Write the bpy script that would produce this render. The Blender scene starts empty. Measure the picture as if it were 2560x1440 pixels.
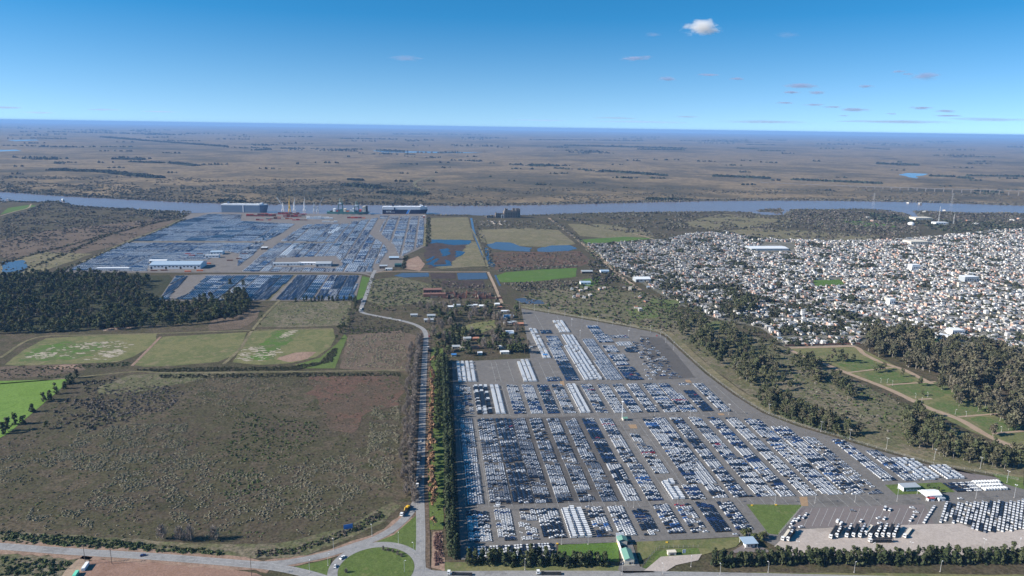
import bpy, math, random
import numpy as np
from mathutils import Vector, Matrix, noise as mnoise
from mathutils.geometry import tessellate_polygon

random.seed(11)
RNG = np.random.default_rng(11)
R = math.radians
SC = bpy.context.scene
COL = SC.collection

# ------------------------------------------------------------------ camera
FPX, CAMH, PITCH, ROLL = 1775.0, 330.0, R(12.76), math.atan(39 / 2560)
_F = np.array((0, math.cos(PITCH), -math.sin(PITCH)))
_U0 = np.array((0, math.sin(PITCH), math.cos(PITCH)))
_R0 = np.array((1.0, 0, 0))
_R = math.cos(ROLL) * _R0 + math.sin(ROLL) * _U0
_U = -math.sin(ROLL) * _R0 + math.cos(ROLL) * _U0
cam_data = bpy.data.cameras.new('camera')
cam = bpy.data.objects.new('camera', cam_data)
COL.objects.link(cam)
cam_data.sensor_width = 36.0
cam_data.lens = 36.0 * FPX / 2560.0
cam_data.clip_start = 1.0
cam_data.clip_end = 300000.0
cam.matrix_world = Matrix(((_R[0], _U[0], -_F[0], 0), (_R[1], _U[1], -_F[1], 0), (_R[2], _U[2], -_F[2], CAMH), (0, 0, 0, 1)))
SC.camera = cam

# ------------------------------------------------------------------ sky, sun, exposure
SUN_EL, SHADOW_AZ = R(29.0), R(12.0)      # shadows fall to the right and a little away from the viewer
sun_dir = Vector((-math.cos(SHADOW_AZ) * math.cos(SUN_EL), -math.sin(SHADOW_AZ) * math.cos(SUN_EL), math.sin(SUN_EL)))
world = bpy.data.worlds.new('World')
SC.world = world
world.use_nodes = True
wn, wl = world.node_tree.nodes, world.node_tree.links
wn.clear()
w_out = wn.new('ShaderNodeOutputWorld')
w_bg = wn.new('ShaderNodeBackground')
w_sky = wn.new('ShaderNodeTexSky')
w_sky.sky_type = 'NISHITA'
w_sky.sun_disc = False
w_sky.sun_elevation = SUN_EL
w_sky.sun_rotation = math.atan2(sun_dir.x, sun_dir.y)
w_sky.altitude = 1500
w_sky.air_density = 1.0
w_sky.dust_density = 0.0
w_sky.ozone_density = 3.0
w_tc = wn.new('ShaderNodeTexCoord')
w_sep = wn.new('ShaderNodeSeparateXYZ')
w_mx = wn.new('ShaderNodeMath'); w_mx.operation = 'MAXIMUM'; w_mx.inputs[1].default_value = 0.0
w_mul = wn.new('ShaderNodeMath'); w_mul.operation = 'MULTIPLY_ADD'; w_mul.inputs[1].default_value = 1.55; w_mul.inputs[2].default_value = 0.11
w_com = wn.new('ShaderNodeCombineXYZ')
w_nrm = wn.new('ShaderNodeVectorMath'); w_nrm.operation = 'NORMALIZE'
w_hsv = wn.new('ShaderNodeHueSaturation'); w_sat = wn.new('ShaderNodeMapRange'); w_sat.inputs['From Max'].default_value = 0.14; w_sat.inputs['To Min'].default_value = 1.05; w_sat.inputs['To Max'].default_value = 1.34; w_hsv.inputs['Hue'].default_value = 0.490
wl.new(w_tc.outputs['Generated'], w_sep.inputs[0])
wl.new(w_sep.outputs['X'], w_com.inputs['X']); wl.new(w_sep.outputs['Y'], w_com.inputs['Y'])
wl.new(w_sep.outputs['Z'], w_mx.inputs[0]); wl.new(w_mx.outputs[0], w_mul.inputs[0]); wl.new(w_mul.outputs[0], w_com.inputs['Z'])
wl.new(w_com.outputs[0], w_nrm.inputs[0]); wl.new(w_nrm.outputs[0], w_sky.inputs['Vector'])
wl.new(w_mx.outputs[0], w_sat.inputs['Value']); wl.new(w_sat.outputs[0], w_hsv.inputs['Saturation'])
wl.new(w_sky.outputs[0], w_hsv.inputs['Color']); wl.new(w_hsv.outputs[0], w_bg.inputs['Color'])
w_bg.inputs['Strength'].default_value = 0.10
wl.new(w_bg.outputs[0], w_out.inputs['Surface'])

sun_data = bpy.data.lights.new('sun', 'SUN')
sun_data.energy = 5.0
sun_data.angle = R(0.5)
sun_data.color = (1.0, 0.93, 0.83)
sun = bpy.data.objects.new('sun', sun_data)
COL.objects.link(sun)
sun.rotation_euler = sun_dir.to_track_quat('Z', 'Y').to_euler()

SC.view_settings.view_transform = 'Standard'
SC.view_settings.look = 'None'
SC.view_settings.exposure = 0.80
SC.view_settings.gamma = 1.0
SC.view_settings.use_curve_mapping = False
SC.cycles.use_denoising = True
SC.cycles.max_bounces = 5
SC.cycles.diffuse_bounces = 2
SC.cycles.glossy_bounces = 2
SC.cycles.transparent_max_bounces = 8
SC.cycles.volume_bounces = 2

# ------------------------------------------------------------------ helpers
def G(px, py, z=0.0):
    """ground point seen at a pixel of the 2560 x 1440 survey grid"""
    d = _F + (px - 1280) / FPX * _R + (720 - py) / FPX * _U
    t = (z - CAMH) / d[2]
    return np.array((d[0] * t, d[1] * t))

def ray(px, py):
    d = _F + (px - 1280) / FPX * _R + (720 - py) / FPX * _U
    return d / np.linalg.norm(d)

def project(x, y, z=0.0):
    d = np.array((x, y, z - CAMH))
    f = d @ _F
    return 1280 + FPX * (d @ _R) / f, 720 - FPX * (d @ _U) / f

def GP(pts):
    return np.array([G(*p) for p in pts])

AZ = math.atan2((1075 - 1280) / FPX, math.cos(PITCH) + math.tan(PITCH) * math.sin(PITCH))
A = np.array((math.sin(AZ), math.cos(AZ)))     # the street grid's long direction
B = np.array((math.cos(AZ), -math.sin(AZ)))    # and across it
ANG_A = math.atan2(A[1], A[0])
ANG_B = math.atan2(B[1], B[0])

def inside(poly, pts):
    """poly (n,2), pts (m,2) -> bool mask"""
    x, y = pts[:, 0], pts[:, 1]
    res = np.zeros(len(pts), bool)
    n = len(poly)
    j = n - 1
    for i in range(n):
        xi, yi, xj, yj = poly[i][0], poly[i][1], poly[j][0], poly[j][1]
        c = ((yi > y) != (yj > y)) & (x < (xj - xi) * (y - yi) / (yj - yi + 1e-12) + xi)
        res ^= c
        j = i
    return res

def sample(px_poly, n):
    poly = GP(px_poly)
    lo, hi = poly.min(0), poly.max(0)
    out = np.zeros((0, 2))
    for _ in range(60):
        p = lo + RNG.random((max(n * 2, 64), 2)) * (hi - lo)
        out = np.vstack((out, p[inside(poly, p)]))
        if len(out) >= n:
            break
    return out[:n]

def nz(x, y, s, seed=0.0):
    return mnoise.noise(Vector((x / s + seed, y / s - seed * 1.7, seed)))

def ordn(n):
    return '%d%s' % (n, 'th' if 10 <= n % 100 <= 20 else {1: 'st', 2: 'nd', 3: 'rd'}.get(n % 10, 'th'))

def tag(o, label=None, cat=None, group=None, kind=None):
    if label: o['label'] = label
    if cat: o['category'] = cat
    if group: o['group'] = group
    if kind: o['kind'] = kind
    return o

def empty(name, loc, rz=0.0):
    o = bpy.data.objects.new(name, None)
    o.empty_display_size = 0.5
    COL.objects.link(o)
    o.location = loc
    o.rotation_euler = (0, 0, rz)
    return o

def link(name, me, parent=None):
    o = bpy.data.objects.new(name, me)
    COL.objects.link(o)
    if parent is not None:
        o.parent = parent
    return o

def thing(name, parts, loc, rz, label, cat, group=None, scale=None):
    """an Empty at the base with copies of shared part meshes: parts = [(part name, mesh)]"""
    r = empty(name, loc, rz)
    if scale is not None:
        r.scale = scale
    made = {}
    for it in parts:      # (name, mesh) or (name, mesh, name of the part it belongs to)
        made[it[0]] = link(it[0], it[1], r if len(it) < 3 else made[it[2]])
    return tag(r, label, cat, group)

def make_mesh(name, V, Q, T=None, mats=(), midx=None, fcol=None, smooth=False):
    V = np.asarray(V, np.float32).reshape(-1, 3)
    Q = np.asarray(Q, np.int32).reshape(-1, 4)
    T = np.zeros((0, 3), np.int32) if T is None else np.asarray(T, np.int32).reshape(-1, 3)
    me = bpy.data.meshes.new(name)
    me.vertices.add(len(V)); me.vertices.foreach_set('co', V.ravel())
    nl = Q.size + T.size
    me.loops.add(nl); me.loops.foreach_set('vertex_index', np.concatenate((Q.ravel(), T.ravel())))
    nf = len(Q) + len(T)
    me.polygons.add(nf)
    tot = np.concatenate((np.full(len(Q), 4, np.int32), np.full(len(T), 3, np.int32)))
    st = np.concatenate(([0], np.cumsum(tot)[:-1])).astype(np.int32) if nf else tot
    me.polygons.foreach_set('loop_start', st)
    for m in mats:
        me.materials.append(m)
    if midx is not None:
        me.polygons.foreach_set('material_index', np.asarray(midx, np.int32))
    me.polygons.foreach_set('use_smooth', np.full(nf, smooth))
    if fcol is not None:
        at = me.attributes.new('tint', 'FLOAT_COLOR', 'FACE')
        c = np.ones((nf, 4), np.float32); c[:, :3] = np.asarray(fcol, np.float32).reshape(-1, 3)
        at.data.foreach_set('color', c.ravel())
    me.update(calc_edges=True)
    return me

class MB:
    """collects faces of one part"""
    def __init__(s):
        s.V, s.Qs, s.Ts, s.mq, s.mt = [], [], [], [], []
    def quad(s, a, b, c, d, m=0):
        i = len(s.V); s.V += [a, b, c, d]; s.Qs.append((i, i + 1, i + 2, i + 3)); s.mq.append(m)
    def tri(s, a, b, c, m=0):
        i = len(s.V); s.V += [a, b, c]; s.Ts.append((i, i + 1, i + 2)); s.mt.append(m)
    def hexa(s, lo, hi, m=0, bottom=True):
        """lo, hi: four corners each, counter-clockwise from above"""
        i = len(s.V); s.V += list(lo) + list(hi)
        f = [(4, 5, 6, 7), (0, 1, 5, 4), (1, 2, 6, 5), (2, 3, 7, 6), (3, 0, 4, 7)]
        if bottom: f.append((3, 2, 1, 0))
        for q in f:
            s.Qs.append(tuple(i + k for k in q)); s.mq.append(m)
    def box(s, x, y, z, sx, sy, sz, m=0, rz=0.0, top=1.0, bottom=True):
        """centre x, y; base z"""
        c, n = math.cos(rz), math.sin(rz)
        def P(u, v, w): return (x + u * c - v * n, y + u * n + v * c, w)
        a, b = sx / 2, sy / 2
        s.hexa([P(-a, -b, z), P(a, -b, z), P(a, b, z), P(-a, b, z)],
               [P(-a * top, -b * top, z + sz), P(a * top, -b * top, z + sz), P(a * top, b * top, z + sz), P(-a * top, b * top, z + sz)], m, bottom)
    def bar(s, p, q, w, m=0, w2=None):
        p, q = Vector(p), Vector(q)
        d = (q - p).normalized()
        u = d.cross(Vector((0, 0, 1)))
        if u.length < 1e-3: u = Vector((1, 0, 0))
        u.normalize(); v = u.cross(d)
        w2 = w if w2 is None else w2
        L = [tuple(p + (u * a + v * b) * w / 2) for a, b in ((-1, -1), (-1, 1), (1, 1), (1, -1))]
        H = [tuple(q + (u * a + v * b) * w2 / 2) for a, b in ((-1, -1), (-1, 1), (1, 1), (1, -1))]
        s.hexa(L, H, m)
    def cyl(s, p, q, r0, r1=None, n=8, m=0):
        p, q = Vector(p), Vector(q)
        r1 = r0 if r1 is None else r1
        d = (q - p).normalized()
        u = d.cross(Vector((0, 0, 1)))
        if u.length < 1e-3: u = Vector((1, 0, 0))
        u.normalize(); v = d.cross(u)
        i = len(s.V)
        for c, r in ((p, r0), (q, r1)):
            for k in range(n):
                a = 2 * math.pi * k / n
                s.V.append(tuple(c + (u * math.cos(a) + v * math.sin(a)) * r))
        for k in range(n):
            k2 = (k + 1) % n
            s.Qs.append((i + k, i + k2, i + n + k2, i + n + k)); s.mq.append(m)
        for k in range(1, n - 1):
            s.Ts.append((i + n, i + n + k, i + n + k + 1)); s.mt.append(m)
            s.Ts.append((i, i + k + 1, i + k)); s.mt.append(m)
    def gable(s, x, y, z, sx, sy, h, m=0, over=0.4, axis='x', t=0.18):
        """a pitched roof with thickness; ridge along axis"""
        a, b = sx / 2 + over, sy / 2 + over
        def P(u, v, w): return (x + u, y + v, z + w) if axis == 'x' else (x + v, y + u, z + w)
        if axis != 'x': a, b = sy / 2 + over, sx / 2 + over
        for k in (-1, 1):
            q = [P(-a, k * b, 0), P(a, k * b, 0), P(a, 0, h), P(-a, 0, h)]
            qt = [(p[0], p[1], p[2] + t) for p in q]
            flip = (k == 1) != (axis != 'x')
            if flip: q, qt = q[::-1], qt[::-1]
            s.hexa(q, qt, m)
    def mesh(s, name, *mats, smooth=False):
        return make_mesh(name, s.V, s.Qs, s.Ts, mats, s.mq + s.mt, None, smooth)
    def build(s, name, parent, *mats):
        return link(name, s.mesh(name, *mats), parent)

# ------------------------------------------------------------------ materials
def new_mat(name):
    m = bpy.data.materials.new(name)
    m.use_nodes = True
    nt = m.node_tree
    b = nt.nodes['Principled BSDF']
    return m, nt, b

def plain(name, col, rough=0.6, metal=0.0, var=0.12, scale=0.6, spec=0.4):
    m, nt, b = new_mat(name)
    n = nt.nodes.new('ShaderNodeTexNoise'); n.inputs['Scale'].default_value = scale; n.inputs['Detail'].default_value = 3
    tc = nt.nodes.new('ShaderNodeTexCoord'); nt.links.new(tc.outputs['Object'], n.inputs['Vector'])
    mx = nt.nodes.new('ShaderNodeMix'); mx.data_type = 'RGBA'
    mx.inputs[6].default_value = (*[c * (1 - var) for c in col], 1)
    mx.inputs[7].default_value = (*[min(1, c * (1 + var)) for c in col], 1)
    nt.links.new(n.outputs['Fac'], mx.inputs[0])
    nt.links.new(mx.outputs[2], b.inputs['Base Color'])
    b.inputs['Roughness'].default_value = rough
    b.inputs['Metallic'].default_value = metal
    b.inputs['Specular IOR Level'].default_value = spec
    return m

def tinted(name, rough=0.7, spec=0.3, coat=0.0, var=0.0, vscale=0.5):
    """takes its colour from the per-face tint of each thing"""
    m, nt, b = new_mat(name)
    at = nt.nodes.new('ShaderNodeAttribute'); at.attribute_name = 'tint'
    src = at.outputs['Color']
    if var:
        n = nt.nodes.new('ShaderNodeTexNoise'); n.inputs['Scale'].default_value = vscale; n.inputs['Detail'].default_value = 2
        tc = nt.nodes.new('ShaderNodeTexCoord'); nt.links.new(tc.outputs['Object'], n.inputs['Vector'])
        mr = nt.nodes.new('ShaderNodeMapRange'); mr.inputs['To Min'].default_value = 1 - var; mr.inputs['To Max'].default_value = 1 + var
        nt.links.new(n.outputs['Fac'], mr.inputs['Value'])
        vm = nt.nodes.new('ShaderNodeVectorMath'); vm.operation = 'SCALE'
        nt.links.new(src, vm.inputs[0]); nt.links.new(mr.outputs[0], vm.inputs['Scale'])
        src = vm.outputs[0]
    nt.links.new(src, b.inputs['Base Color'])
    b.inputs['Roughness'].default_value = rough
    b.inputs['Specular IOR Level'].default_value = spec
    b.inputs['Coat Weight'].default_value = coat
    b.inputs['Coat Roughness'].default_value = 0.08
    return m

def land(name, cols, big=150.0, mid=22.0, fine=2.5, fvar=0.35, rough=0.95, stretch=None, bands=None):
    """ground cover: colours mixed by noise of three sizes, in metres"""
    m, nt, b = new_mat(name)
    N, L = nt.nodes, nt.links
    tc = N.new('ShaderNodeTexCoord')
    vec = tc.outputs['Object']
    if stretch:
        mp = N.new('ShaderNodeMapping'); mp.inputs['Scale'].default_value = stretch
        L.new(vec, mp.inputs['Vector']); vec = mp.outputs[0]
    def noise(sc, det, off):
        n = N.new('ShaderNodeTexNoise'); n.noise_dimensions = '3D'
        n.inputs['Scale'].default_value = 1.0 / sc; n.inputs['Detail'].default_value = det; n.inputs['Roughness'].default_value = 0.6
        v = N.new('ShaderNodeVectorMath'); v.operation = 'ADD'; v.inputs[1].default_value = (off, off * 2, off)
        L.new(vec, v.inputs[0]); L.new(v.outputs[0], n.inputs['Vector'])
        return n.outputs['Fac']
    a = noise(big, 5, 13.7 * big); c = noise(mid, 4, 3.1 * mid); f = noise(fine, 3, 1.3)
    ad = N.new('ShaderNodeMath'); ad.operation = 'MULTIPLY_ADD'; ad.inputs[1].default_value = 0.55
    L.new(c, ad.inputs[0]); L.new(a, ad.inputs[2])
    rp = N.new('ShaderNodeValToRGB')
    mr = N.new('ShaderNodeMapRange'); mr.inputs['From Min'].default_value = 0.5; mr.inputs['From Max'].default_value = 1.05
    L.new(ad.outputs[0], mr.inputs['Value']); L.new(mr.outputs[0], rp.inputs[0])
    els = rp.color_ramp.elements
    while len(els) < len(cols): els.new(0.5)
    for i, cc in enumerate(cols):
        els[i].position = (i + 0.5) / len(cols); els[i].color = (*cc, 1)
    fm = N.new('ShaderNodeMapRange'); fm.inputs['From Min'].default_value = 0.3; fm.inputs['From Max'].default_value = 0.7
    fm.inputs['To Min'].default_value = 1 - fvar; fm.inputs['To Max'].default_value = 1 + fvar
    L.new(f, fm.inputs['Value'])
    vm = N.new('ShaderNodeVectorMath'); vm.operation = 'SCALE'
    L.new(rp.outputs[0], vm.inputs[0]); L.new(fm.outputs[0], vm.inputs['Scale'])
    L.new(vm.outputs[0], b.inputs['Base Color'])
    bp = N.new('ShaderNodeBump'); bp.inputs['Strength'].default_value = 0.35; bp.inputs['Distance'].default_value = fine * 0.25
    L.new(f, bp.inputs['Height']); L.new(bp.outputs[0], b.inputs['Normal'])
    b.inputs['Roughness'].default_value = rough
    b.inputs['Specular IOR Level'].default_value = 0.1
    return m

def water(name, col, rough=0.12, bump=0.25, scale=6.0, spec=0.5):
    m, nt, b = new_mat(name)
    N, L = nt.nodes, nt.links
    tc = N.new('ShaderNodeTexCoord')
    n = N.new('ShaderNodeTexNoise'); n.inputs['Scale'].default_value = 1 / scale; n.inputs['Detail'].default_value = 4
    n2 = N.new('ShaderNodeTexNoise'); n2.inputs['Scale'].default_value = 1 / 140; n2.inputs['Detail'].default_value = 4
    L.new(tc.outputs['Object'], n.inputs['Vector']); L.new(tc.outputs['Object'], n2.inputs['Vector'])
    mx = N.new('ShaderNodeMix'); mx.data_type = 'RGBA'
    mx.inputs[6].default_value = (*[c * 0.8 for c in col], 1); mx.inputs[7].default_value = (*[c * 1.25 for c in col], 1)
    L.new(n2.outputs['Fac'], mx.inputs[0]); L.new(mx.outputs[2], b.inputs['Base Color'])
    bp = N.new('ShaderNodeBump'); bp.inputs['Strength'].default_value = bump; bp.inputs['Distance'].default_value = 0.5
    L.new(n.outputs['Fac'], bp.inputs['Height']); L.new(bp.outputs[0], b.inputs['Normal'])
    b.inputs['Roughness'].default_value = rough
    b.inputs['Specular IOR Level'].default_value = spec
    return m

M = {}
M['delta'] = land('delta_land', [(.055, .05, .031), (.09, .073, .044), (.13, .10, .058), (.215, .158, .09), (.10, .08, .049), (.165, .124, .072)], 1900, 260, 30, .4)
M['scrub'] = land('scrub_land', [(.05, .048, .026), (.08, .064, .044), (.064, .06, .032), (.096, .076, .052), (.053, .054, .026)], 120, 18, 2.2, .5)
M['brown'] = land('brown_scrub', [(.095, .075, .053), (.12, .09, .065), (.14, .105, .078), (.10, .08, .056)], 80, 14, 2.0, .45)
M['mixed'] = land('mixed_land', [(.075, .085, .038), (.135, .115, .075), (.095, .10, .048), (.165, .138, .098), (.085, .09, .042)], 70, 12, 2.4, .5)
M['tan'] = land('dry_grass', [(.135, .122, .068), (.20, .17, .102), (.125, .118, .062), (.185, .155, .098), (.15, .135, .078)], 70, 12, 2.5, .3)
M['olive'] = land('mown_olive_grass', [(.13, .135, .06), (.17, .16, .075), (.11, .125, .05), (.19, .165, .09)], 50, 12, 2.0, .2)
M['green'] = land('green_grass', [(.065, .12, .025), (.085, .15, .03), (.075, .13, .03), (.11, .16, .045)], 60, 10, 1.6, .22)
M['lawn'] = land('lawn_grass', [(.075, .112, .032), (.105, .14, .042), (.085, .125, .033), (.135, .15, .058)], 22, 5, 1.2, .3)
M['bright'] = land('bright_crop', [(.105, .185, .032), (.14, .225, .048), (.12, .20, .036)], 50, 11, 2.0, .22)
M['dirt'] = land('bare_dirt', [(.24, .16, .115), (.29, .20, .15), (.22, .15, .11), (.31, .23, .175)], 40, 9, 2.0, .25)
M['reddirt'] = land('red_dirt', [(.22, .135, .10), (.26, .165, .125), (.24, .15, .11)], 25, 6, 1.5, .2)
M['redscrub'] = land('red_scrub', [(.085, .058, .042), (.125, .075, .055), (.085, .066, .045), (.115, .078, .058)], 60, 12, 2.0, .4)
M['mud'] = land('dark_mud', [(.05, .038, .034), (.07, .052, .045), (.045, .036, .034)], 40, 9, 3.0, .25)
M['white_soil'] = land('salt_soil', [(.30, .265, .20), (.38, .335, .26)], 20, 6, 2.0, .3)
M['patchgreen'] = land('patchy_grass', [(.08, .115, .04), (.13, .135, .06), (.075, .12, .035), (.16, .15, .08)], 22, 6, 2.0, .3)
M['forest_floor_and_shade'] = land('forest_floor_and_shade', [(.035, .042, .02), (.05, .05, .028), (.04, .045, .022)], 40, 10, 3, .4)
M['asphalt'] = land('lot_asphalt', [(.122, .115, .108), (.168, .157, .147), (.14, .132, .124), (.19, .177, .165)], 45, 7, 1.2, .16, .85)
M['asphalt_dark'] = land('dark_asphalt', [(.08, .075, .072), (.105, .098, .093), (.092, .086, .082)], 40, 9, 1.2, .12, .85)
M['paving_brown'] = land('brown_paving', [(.155, .135, .13), (.18, .155, .15), (.165, .145, .14)], 40, 8, 1.2, .10, .85)
M['concrete'] = land('pale_concrete', [(.33, .285, .25), (.42, .365, .325), (.37, .32, .285), (.45, .395, .355)], 26, 6, 1.5, .14, .8)
M['road'] = land('road_surface', [(.205, .20, .197), (.275, .27, .266), (.235, .23, .226)], 24, 5, 1.2, .14, .8)
M['port_ground'] = land('port_yard', [(.14, .128, .12), (.18, .163, .15), (.16, .145, .135), (.20, .183, .168)], 90, 20, 3, .15, .85)
M['gravel_path'] = land('path_dirt', [(.29, .215, .155), (.34, .255, .185), (.26, .195, .145)], 30, 6, 1.5, .15)
M['town_ground'] = land('town_ground', [(.15, .14, .12), (.20, .185, .16), (.10, .10, .07), (.17, .155, .13)], 60, 12, 3, .35)
M['paint_white'] = plain('road_paint', (.40, .40, .385), .7, var=.3, scale=.4)
M['paint_yellow'] = plain('yellow_paint', (.55, .40, .06), .7)
M['orange_brick'] = plain('orange_paving', (.30, .20, .115), .8, var=.25)
M['river'] = water('river_water', (.165, .13, .12), .25, .5, 7, .35)
M['pond'] = water('pond_water', (.06, .06, .065), .12, .2, 5, .3)
M['bluepond'] = water('shallow_water', (.018, .028, .045), .1, .2, 5, .22)
M['leaf'] = tinted('foliage', .75, .15)
M['twig'] = tinted('bare_twigs', .9, .05)
M['bark'] = plain('bark', (.13, .10, .08), .9, var=.3)
M['palebark'] = plain('pale_bark', (.30, .27, .23), .85, var=.25)
M['paint'] = tinted('car_paint', .32, .5, .6)
M['house'] = tinted('house_walls', .85, .2, 0, .10, .4)
M['glass'] = plain('car_glass', (.012, .022, .05), .06, var=.1, spec=.8)  # blue in the base colour stands in for reflected sky
M['pane'] = plain('window_pane', (.03, .04, .055), .1, var=.1, spec=.7)
M['rubber'] = plain('tyre_rubber', (.02, .02, .02), .85)
M['steel'] = plain('galvanised_steel', (.55, .56, .57), .45, .3, .08)
M['white'] = plain('white_paint', (.78, .78, .77), .5, var=.05)
M['cream'] = plain('cream_render', (.62, .56, .46), .8, var=.08)
M['greenroof'] = plain('green_metal_roof', (.15, .30, .235), .6, var=.18, scale=.3)
M['greyroof'] = plain('grey_metal_roof', (.42, .45, .47), .45, .2, .08, .3)
M['blueroof'] = plain('pale_blue_roof', (.36, .46, .56), .5, .1, .08, .2)
M['darkgreen'] = plain('dark_green_paint', (.02, .07, .06), .5)
M['navy'] = plain('navy_hull', (.012, .018, .055), .45, var=.12, scale=.05)
M['slate'] = plain('slate_blue_hull', (.12, .17, .24), .5, var=.12, scale=.05)
M['deckwhite'] = plain('deck_white', (.70, .72, .74), .5, var=.06, scale=.05)
M['skyblue'] = plain('sky_blue_stripe', (.10, .33, .78), .5, var=.05)
M['teal'] = plain('teal_steel', (.05, .15, .15), .5, var=.1)
M['yellow'] = plain('machine_yellow', (.75, .45, .03), .5, var=.08)
M['red'] = plain('red_paint', (.48, .05, .04), .5, var=.1)
M['orange'] = plain('orange_paint', (.70, .16, .05), .6)
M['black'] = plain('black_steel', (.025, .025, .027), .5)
M['blue'] = plain('blue_panel', (.05, .20, .48), .5)
M['brick'] = plain('old_brick', (.20, .10, .075), .9, var=.3, scale=.25)
M['ruin'] = plain('ruin_masonry', (.21, .175, .145), .9, var=.3, scale=.1)
M['timber'] = plain('pole_timber', (.14, .10, .075), .9, var=.2)
M['mint'] = plain('mint_green_paint', (.16, .62, .42), .5)
M['pinkwall'] = plain('terracotta_wall', (.42, .19, .12), .85, var=.15, scale=.3)

# ------------------------------------------------------------------ ground sheets
def smooth_edge(P, seg, amp, seed=0.0):
    out = []
    n = len(P)
    for i in range(n):
        a, b = P[i], P[(i + 1) % n]
        d = b - a
        L = float(np.hypot(*d))
        k = max(1, min(60, int(L / seg)))
        nrm = np.array((-d[1], d[0])) / max(L, 1e-6)
        for j in range(k):
            p = a + d * (j / k)
            w = amp * (nz(p[0], p[1], seg * 3.0, seed) + .6 * nz(p[0], p[1], seg * 1.1, seed + 5)) if amp else 0
            out.append(p + nrm * w)
    return np.array(out)

def sheet(name, px, z, mat, jit=0.0, seg=None, kind='structure', world_pts=None):
    P = GP(px) if world_pts is None else np.asarray(world_pts)
    if jit:
        P = smooth_edge(P, seg or jit * 2.2, jit, z * 37 + len(px))
    vs = [Vector((p[0], p[1], 0)) for p in P]
    tris = tessellate_polygon([vs])
    T = []
    for a, b, c in tris:
        ar = (P[b][0] - P[a][0]) * (P[c][1] - P[a][1]) - (P[b][1] - P[a][1]) * (P[c][0] - P[a][0])
        T.append((a, b, c) if ar > 0 else (a, c, b))
    V = np.column_stack((P, np.full(len(P), z)))
    me = make_mesh(name, V, np.zeros((0, 4)), T, [mat])
    o = link(name, me)
    o['kind'] = kind
    return o

def spline(P, step=6.0):
    P = np.asarray(P, float)
    Q = np.vstack((2 * P[0] - P[1], P, 2 * P[-1] - P[-2]))
    out = []
    for i in range(1, len(Q) - 2):
        p0, p1, p2, p3 = Q[i - 1], Q[i], Q[i + 1], Q[i + 2]
        k = max(2, int(np.hypot(*(p2 - p1)) / step))
        for j in range(k):
            t = j / k
            out.append(.5 * ((2 * p1) + (-p0 + p2) * t + (2 * p0 - 5 * p1 + 4 * p2 - p3) * t * t + (-p0 + 3 * p1 - 3 * p2 + p3) * t ** 3))
    out.append(P[-1])
    return np.array(out)

def normals(C):
    d = np.gradient(C, axis=0)
    d /= np.maximum(np.hypot(d[:, 0], d[:, 1]), 1e-6)[:, None]
    return np.column_stack((-d[:, 1], d[:, 0]))

def ribbon(name, px, w, z, mat, world_pts=None, step=6.0, off=0.0, kind='structure', parent=None, wob=0.0):
    C = spline(GP(px) if world_pts is None else world_pts, step)
    n = normals(C)
    ww = np.full(len(C), w / 2.0)
    if wob:
        ww = ww * np.array([1 + wob * nz(c[0], c[1], 9, 3) for c in C])
    l, r = C + n * (off + ww[:, None]), C + n * (off - ww[:, None])
    V = np.vstack((np.column_stack((r, np.full(len(r), z))), np.column_stack((l, np.full(len(l), z)))))
    k = len(C)
    Q = [(i, i + 1, k + i + 1, k + i) for i in range(k - 1)]
    o = link(name, make_mesh(name, V, Q, None, [mat]), parent)
    if parent is None: o['kind'] = kind
    return o, C

def dashes(name, C, w, z, mat, on, gap, off=0.0, parent=None):
    s = np.concatenate(([0], np.cumsum(np.hypot(*np.diff(C, axis=0).T))))
    n = normals(C)
    V, Q = [], []
    t = 1.0
    while t + on < s[-1]:
        for u in (t, t + on):
            p = np.array((np.interp(u, s, C[:, 0]), np.interp(u, s, C[:, 1])))
            q = np.array((np.interp(u, s, n[:, 0]), np.interp(u, s, n[:, 1])))
            for k in (-1, 1):
                e = p + q * (off + k * w / 2)
                V.append((e[0], e[1], z))
        i = len(V) - 4
        Q.append((i, i + 2, i + 3, i + 1))
        t += on + gap
    if not Q: return None
    o = link(name, make_mesh(name, V, Q, None, [mat]), parent)
    if parent is None: o['kind'] = 'structure'
    return o

def circle_pts(c, r, n=64, a0=0, a1=2 * math.pi):
    return np.array([(c[0] + r * math.cos(a0 + (a1 - a0) * i / n), c[1] + r * math.sin(a0 + (a1 - a0) * i / n)) for i in range(n)])

# one sheet to the horizon
gnd = link('ground', make_mesh('ground', [(-90000, -4000, 0), (90000, -4000, 0), (90000, 80000, 0), (-90000, 80000, 0)], [(0, 1, 2, 3)], None, [M['delta']]))
gnd['kind'] = 'structure'

far_bank = [(-400, 440), (0, 479), (150, 490), (250, 495), (350, 500), (500, 507), (690, 511), (940, 512), (1180, 514), (1350, 512), (1525, 508), (1660, 505), (1810, 502), (1985, 501), (2170, 503), (2345, 507), (2560, 514), (2900, 522)]
near_bank = [(2900, 548), (2560, 533), (2495, 532), (2432, 533), (2345, 529), (2290, 528), (2300, 541), (2322, 547), (2270, 551), (2258, 534), (2170, 523), (2070, 524), (1985, 524), (1960, 537), (1900, 538), (1872, 532), (1822, 529), (1700, 530), (1575, 531), (1450, 534), (1325, 538), (1220, 540), (1175, 538), (1070, 537), (950, 537), (815, 535), (665, 534), (540, 532), (475, 533), (375, 527), (325, 522), (225, 517), (175, 512), (140, 503), (95, 505), (0, 502), (-400, 490)]
# the mainland this side of the river
sheet('mainland', [(-900, 470), (-400, 490)] + near_bank[::-1][1:] + [(3300, 560), (3300, 1700), (-900, 1700)], .10, M['scrub'])
sheet('river', far_bank + near_bank, .30, M['river'], 5, 40)
sheet('river_island', [(1888, 527), (1925, 522), (1960, 524), (1950, 530), (1900, 530)], .45, M['scrub'], 3, 12)

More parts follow.
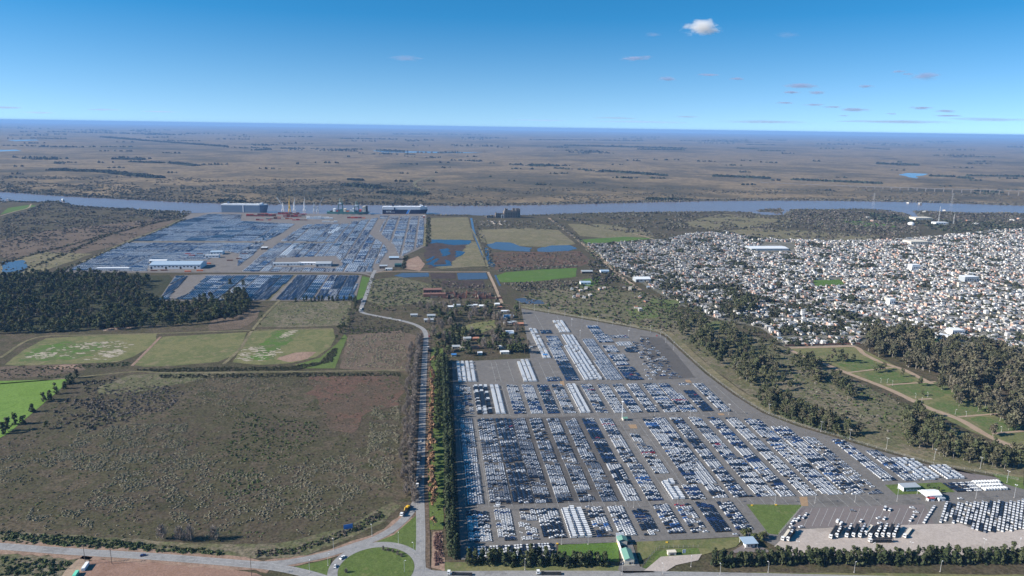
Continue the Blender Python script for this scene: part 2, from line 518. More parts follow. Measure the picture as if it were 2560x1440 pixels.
Z1, Z2, Z3, Z4 = .22, .30, .38, .46
# left far scrub and wet ground
sheet('dry_meadow', [(0, 600), (130, 575), (280, 560), (400, 545), (440, 552), (300, 612), (180, 640), (60, 665), (0, 640)], Z1, M['brown'], 6, 25)
sheet('marsh_field', [(0, 660), (110, 630), (230, 635), (140, 668), (60, 692), (0, 695)], Z2, M['tan'], 4, 18)
sheet('marsh_pond', [(5, 655), (60, 650), (75, 668), (40, 688), (5, 685)], Z3, M['pond'], 4, 12)
sheet('riverside_lawn', [(0, 537), (20, 520), (75, 512), (92, 515), (60, 524), (20, 532)], Z2, M['green'], 2, 10)
ribbon('riverside_track', [(0, 540), (40, 528), (70, 520), (78, 510)], 5, Z3, M['gravel_path'])
# basins on the left
sheet('basin_field', [(12, 912), (60, 875), (115, 846), (250, 838), (392, 834), (388, 862), (330, 893), (290, 906), (120, 912), (50, 915)], Z1, M['olive'], 1.2, 6)
sheet('basin_field', [(332, 912), (370, 875), (408, 842), (520, 836), (616, 831), (606, 860), (580, 890), (545, 905), (430, 915), (360, 917)], Z1, M['olive'], 1.0, 6)
sheet('basin_field', [(582, 906), (605, 865), (632, 828), (740, 823), (832, 821), (838, 845), (826, 868), (790, 893), (730, 908), (650, 913)], Z1, M['olive'], 1.0, 6)
def speckle(name, px, n, r0, r1, z, mat):
    '''many small uneven bare spots in one thin sheet'''
    V, T = [], []
    for c in sample(px, n):
        r = random.uniform(r0, r1) * random.uniform(.4, 1); k = 9; i = len(V)
        el = random.uniform(1.2, 2.6)
        V.append((c[0], c[1], z))
        for q in range(k):
            a_ = 2 * math.pi * q / k; rr = r * random.uniform(.55, 1.25)
            V.append((c[0] + rr * el * math.cos(a_), c[1] + rr * math.sin(a_), z))
        T += [(i, i + 1 + q, i + 1 + (q + 1) % k) for q in range(k)]
        z += .0004
    o = link(name, make_mesh(name, V, np.zeros((0, 4)), T, [mat])); o['kind'] = 'structure'
for poly in ([(45, 905), (90, 870), (160, 855), (260, 858), (235, 885), (170, 900)], [(630, 900), (665, 850), (690, 825), (740, 828), (730, 850), (680, 880), (690, 900)]):
    sheet('grass_patch', poly, Z2, M['patchgreen'], 7, 7)
    speckle('grass_spots', poly, 40, 3, 8, Z2 + .02, M['green'])
for poly, n in (([(150, 870), (215, 856), (310, 853), (312, 866), (220, 874)], 70), ([(60, 895), (110, 880), (150, 885), (110, 897)], 50), ([(235, 892), (290, 874), (325, 882), (290, 893)], 60), ([(583, 899), (610, 870), (660, 864), (665, 882), (620, 903)], 80), ([(692, 846), (720, 828), (740, 826), (720, 844)], 40), ([(640, 905), (655, 880), (715, 866), (690, 890)], 40), ([(60, 900), (90, 868), (300, 850), (360, 860), (280, 900)], 60)):
    speckle('bare_spots', poly, n, 1.2, 3.4, Z3, M['white_soil'])
sheet('dirt_patch', [(690, 898), (735, 882), (790, 880), (770, 898), (720, 906)], Z2, M['dirt'], 4, 8)
sheet('dirt_strip', [(0, 945), (0, 918), (60, 914), (200, 910), (215, 925), (150, 936), (60, 945)], Z1, M['brown'], 3, 9)
sheet('dirt_patch', [(120, 918), (160, 912), (205, 913), (200, 921), (150, 924)], Z2, M['dirt'], 2.5, 7)
sheet('dirt_clearing', [(240, 815), (300, 806), (330, 820), (260, 828)], Z1, M['dirt'], 2, 8)
sheet('dirt_clearing', [(530, 790), (610, 770), (650, 775), (640, 800), (600, 822), (520, 828)], Z1, M['brown'], 3, 9)
sheet('bright_field', [(-200, 955), (0, 953), (140, 949), (172, 947), (155, 970), (95, 1020), (20, 1085), (-200, 1200)], Z2, M['bright'], 1.0, 6)
sheet('green_wedge', [(738, 912), (800, 895), (842, 860), (862, 835), (868, 845), (845, 900), (838, 921), (745, 922)], Z2, M['lawn'], 1.0, 5)
sheet('rough_field', [(848, 922), (872, 838), (1000, 826), (1040, 840), (1020, 930)], Z1, M['brown'], 2, 8)
sheet('rough_field', [(640, 818), (700, 755), (880, 752), (870, 812), (760, 818)], Z1, M['mixed'], 3, 9)
sheet('red_field', [(775, 945), (850, 938), (1000, 936), (1005, 985), (990, 1010), (930, 1030), (880, 1085), (820, 1075), (800, 1000), (765, 985)], Z1, M['redscrub'], 12, 14)
sheet('grass_margin', [(240, 970), (330, 936), (600, 930), (420, 965), (330, 985), (250, 985)], Z1, M['mixed'], 4, 9)
sheet('grass_verge', [(0, 1352), (200, 1362), (420, 1378), (640, 1396), (740, 1396), (870, 1350), (960, 1305), (1000, 1265), (980, 1255), (860, 1320), (700, 1360), (500, 1360), (300, 1345), (0, 1330)], Z1, M['mixed'], 2, 7)
ribbon('field_track', [(0, 960), (160, 947), (330, 930), (420, 932), (700, 930), (840, 928), (1025, 925)], 4, Z2, M['tan'])
ribbon('field_track', [(830, 822), (640, 826), (400, 834), (240, 838), (90, 845), (0, 895)], 5, Z3, M['tan'])
ribbon('field_track', [(330, 915), (360, 885), (402, 842)], 4, Z3, M['dirt'])
ribbon('field_track', [(560, 910), (600, 872), (628, 830), (660, 790), (700, 750)], 5, Z3, M['tan'])
# middle
sheet('dry_field', [(1078, 545), (1170, 543), (1178, 575), (1185, 600), (1075, 600), (1072, 570)], Z1, M['tan'], 2, 12)
sheet('dry_field', [(1195, 575), (1310, 570), (1395, 575), (1440, 610), (1380, 618), (1230, 612), (1202, 605)], Z1, M['tan'], 2, 12)
sheet('reed_field', [(1215, 632), (1450, 628), (1480, 655), (1440, 670), (1240, 675)], Z1, M['redscrub'], 4, 14)
sheet('marsh_grass', [(1150, 600), (1190, 605), (1215, 665), (1100, 672), (1080, 668)], Z1, M['tan'], 3, 12)
sheet('mud_flat', [(1066, 600), (1170, 600), (1160, 625), (1140, 640), (1130, 660), (1075, 671), (1060, 640)], Z2, M['mud'], 9, 11)
for poly in ([(1078, 599), (1178, 601), (1174, 611), (1135, 613), (1090, 607), (1076, 609)], [(1098, 623), (1122, 620), (1125, 636), (1108, 641)], [(1066, 660), (1095, 645), (1100, 648), (1078, 663)], [(1115, 650), (1128, 655), (1130, 664), (1085, 667), (1080, 663), (1112, 661)], [(1140, 627), (1163, 630), (1155, 640), (1138, 643)], [(1064, 650), (1085, 640), (1088, 643), (1068, 654)]):
    sheet('shallow_pool', poly, Z3, M['bluepond'], 6, 7)
sheet('dirt_yard', [(1012, 672), (1018, 650), (1045, 640), (1062, 660), (1050, 678)], Z2, M['dirt'], 2, 9)
sheet('lagoon', [(1216, 612), (1240, 605), (1275, 606), (1300, 616), (1330, 620), (1325, 629), (1290, 628), (1255, 626), (1230, 622)], Z3, M['pond'], 7, 9)
sheet('lagoon', [(1342, 622), (1380, 614), (1425, 613), (1442, 622), (1420, 628), (1370, 630), (1345, 629)], Z3, M['pond'], 7, 9)
for poly in ([(985, 690), (1005, 683), (1072, 682), (1073, 692), (1010, 694)], [(1142, 683), (1215, 682), (1220, 698), (1145, 700)]):
    sheet('brick_pond', poly, Z3, M['pond'], 1.5, 9)
sheet('mud_basin', [(1075, 683), (1138, 683), (1140, 697), (1078, 697)], Z3, M['mud'], 1, 9)
sheet('mud_basin', [(1105, 702), (1208, 701), (1213, 720), (1140, 722), (1105, 716)], Z3, M['mud'], 1.5, 9)
sheet('brush_land', [(925, 700), (1000, 692), (1090, 715), (1080, 755), (960, 768), (915, 750)], Z1, M['mixed'], 4, 12)
sheet('sports_field', [(1238, 690), (1265, 681), (1350, 674), (1442, 670), (1440, 692), (1330, 705), (1252, 706)], Z2, M['green'], 1.5, 9)
sheet('meadow', [(1450, 700), (1500, 692), (1490, 715), (1440, 718)], Z2, M['green'], 3, 9)
sheet('brush_land', [(1290, 755), (1350, 722), (1480, 715), (1640, 740), (1720, 790), (1660, 835), (1500, 800), (1320, 770)], Z1, M['mixed'], 4, 12)
sheet('small_pond', [(1285, 748), (1310, 745), (1355, 752), (1362, 760), (1310, 760)], Z3, M['pond'], 1.5, 6)
for poly in ([(1560, 775), (1640, 765), (1650, 790), (1590, 800)], [(1630, 745), (1700, 752), (1690, 775), (1640, 770)], [(1760, 808), (1815, 802), (1820, 822), (1770, 825)]):
    sheet('meadow', poly, Z2, M['patchgreen'], 9, 9)
sheet('village_green', [(1190, 808), (1235, 800), (1240, 818), (1200, 835), (1170, 830), (1120, 850), (1110, 838), (1170, 812)], Z2, M['olive'], 3, 8)
# right bank
sheet('dry_field', [(1420, 560), (1500, 560), (1590, 572), (1650, 590), (1560, 600), (1450, 590)], Z1, M['tan'], 4, 14)
sheet('green_strip', [(1440, 600), (1560, 592), (1640, 596), (1560, 604), (1462, 610)], Z2, M['green'], 2, 10)
sheet('dry_field', [(1690, 560), (1800, 535), (1980, 545), (1970, 560), (1780, 575)], Z1, M['tan'], 6, 16)
sheet('dry_field', [(1800, 580), (1880, 570), (2060, 580), (2200, 590), (2180, 602), (1960, 600)], Z1, M['tan'], 5, 14)
sheet('green_strip', [(2070, 545), (2150, 553), (2230, 556), (2240, 568), (2170, 568), (2090, 553)], Z2, M['green'], 3, 10)
sheet('town_ground', [(1462, 612), (1560, 605), (1660, 598), (1735, 582), (1815, 578), (1885, 594), (2060, 602), (2200, 600), (2295, 594), (2420, 582), (2560, 570), (2900, 560), (2900, 900), (2560, 885), (2440, 870), (2360, 866), (2260, 825), (2180, 850), (2130, 866), (1960, 868), (1900, 820), (1800, 800), (1700, 765), (1600, 705), (1540, 680)], Z1, M['town_ground'], 5, 25)
sheet('football_pitch', [(2030, 701), (2100, 699), (2112, 712), (2040, 716)], Z2, M['green'], 1, 8)
sheet('football_pitch', [(2290, 838), (2340, 836), (2368, 858), (2310, 862)], Z2, M['green'], 1, 6)
# land between the lot and the park on the right
sheet('park_grass', [(1965, 870), (2140, 866), (2260, 925), (2400, 990), (2560, 1080), (2560, 1130), (2430, 1080), (2200, 965), (2060, 905)], Z1, M['olive'], 2, 8)
for poly in ([(2085, 905), (2180, 900), (2200, 925), (2130, 930)], [(2150, 935), (2235, 928), (2290, 950), (2240, 960), (2190, 955)], [(2230, 965), (2330, 955), (2400, 980), (2330, 998), (2270, 990)], [(2310, 1010), (2430, 1000), (2520, 1030), (2400, 1040)], [(2430, 1050), (2540, 1045), (2560, 1075), (2500, 1085)]):
    sheet('park_lawn', poly, Z2, M['patchgreen'], 9, 8)
sheet('rough_field', [(1655, 795), (1760, 795), (1960, 868), (2200, 985), (2560, 1150), (2560, 1195), (2340, 1150), (2100, 1080), (1920, 1020), (1780, 922), (1680, 832)], Z1 - .07, M['mixed'], 3, 9)
sheet('rough_field', [(1985, 905), (2060, 915), (2200, 985), (2420, 1090), (2560, 1150), (2560, 1180), (2430, 1160), (2200, 1090), (2060, 1010)], Z1 - .03, M['mixed'], 4, 9)
ribbon('dirt_track', [(1972, 875), (2030, 898), (2110, 930), (2220, 973), (2320, 1020), (2400, 1050), (2470, 1090), (2560, 1130)], 9, Z3, M['gravel_path'], wob=.3)
ribbon('dirt_track', [(1975, 870), (2060, 868), (2135, 867), (2160, 885), (2200, 905), (2260, 925), (2300, 945), (2330, 960)], 8, Z3, M['gravel_path'], wob=.3)
for pts in ([(2120, 932), (2180, 925), (2240, 918)], [(2218, 963), (2290, 958), (2340, 955)], [(2290, 1000), (2330, 997)], [(2395, 1043), (2480, 1036), (2560, 1030)], [(2480, 1085), (2560, 1078)]):
    ribbon('park_path', pts, 4, Z4, M['gravel_path'])

# roads
main_px = [(938, 676), (931, 690), (921, 722), (911, 750), (902, 776), (912, 784), (940, 790), (977, 797), (1015, 805), (1042, 814), (1060, 826), (1065, 845), (1062, 895), (1058, 980), (1055, 1080), (1052, 1160), (1050, 1220), (1051, 1280), (1052, 1340), (1051, 1392), (1052, 1425), (1060, 1475)]
_, C_main = ribbon('main_road', main_px, 7.6, .50, M['road'])
dashes('lane_marking', C_main, .22, .56, M['paint_white'], 4, 6)
for o_ in (-3.3, 3.3):
    dashes('edge_marking', C_main, .16, .56, M['paint_white'], 30, .5, o_)
ribbon('road_shoulder', main_px[10:], 15, .42, M['brown'], off=0)
_, C_west = ribbon('west_road', [(-250, 1352), (0, 1367), (175, 1380), (375, 1392), (600, 1410), (680, 1418), (735, 1428), (800, 1445), (860, 1470)], 8.6, .50, M['road'])
dashes('lane_marking', C_west, .25, .56, M['paint_white'], 4, 6)
for o_ in (-3.6, 3.6):
    dashes('edge_marking', C_west, .2, .56, M['paint_white'], 30, .5, o_)
ribbon('road_shoulder', [(-250, 1352), (0, 1367), (175, 1380), (375, 1392), (600, 1410), (680, 1418)], 17, .40, M['dirt'], wob=.5)
_, C_slip = ribbon('slip_road', [(600, 1409), (660, 1412), (727, 1406), (815, 1388), (890, 1364), (940, 1347), (990, 1318), (1030, 1276), (1049, 1236)], 7.5, .53, M['road'])
ribbon('road_shoulder', [(660, 1412), (727, 1406), (815, 1388), (890, 1364), (940, 1347), (990, 1318), (1030, 1276)], 13, .38, M['dirt'], wob=.5)
RC = G(941, 1424)
ring = np.array([RC + 32.5 * np.array((math.cos(a), math.sin(a))) for a in np.linspace(0, 2 * math.pi, 90)])
ribbon('roundabout_road', None, 7.5, .57, M['road'], world_pts=ring)
sheet('roundabout_lawn', None, .60, M['lawn'], world_pts=circle_pts(RC, 28.6))
_, C_east = ribbon('east_road', [(1000, 1470), (1045, 1428), (1070, 1434), (1115, 1438), (1300, 1437), (1620, 1438), (1900, 1443), (2300, 1452)], 9, .48, M['road'])
dashes('lane_marking', C_east, .25, .55, M['paint_white'], 4, 6)
sheet('splitter_lawn', [(940, 1356), (985, 1338), (1014, 1312), (1040, 1290), (1042, 1340), (1041, 1392), (1020, 1374), (985, 1361)], .44, M['lawn'])
sheet('splitter_lawn', [(728, 1420), (770, 1411), (828, 1398), (826, 1410), (824, 1440), (818, 1460), (800, 1445)], .44, M['lawn'])
sheet('bare_yard', [(180, 1460), (215, 1408), (240, 1400), (420, 1408), (560, 1422), (640, 1434), (720, 1470)], .36, M['reddirt'], 1.2, 4)
ribbon('yard_entrance', [(220, 1392), (205, 1404), (185, 1425), (165, 1450)], 10, .40, M['gravel_path'], wob=.4)
sheet('grass_verge', [(0, 1384), (120, 1390), (180, 1392), (195, 1402), (160, 1440), (0, 1470)], .3, M['mixed'], 1.5, 5)
sheet('green_verge', [(1070, 1290), (1072, 960), (1080, 870), (1108, 870), (1112, 1000), (1108, 1325), (1072, 1325)], Z2, M['lawn'], 1.5, 6)
sheet('dirt_verge', [(1078, 1420), (1082, 1330), (1104, 1328), (1112, 1400), (1112, 1430)], Z2, M['dirt'], 1.0, 5)
sheet('hedge_verge', [(1100, 1432), (1110, 1405), (1540, 1415), (1620, 1428), (1900, 1432), (2560, 1437), (2560, 1450), (1100, 1450)], Z1, M['olive'], 1.0, 6)
ribbon('service_path', [(935, 681), (1000, 678), (1080, 680), (1218, 680)], 6, .40, M['gravel_path'])
ribbon('service_path', [(1220, 680), (1232, 705), (1242, 728), (1255, 758)], 6, .41, M['gravel_path'])
ribbon('canal', [(1178, 545), (1185, 580), (1200, 620), (1218, 655), (1234, 668)], 8, .40, M['pond'])
ribbon('canal', [(1215, 620), (1222, 645), (1234, 664)], 10, .41, M['bluepond'])
ribbon('canal', [(1238, 688), (1245, 705), (1250, 715)], 5, .41, M['pond'])
ribbon('levee_path', [(1178, 572), (1194, 600), (1210, 640), (1222, 672)], 5, .42, M['tan'])
ribbon('levee_road', [(1372, 545), (1420, 582), (1462, 614), (1500, 645), (1545, 685), (1600, 725)], 9, .40, M['gravel_path'])
ribbon('country_path', [(1570, 580), (1600, 588), (1640, 600)], 6, .42, M['gravel_path'])
ribbon('delta_track', [(1075, 478), (1058, 473), (1040, 466), (1038, 455), (1060, 447), (1090, 440)], 22, .4, M['tan'])
sheet('delta_lake', [(2245, 436), (2270, 433), (2300, 434), (2320, 440), (2290, 446), (2262, 443)], .4, M['bluepond'], 70, 90)
for poly in ([(0, 375), (40, 374), (50, 377), (0, 379)], [(930, 376), (1010, 378), (1150, 380), (1210, 382), (1130, 383), (960, 381)], [(20, 350), (90, 349), (100, 351), (40, 353)]):
    sheet('delta_lagoon', poly, .5, M['pond'], 30, 200)

# port ground
PORT = [(143, 679), (215, 650), (312, 608), (380, 580), (440, 555), (478, 534), (540, 531), (665, 533), (815, 535), (950, 536), (1066, 535), (1066, 560), (1062, 616), (1012, 640), (1006, 660), (940, 684), (600, 682), (300, 682)]
sheet('port_yard', PORT, .34, M['port_ground'], 1.0, 20)
LOT2 = [(437, 690), (520, 686), (735, 686), (905, 688), (888, 752), (690, 752), (395, 752)]
sheet('lower_port_yard', LOT2, .34, M['port_ground'])
sheet('yard_verge', [(906, 690), (925, 695), (908, 745), (890, 752)], .36, M['green'], 1, 6)
ribbon('port_road', [(150, 682), (400, 681), (600, 681), (800, 681), (900, 684), (930, 690)], 9, .46, M['port_ground'])
_, C_port = ribbon('port_road', [(590, 674), (640, 638), (690, 602), (765, 548)], 22, .45, M['port_ground'])
ribbon('port_road', [(945, 672), (962, 650), (978, 625), (972, 611), (950, 595), (935, 583), (940, 565), (955, 550)], 13, .45, M['port_ground'])
ribbon('port_levee', [(150, 676), (230, 645), (310, 607), (400, 573), (455, 548)], 8, .47, M['tan'])
ribbon('yard_fence_strip', [(310, 605), (500, 605), (655, 606)], 6, .47, M['tan'])
ribbon('yard_fence_strip', [(690, 606), (830, 607)], 6, .47, M['tan'])
ribbon('yard_ditch', [(668, 752), (700, 720), (735, 688)], 9, .47, M['tan'])
ribbon('quay_edge_strip', [(1064, 560), (1063, 590), (1060, 616)], 8, .47, M['tan'])

# main lot
LOT = [(1130, 905), (1326, 896), (1318, 850), (1311, 815), (1303, 772), (1345, 779), (1420, 792), (1500, 806), (1580, 820), (1640, 832), (1662, 843), (1702, 880), (1762, 934), (1832, 987), (1908, 1034), (1992, 1066), (2092, 1096), (2202, 1129), (2332, 1166), (2442, 1186), (2502, 1196), (2542, 1211), (2600, 1235), (2600, 1388), (2200, 1393), (1985, 1394), (1960, 1375), (1925, 1360), (1900, 1347), (1860, 1342), (1600, 1355), (1392, 1362), (1388, 1398), (1152, 1400)]
sheet('car_park', LOT, .34, M['asphalt'])
sheet('dark_parking_bays', [(1196, 1046), (1462, 1042), (1563, 1253), (1236, 1264)], .38, M['asphalt_dark'])
sheet('dark_parking_bays', [(1600, 840), (1655, 845), (1740, 945), (1640, 950)], .38, M['asphalt_dark'], 2, 8)
sheet('brown_paving', [(1990, 1272), (2100, 1268), (2310, 1262), (2335, 1310), (2200, 1316), (1975, 1322)], .38, M['paving_brown'])
sheet('brown_paving', [(2215, 1136), (2332, 1168), (2442, 1188), (2502, 1198), (2480, 1200), (2420, 1200), (2380, 1170), (2300, 1160)], .38, M['paving_brown'])
sheet('truck_apron', [(1935, 1367), (1978, 1326), (2080, 1320), (2330, 1311), (2400, 1310), (2460, 1333), (2600, 1322), (2600, 1386), (2180, 1391), (1988, 1391)], .42, M['concrete'])
sheet('triangle_lawn', [(1866, 1262), (2007, 1263), (1945, 1338), (1921, 1335)], .44, M['lawn'])
sheet('office_lawn', [(2212, 1213), (2352, 1207), (2388, 1231), (2240, 1238)], .44, M['lawn'])
sheet('gate_lawn', [(1396, 1363), (1545, 1357), (1548, 1405), (1394, 1400)], .44, M['green'], .5, 4)
sheet('gate_meadow', [(1592, 1356), (1860, 1344), (1840, 1368), (1750, 1390), (1640, 1385), (1598, 1405)], .44, M['olive'], .8, 5)
sheet('gate_lawn', [(1640, 1378), (1745, 1371), (1752, 1386), (1655, 1394), (1612, 1425), (1602, 1424)], .47, M['lawn'], .5, 4)
sheet('gate_apron', [(1610, 1428), (1652, 1393), (1755, 1386), (1745, 1402), (1690, 1414), (1664, 1430)], .50, M['concrete'])
sheet('gate_paving', [(1562, 1365), (1580, 1357), (1600, 1418), (1640, 1432), (1560, 1434), (1545, 1426)], .48, M['asphalt'])
sheet('gatehouse_paving', [(1820, 1385), (1860, 1362), (1900, 1366), (1930, 1382), (1860, 1382)], .50, M['paving_brown'])
sheet('lot_verge', [(1303, 770), (1420, 789), (1580, 817), (1648, 830), (1668, 840), (1706, 876), (1766, 930), (1836, 983), (1912, 1030), (1995, 1061), (2095, 1091), (2205, 1124), (2335, 1160), (2445, 1180), (2560, 1203), (2560, 1190), (2450, 1170), (2340, 1148), (2210, 1110), (2100, 1078), (2000, 1050), (1925, 1020), (1850, 975), (1780, 922), (1720, 868), (1680, 832), (1650, 820), (1580, 810), (1420, 783), (1303, 765)], .30, M['tan'], .8, 6)
sheet('corner_lawn', [(2480, 1185), (2560, 1195), (2560, 1225), (2510, 1210)], .36, M['lawn'], 1, 5)
for poly in ([(1570, 1062), (1590, 1062), (1594, 1072), (1576, 1072)], [(1400, 953), (1410, 953), (1412, 965), (1401, 965)], [(1712, 950), (1724, 950), (1730, 957), (1716, 957)], [(1998, 1243), (2018, 1243), (2021, 1266), (2003, 1266)], [(1794, 1034), (1808, 1034), (1812, 1039), (1797, 1039)]):
    sheet('orange_crossing', poly, .46, M['orange_brick'])

# painted bay lines running up the lot
def lot_line(x, yb, yt):
    vp = (1075, 320)
    xt = vp[0] + (x - vp[0]) * (yt - vp[1]) / (yb - vp[1])
    return GP([(x, yb), (xt, yt)])
BL = MB()
def add_line(p, q, w, z):
    d = q - p; n = np.array((-d[1], d[0])) / np.hypot(*d) * w / 2
    BL.quad((*(p - n), z), (*(q - n), z), (*(q + n), z), (*(p + n), z))
for x in range(1165, 2240, 29):
    for yb, yt in ((1268, 1050), (1040, 966)):
        p, q = lot_line(x if yb > 1100 else 1075 + (x - 1075) * 720 / 948, yb, yt)
        if inside(GP(LOT), np.array([p, q])).all(): add_line(p, q, .22, .405)
for x in (1190, 1240, 1253, 1285, 1340, 1370, 1395, 1440):
    p, q = lot_line(x, 955, 905); add_line(p, q, .25, .405)
for x, yb, yt in ((1425, 840, 790), (1500, 850, 812), (1560, 846, 822), (1620, 900, 840), (1362, 830, 785), (1700, 945, 890), (1350, 880, 800)):
    p, q = lot_line(x, yb, yt); add_line(p, q, .25, .405)
for i in range(15):
    p, q = GP([(2010 + i * 20, 1316), (2030 + i * 20, 1272)]); add_line(p, q, .25, .405)
lines = BL.build('bay_markings', None, M['paint_white']); lines['kind'] = 'structure'

# ------------------------------------------------------------------ plants
class Bag:
    """many copies joined into one mesh"""
    def __init__(s):
        s.V, s.Q, s.C, s.M, s.n = [], [], [], [], 0
    def add(s, proto, pos, scale, rot, tint=None):
        V, Q, C, mi = proto
        pos = np.asarray(pos, float); k = len(pos)
        if k == 0: return
        scale = np.asarray(scale, float)
        if scale.ndim == 1: scale = np.repeat(scale[:, None], 3, 1)
        c, sn = np.cos(rot)[:, None], np.sin(rot)[:, None]
        P = V[None] * scale[:, None, :]
        X = P[..., 0] * c - P[..., 1] * sn + pos[:, None, 0]
        Y = P[..., 0] * sn + P[..., 1] * c + pos[:, None, 1]
        Zz = P[..., 2] + pos[:, None, 2]
        s.V.append(np.stack((X, Y, Zz), -1).reshape(-1, 3).astype(np.float32))
        q = Q[None] + (np.arange(k) * len(V))[:, None, None] + s.n
        s.Q.append(q.reshape(-1, 4).astype(np.int32))
        s.n += k * len(V)
        t = np.ones((k, 3)) if tint is None else np.asarray(tint, float)
        s.C.append((C[None] * t[:, None, :]).reshape(-1, 3).astype(np.float32))
        s.M.append(np.tile(mi, k))
    def build(s, name, mats, label=None, cat=None):
        me = make_mesh(name, np.vstack(s.V), np.vstack(s.Q), None, mats, np.concatenate(s.M), np.vstack(s.C))
        o = link(name, me)
        o['kind'] = 'stuff'
        return tag(o, label, cat)

def leafball(n, rad, leaf, rg, hemi=False, spread=.35, updown=.15):
    d = rg.normal(size=(n, 3)); d /= np.linalg.norm(d, axis=1)[:, None]
    if hemi: d[:, 2] = np.abs(d[:, 2])
    c = d * np.asarray(rad) * rg.uniform(1 - spread, 1.05, (n, 1))
    nr = d / np.asarray(rad) + rg.normal(size=(n, 3)) * .35
    nr[:, 2] += updown
    nr /= np.linalg.norm(nr, axis=1)[:, None]
    u = np.cross(nr, rg.normal(size=(n, 3))); u /= np.linalg.norm(u, axis=1)[:, None]
    v = np.cross(nr, u)
    s = leaf * rg.uniform(.6, 1.3, (n, 1))
    asp = rg.uniform(.5, 1.0, (n, 1))
    V = np.stack((c - u * s - v * s * asp, c + u * s - v * s * asp * .7, c + u * s * .8 + v * s * asp, c - u * s * .9 + v * s * asp), 1).reshape(-1, 3)
    Q = np.arange(n * 4).reshape(n, 4)
    f = rg.uniform(.78, 1.22, n)
    return V, Q, f

def bush_proto(n, leaf, seed, hemi=True, rad=(1, 1, 1)):
    rg = np.random.default_rng(seed)
    V, Q, f = leafball(n, rad, leaf, rg, hemi, .45)
    return V, Q, np.repeat(f[:, None], 3, 1), np.zeros(n, int)

def dome_proto(n, leaf, seed):
    rg = np.random.default_rng(seed)
    V, Q, f = leafball(n, (1, 1, 1), leaf, rg, True, .5, .9)
    return V, Q, np.repeat(f[:, None], 3, 1), np.zeros(n, int)

def tussock_proto(n, seed):
    """a clump of arching grass blades"""
    rg = np.random.default_rng(seed)
    a = rg.uniform(0, 2 * np.pi, n); o = rg.uniform(.35, 1.0, n); h = rg.uniform(.6, 1.1, n)
    w = rg.uniform(.18, .34, n)
    d = np.stack((np.cos(a), np.sin(a)), 1); e = np.stack((-np.sin(a), np.cos(a)), 1)
    z = np.zeros(n)
    b1 = np.column_stack((d * .12 - e * w[:, None] * .7, z)); b2 = np.column_stack((d * .12 + e * w[:, None] * .7, z))
    t1 = np.column_stack((d * o[:, None] * .7 + e * w[:, None], h)); t2 = np.column_stack((d * o[:, None] * .7 - e * w[:, None], h * .96))
    V = np.stack((b1, b2, t1, t2), 1).reshape(-1, 3)
    return V, np.arange(n * 4).reshape(n, 4), np.repeat(rg.uniform(.8, 1.2, (n, 1)), 3, 1), np.zeros(n, int)

def crown_arrays(kind, seed):
    """leaf faces of one crown, in metres; returns V, Q, C and the trunk height to use"""
    rg = np.random.default_rng(seed)
    Vs, Fs = [], []
    def clump(c, r, n, leaf, f=1.0):
        V, Q, ff = leafball(n, r, leaf, rg)
        Vs.append(V + np.asarray(c)); Fs.append(ff * f)
    if kind.endswith('eucalyptus'):
        H = rg.uniform(14, 19)
        for k in range(rg.integers(13, 18)):
            t = rg.uniform(.3, 1.0); rr = (1 - abs(t - .6) * 1.3) * rg.uniform(.4, 1.0) * 4.6; a = rg.uniform(0, 6.28)
            r = rg.uniform(1.3, 2.4)
            clump((rr * math.cos(a), rr * math.sin(a), H * t), (r, r, r * rg.uniform(.8, 1.2)), 24, .72, rg.uniform(.75, 1.25))
    elif kind == 'cypress':
        H = rg.uniform(13, 16)
        for k in range(13):
            t = k / 12; r = (2.4 if t < .75 else 2.4 * (1.08 - t) / .33) * rg.uniform(.85, 1.15)
            clump((rg.normal() * .3, rg.normal() * .3, 1.2 + (H - 2) * t), (r, r, H / 13 * 1.1), 24, .62, rg.uniform(.8, 1.2))
    elif kind == 'pine':
        H = rg.uniform(8.5, 12)
        for k in range(14):
            t = rg.uniform(.08, 1); r = 3.6 * (1.12 - t) ** .6; a = rg.uniform(0, 6.28); q = r * rg.uniform(.2, .75)
            s = rg.uniform(1.0, 1.8)
            clump((q * math.cos(a), q * math.sin(a), H * t), (s, s, s * 1.1), 20, .6, rg.uniform(.75, 1.25))
    elif kind == 'broad':
        H = rg.uniform(8, 11)
        for k in range(13):
            a = rg.uniform(0, 6.28); t = rg.uniform(.3, .95); q = 3.6 * math.sin(math.pi * min(.95, t)) * rg.uniform(.3, 1)
            s = rg.uniform(1.1, 1.9)
            clump((q * math.cos(a), q * math.sin(a), H * t), (s, s, s * .85), 20, .55, rg.uniform(.75, 1.25))
    elif kind == 'rust':
        H = rg.uniform(6.5, 8.5)
        for k in range(10):
            a = rg.uniform(0, 6.28); t = rg.uniform(.4, .95); q = 2.8 * math.sin(math.pi * min(.9, t)) * rg.uniform(.3, 1)
            s = rg.uniform(.9, 1.5)
            clump((q * math.cos(a), q * math.sin(a), H * t), (s, s, s * .8), 22, .5, rg.uniform(.8, 1.2))
    V = np.vstack(Vs); n = len(V) // 4
    return V, np.arange(n * 4).reshape(n, 4), np.concatenate(Fs), H

def trunk_mesh(name, H, seed, mat, limbs=4, r=.28):
    rg = np.random.default_rng(seed + 900)
    b = MB()
    p = Vector((0, 0, 0)); top = Vector((rg.normal() * .4, rg.normal() * .4, H * .55))
    b.cyl(p, top, r, r * .55, 6)
    for k in range(limbs):
        a = rg.uniform(0, 6.28); s = p.lerp(top, rg.uniform(.5, 1.0))
        e = Vector((math.cos(a) * H * .16, math.sin(a) * H * .16, H * rg.uniform(.65, .88)))
        b.cyl(s, e, r * .4, r * .15, 5)
    return b.mesh(name, mat)

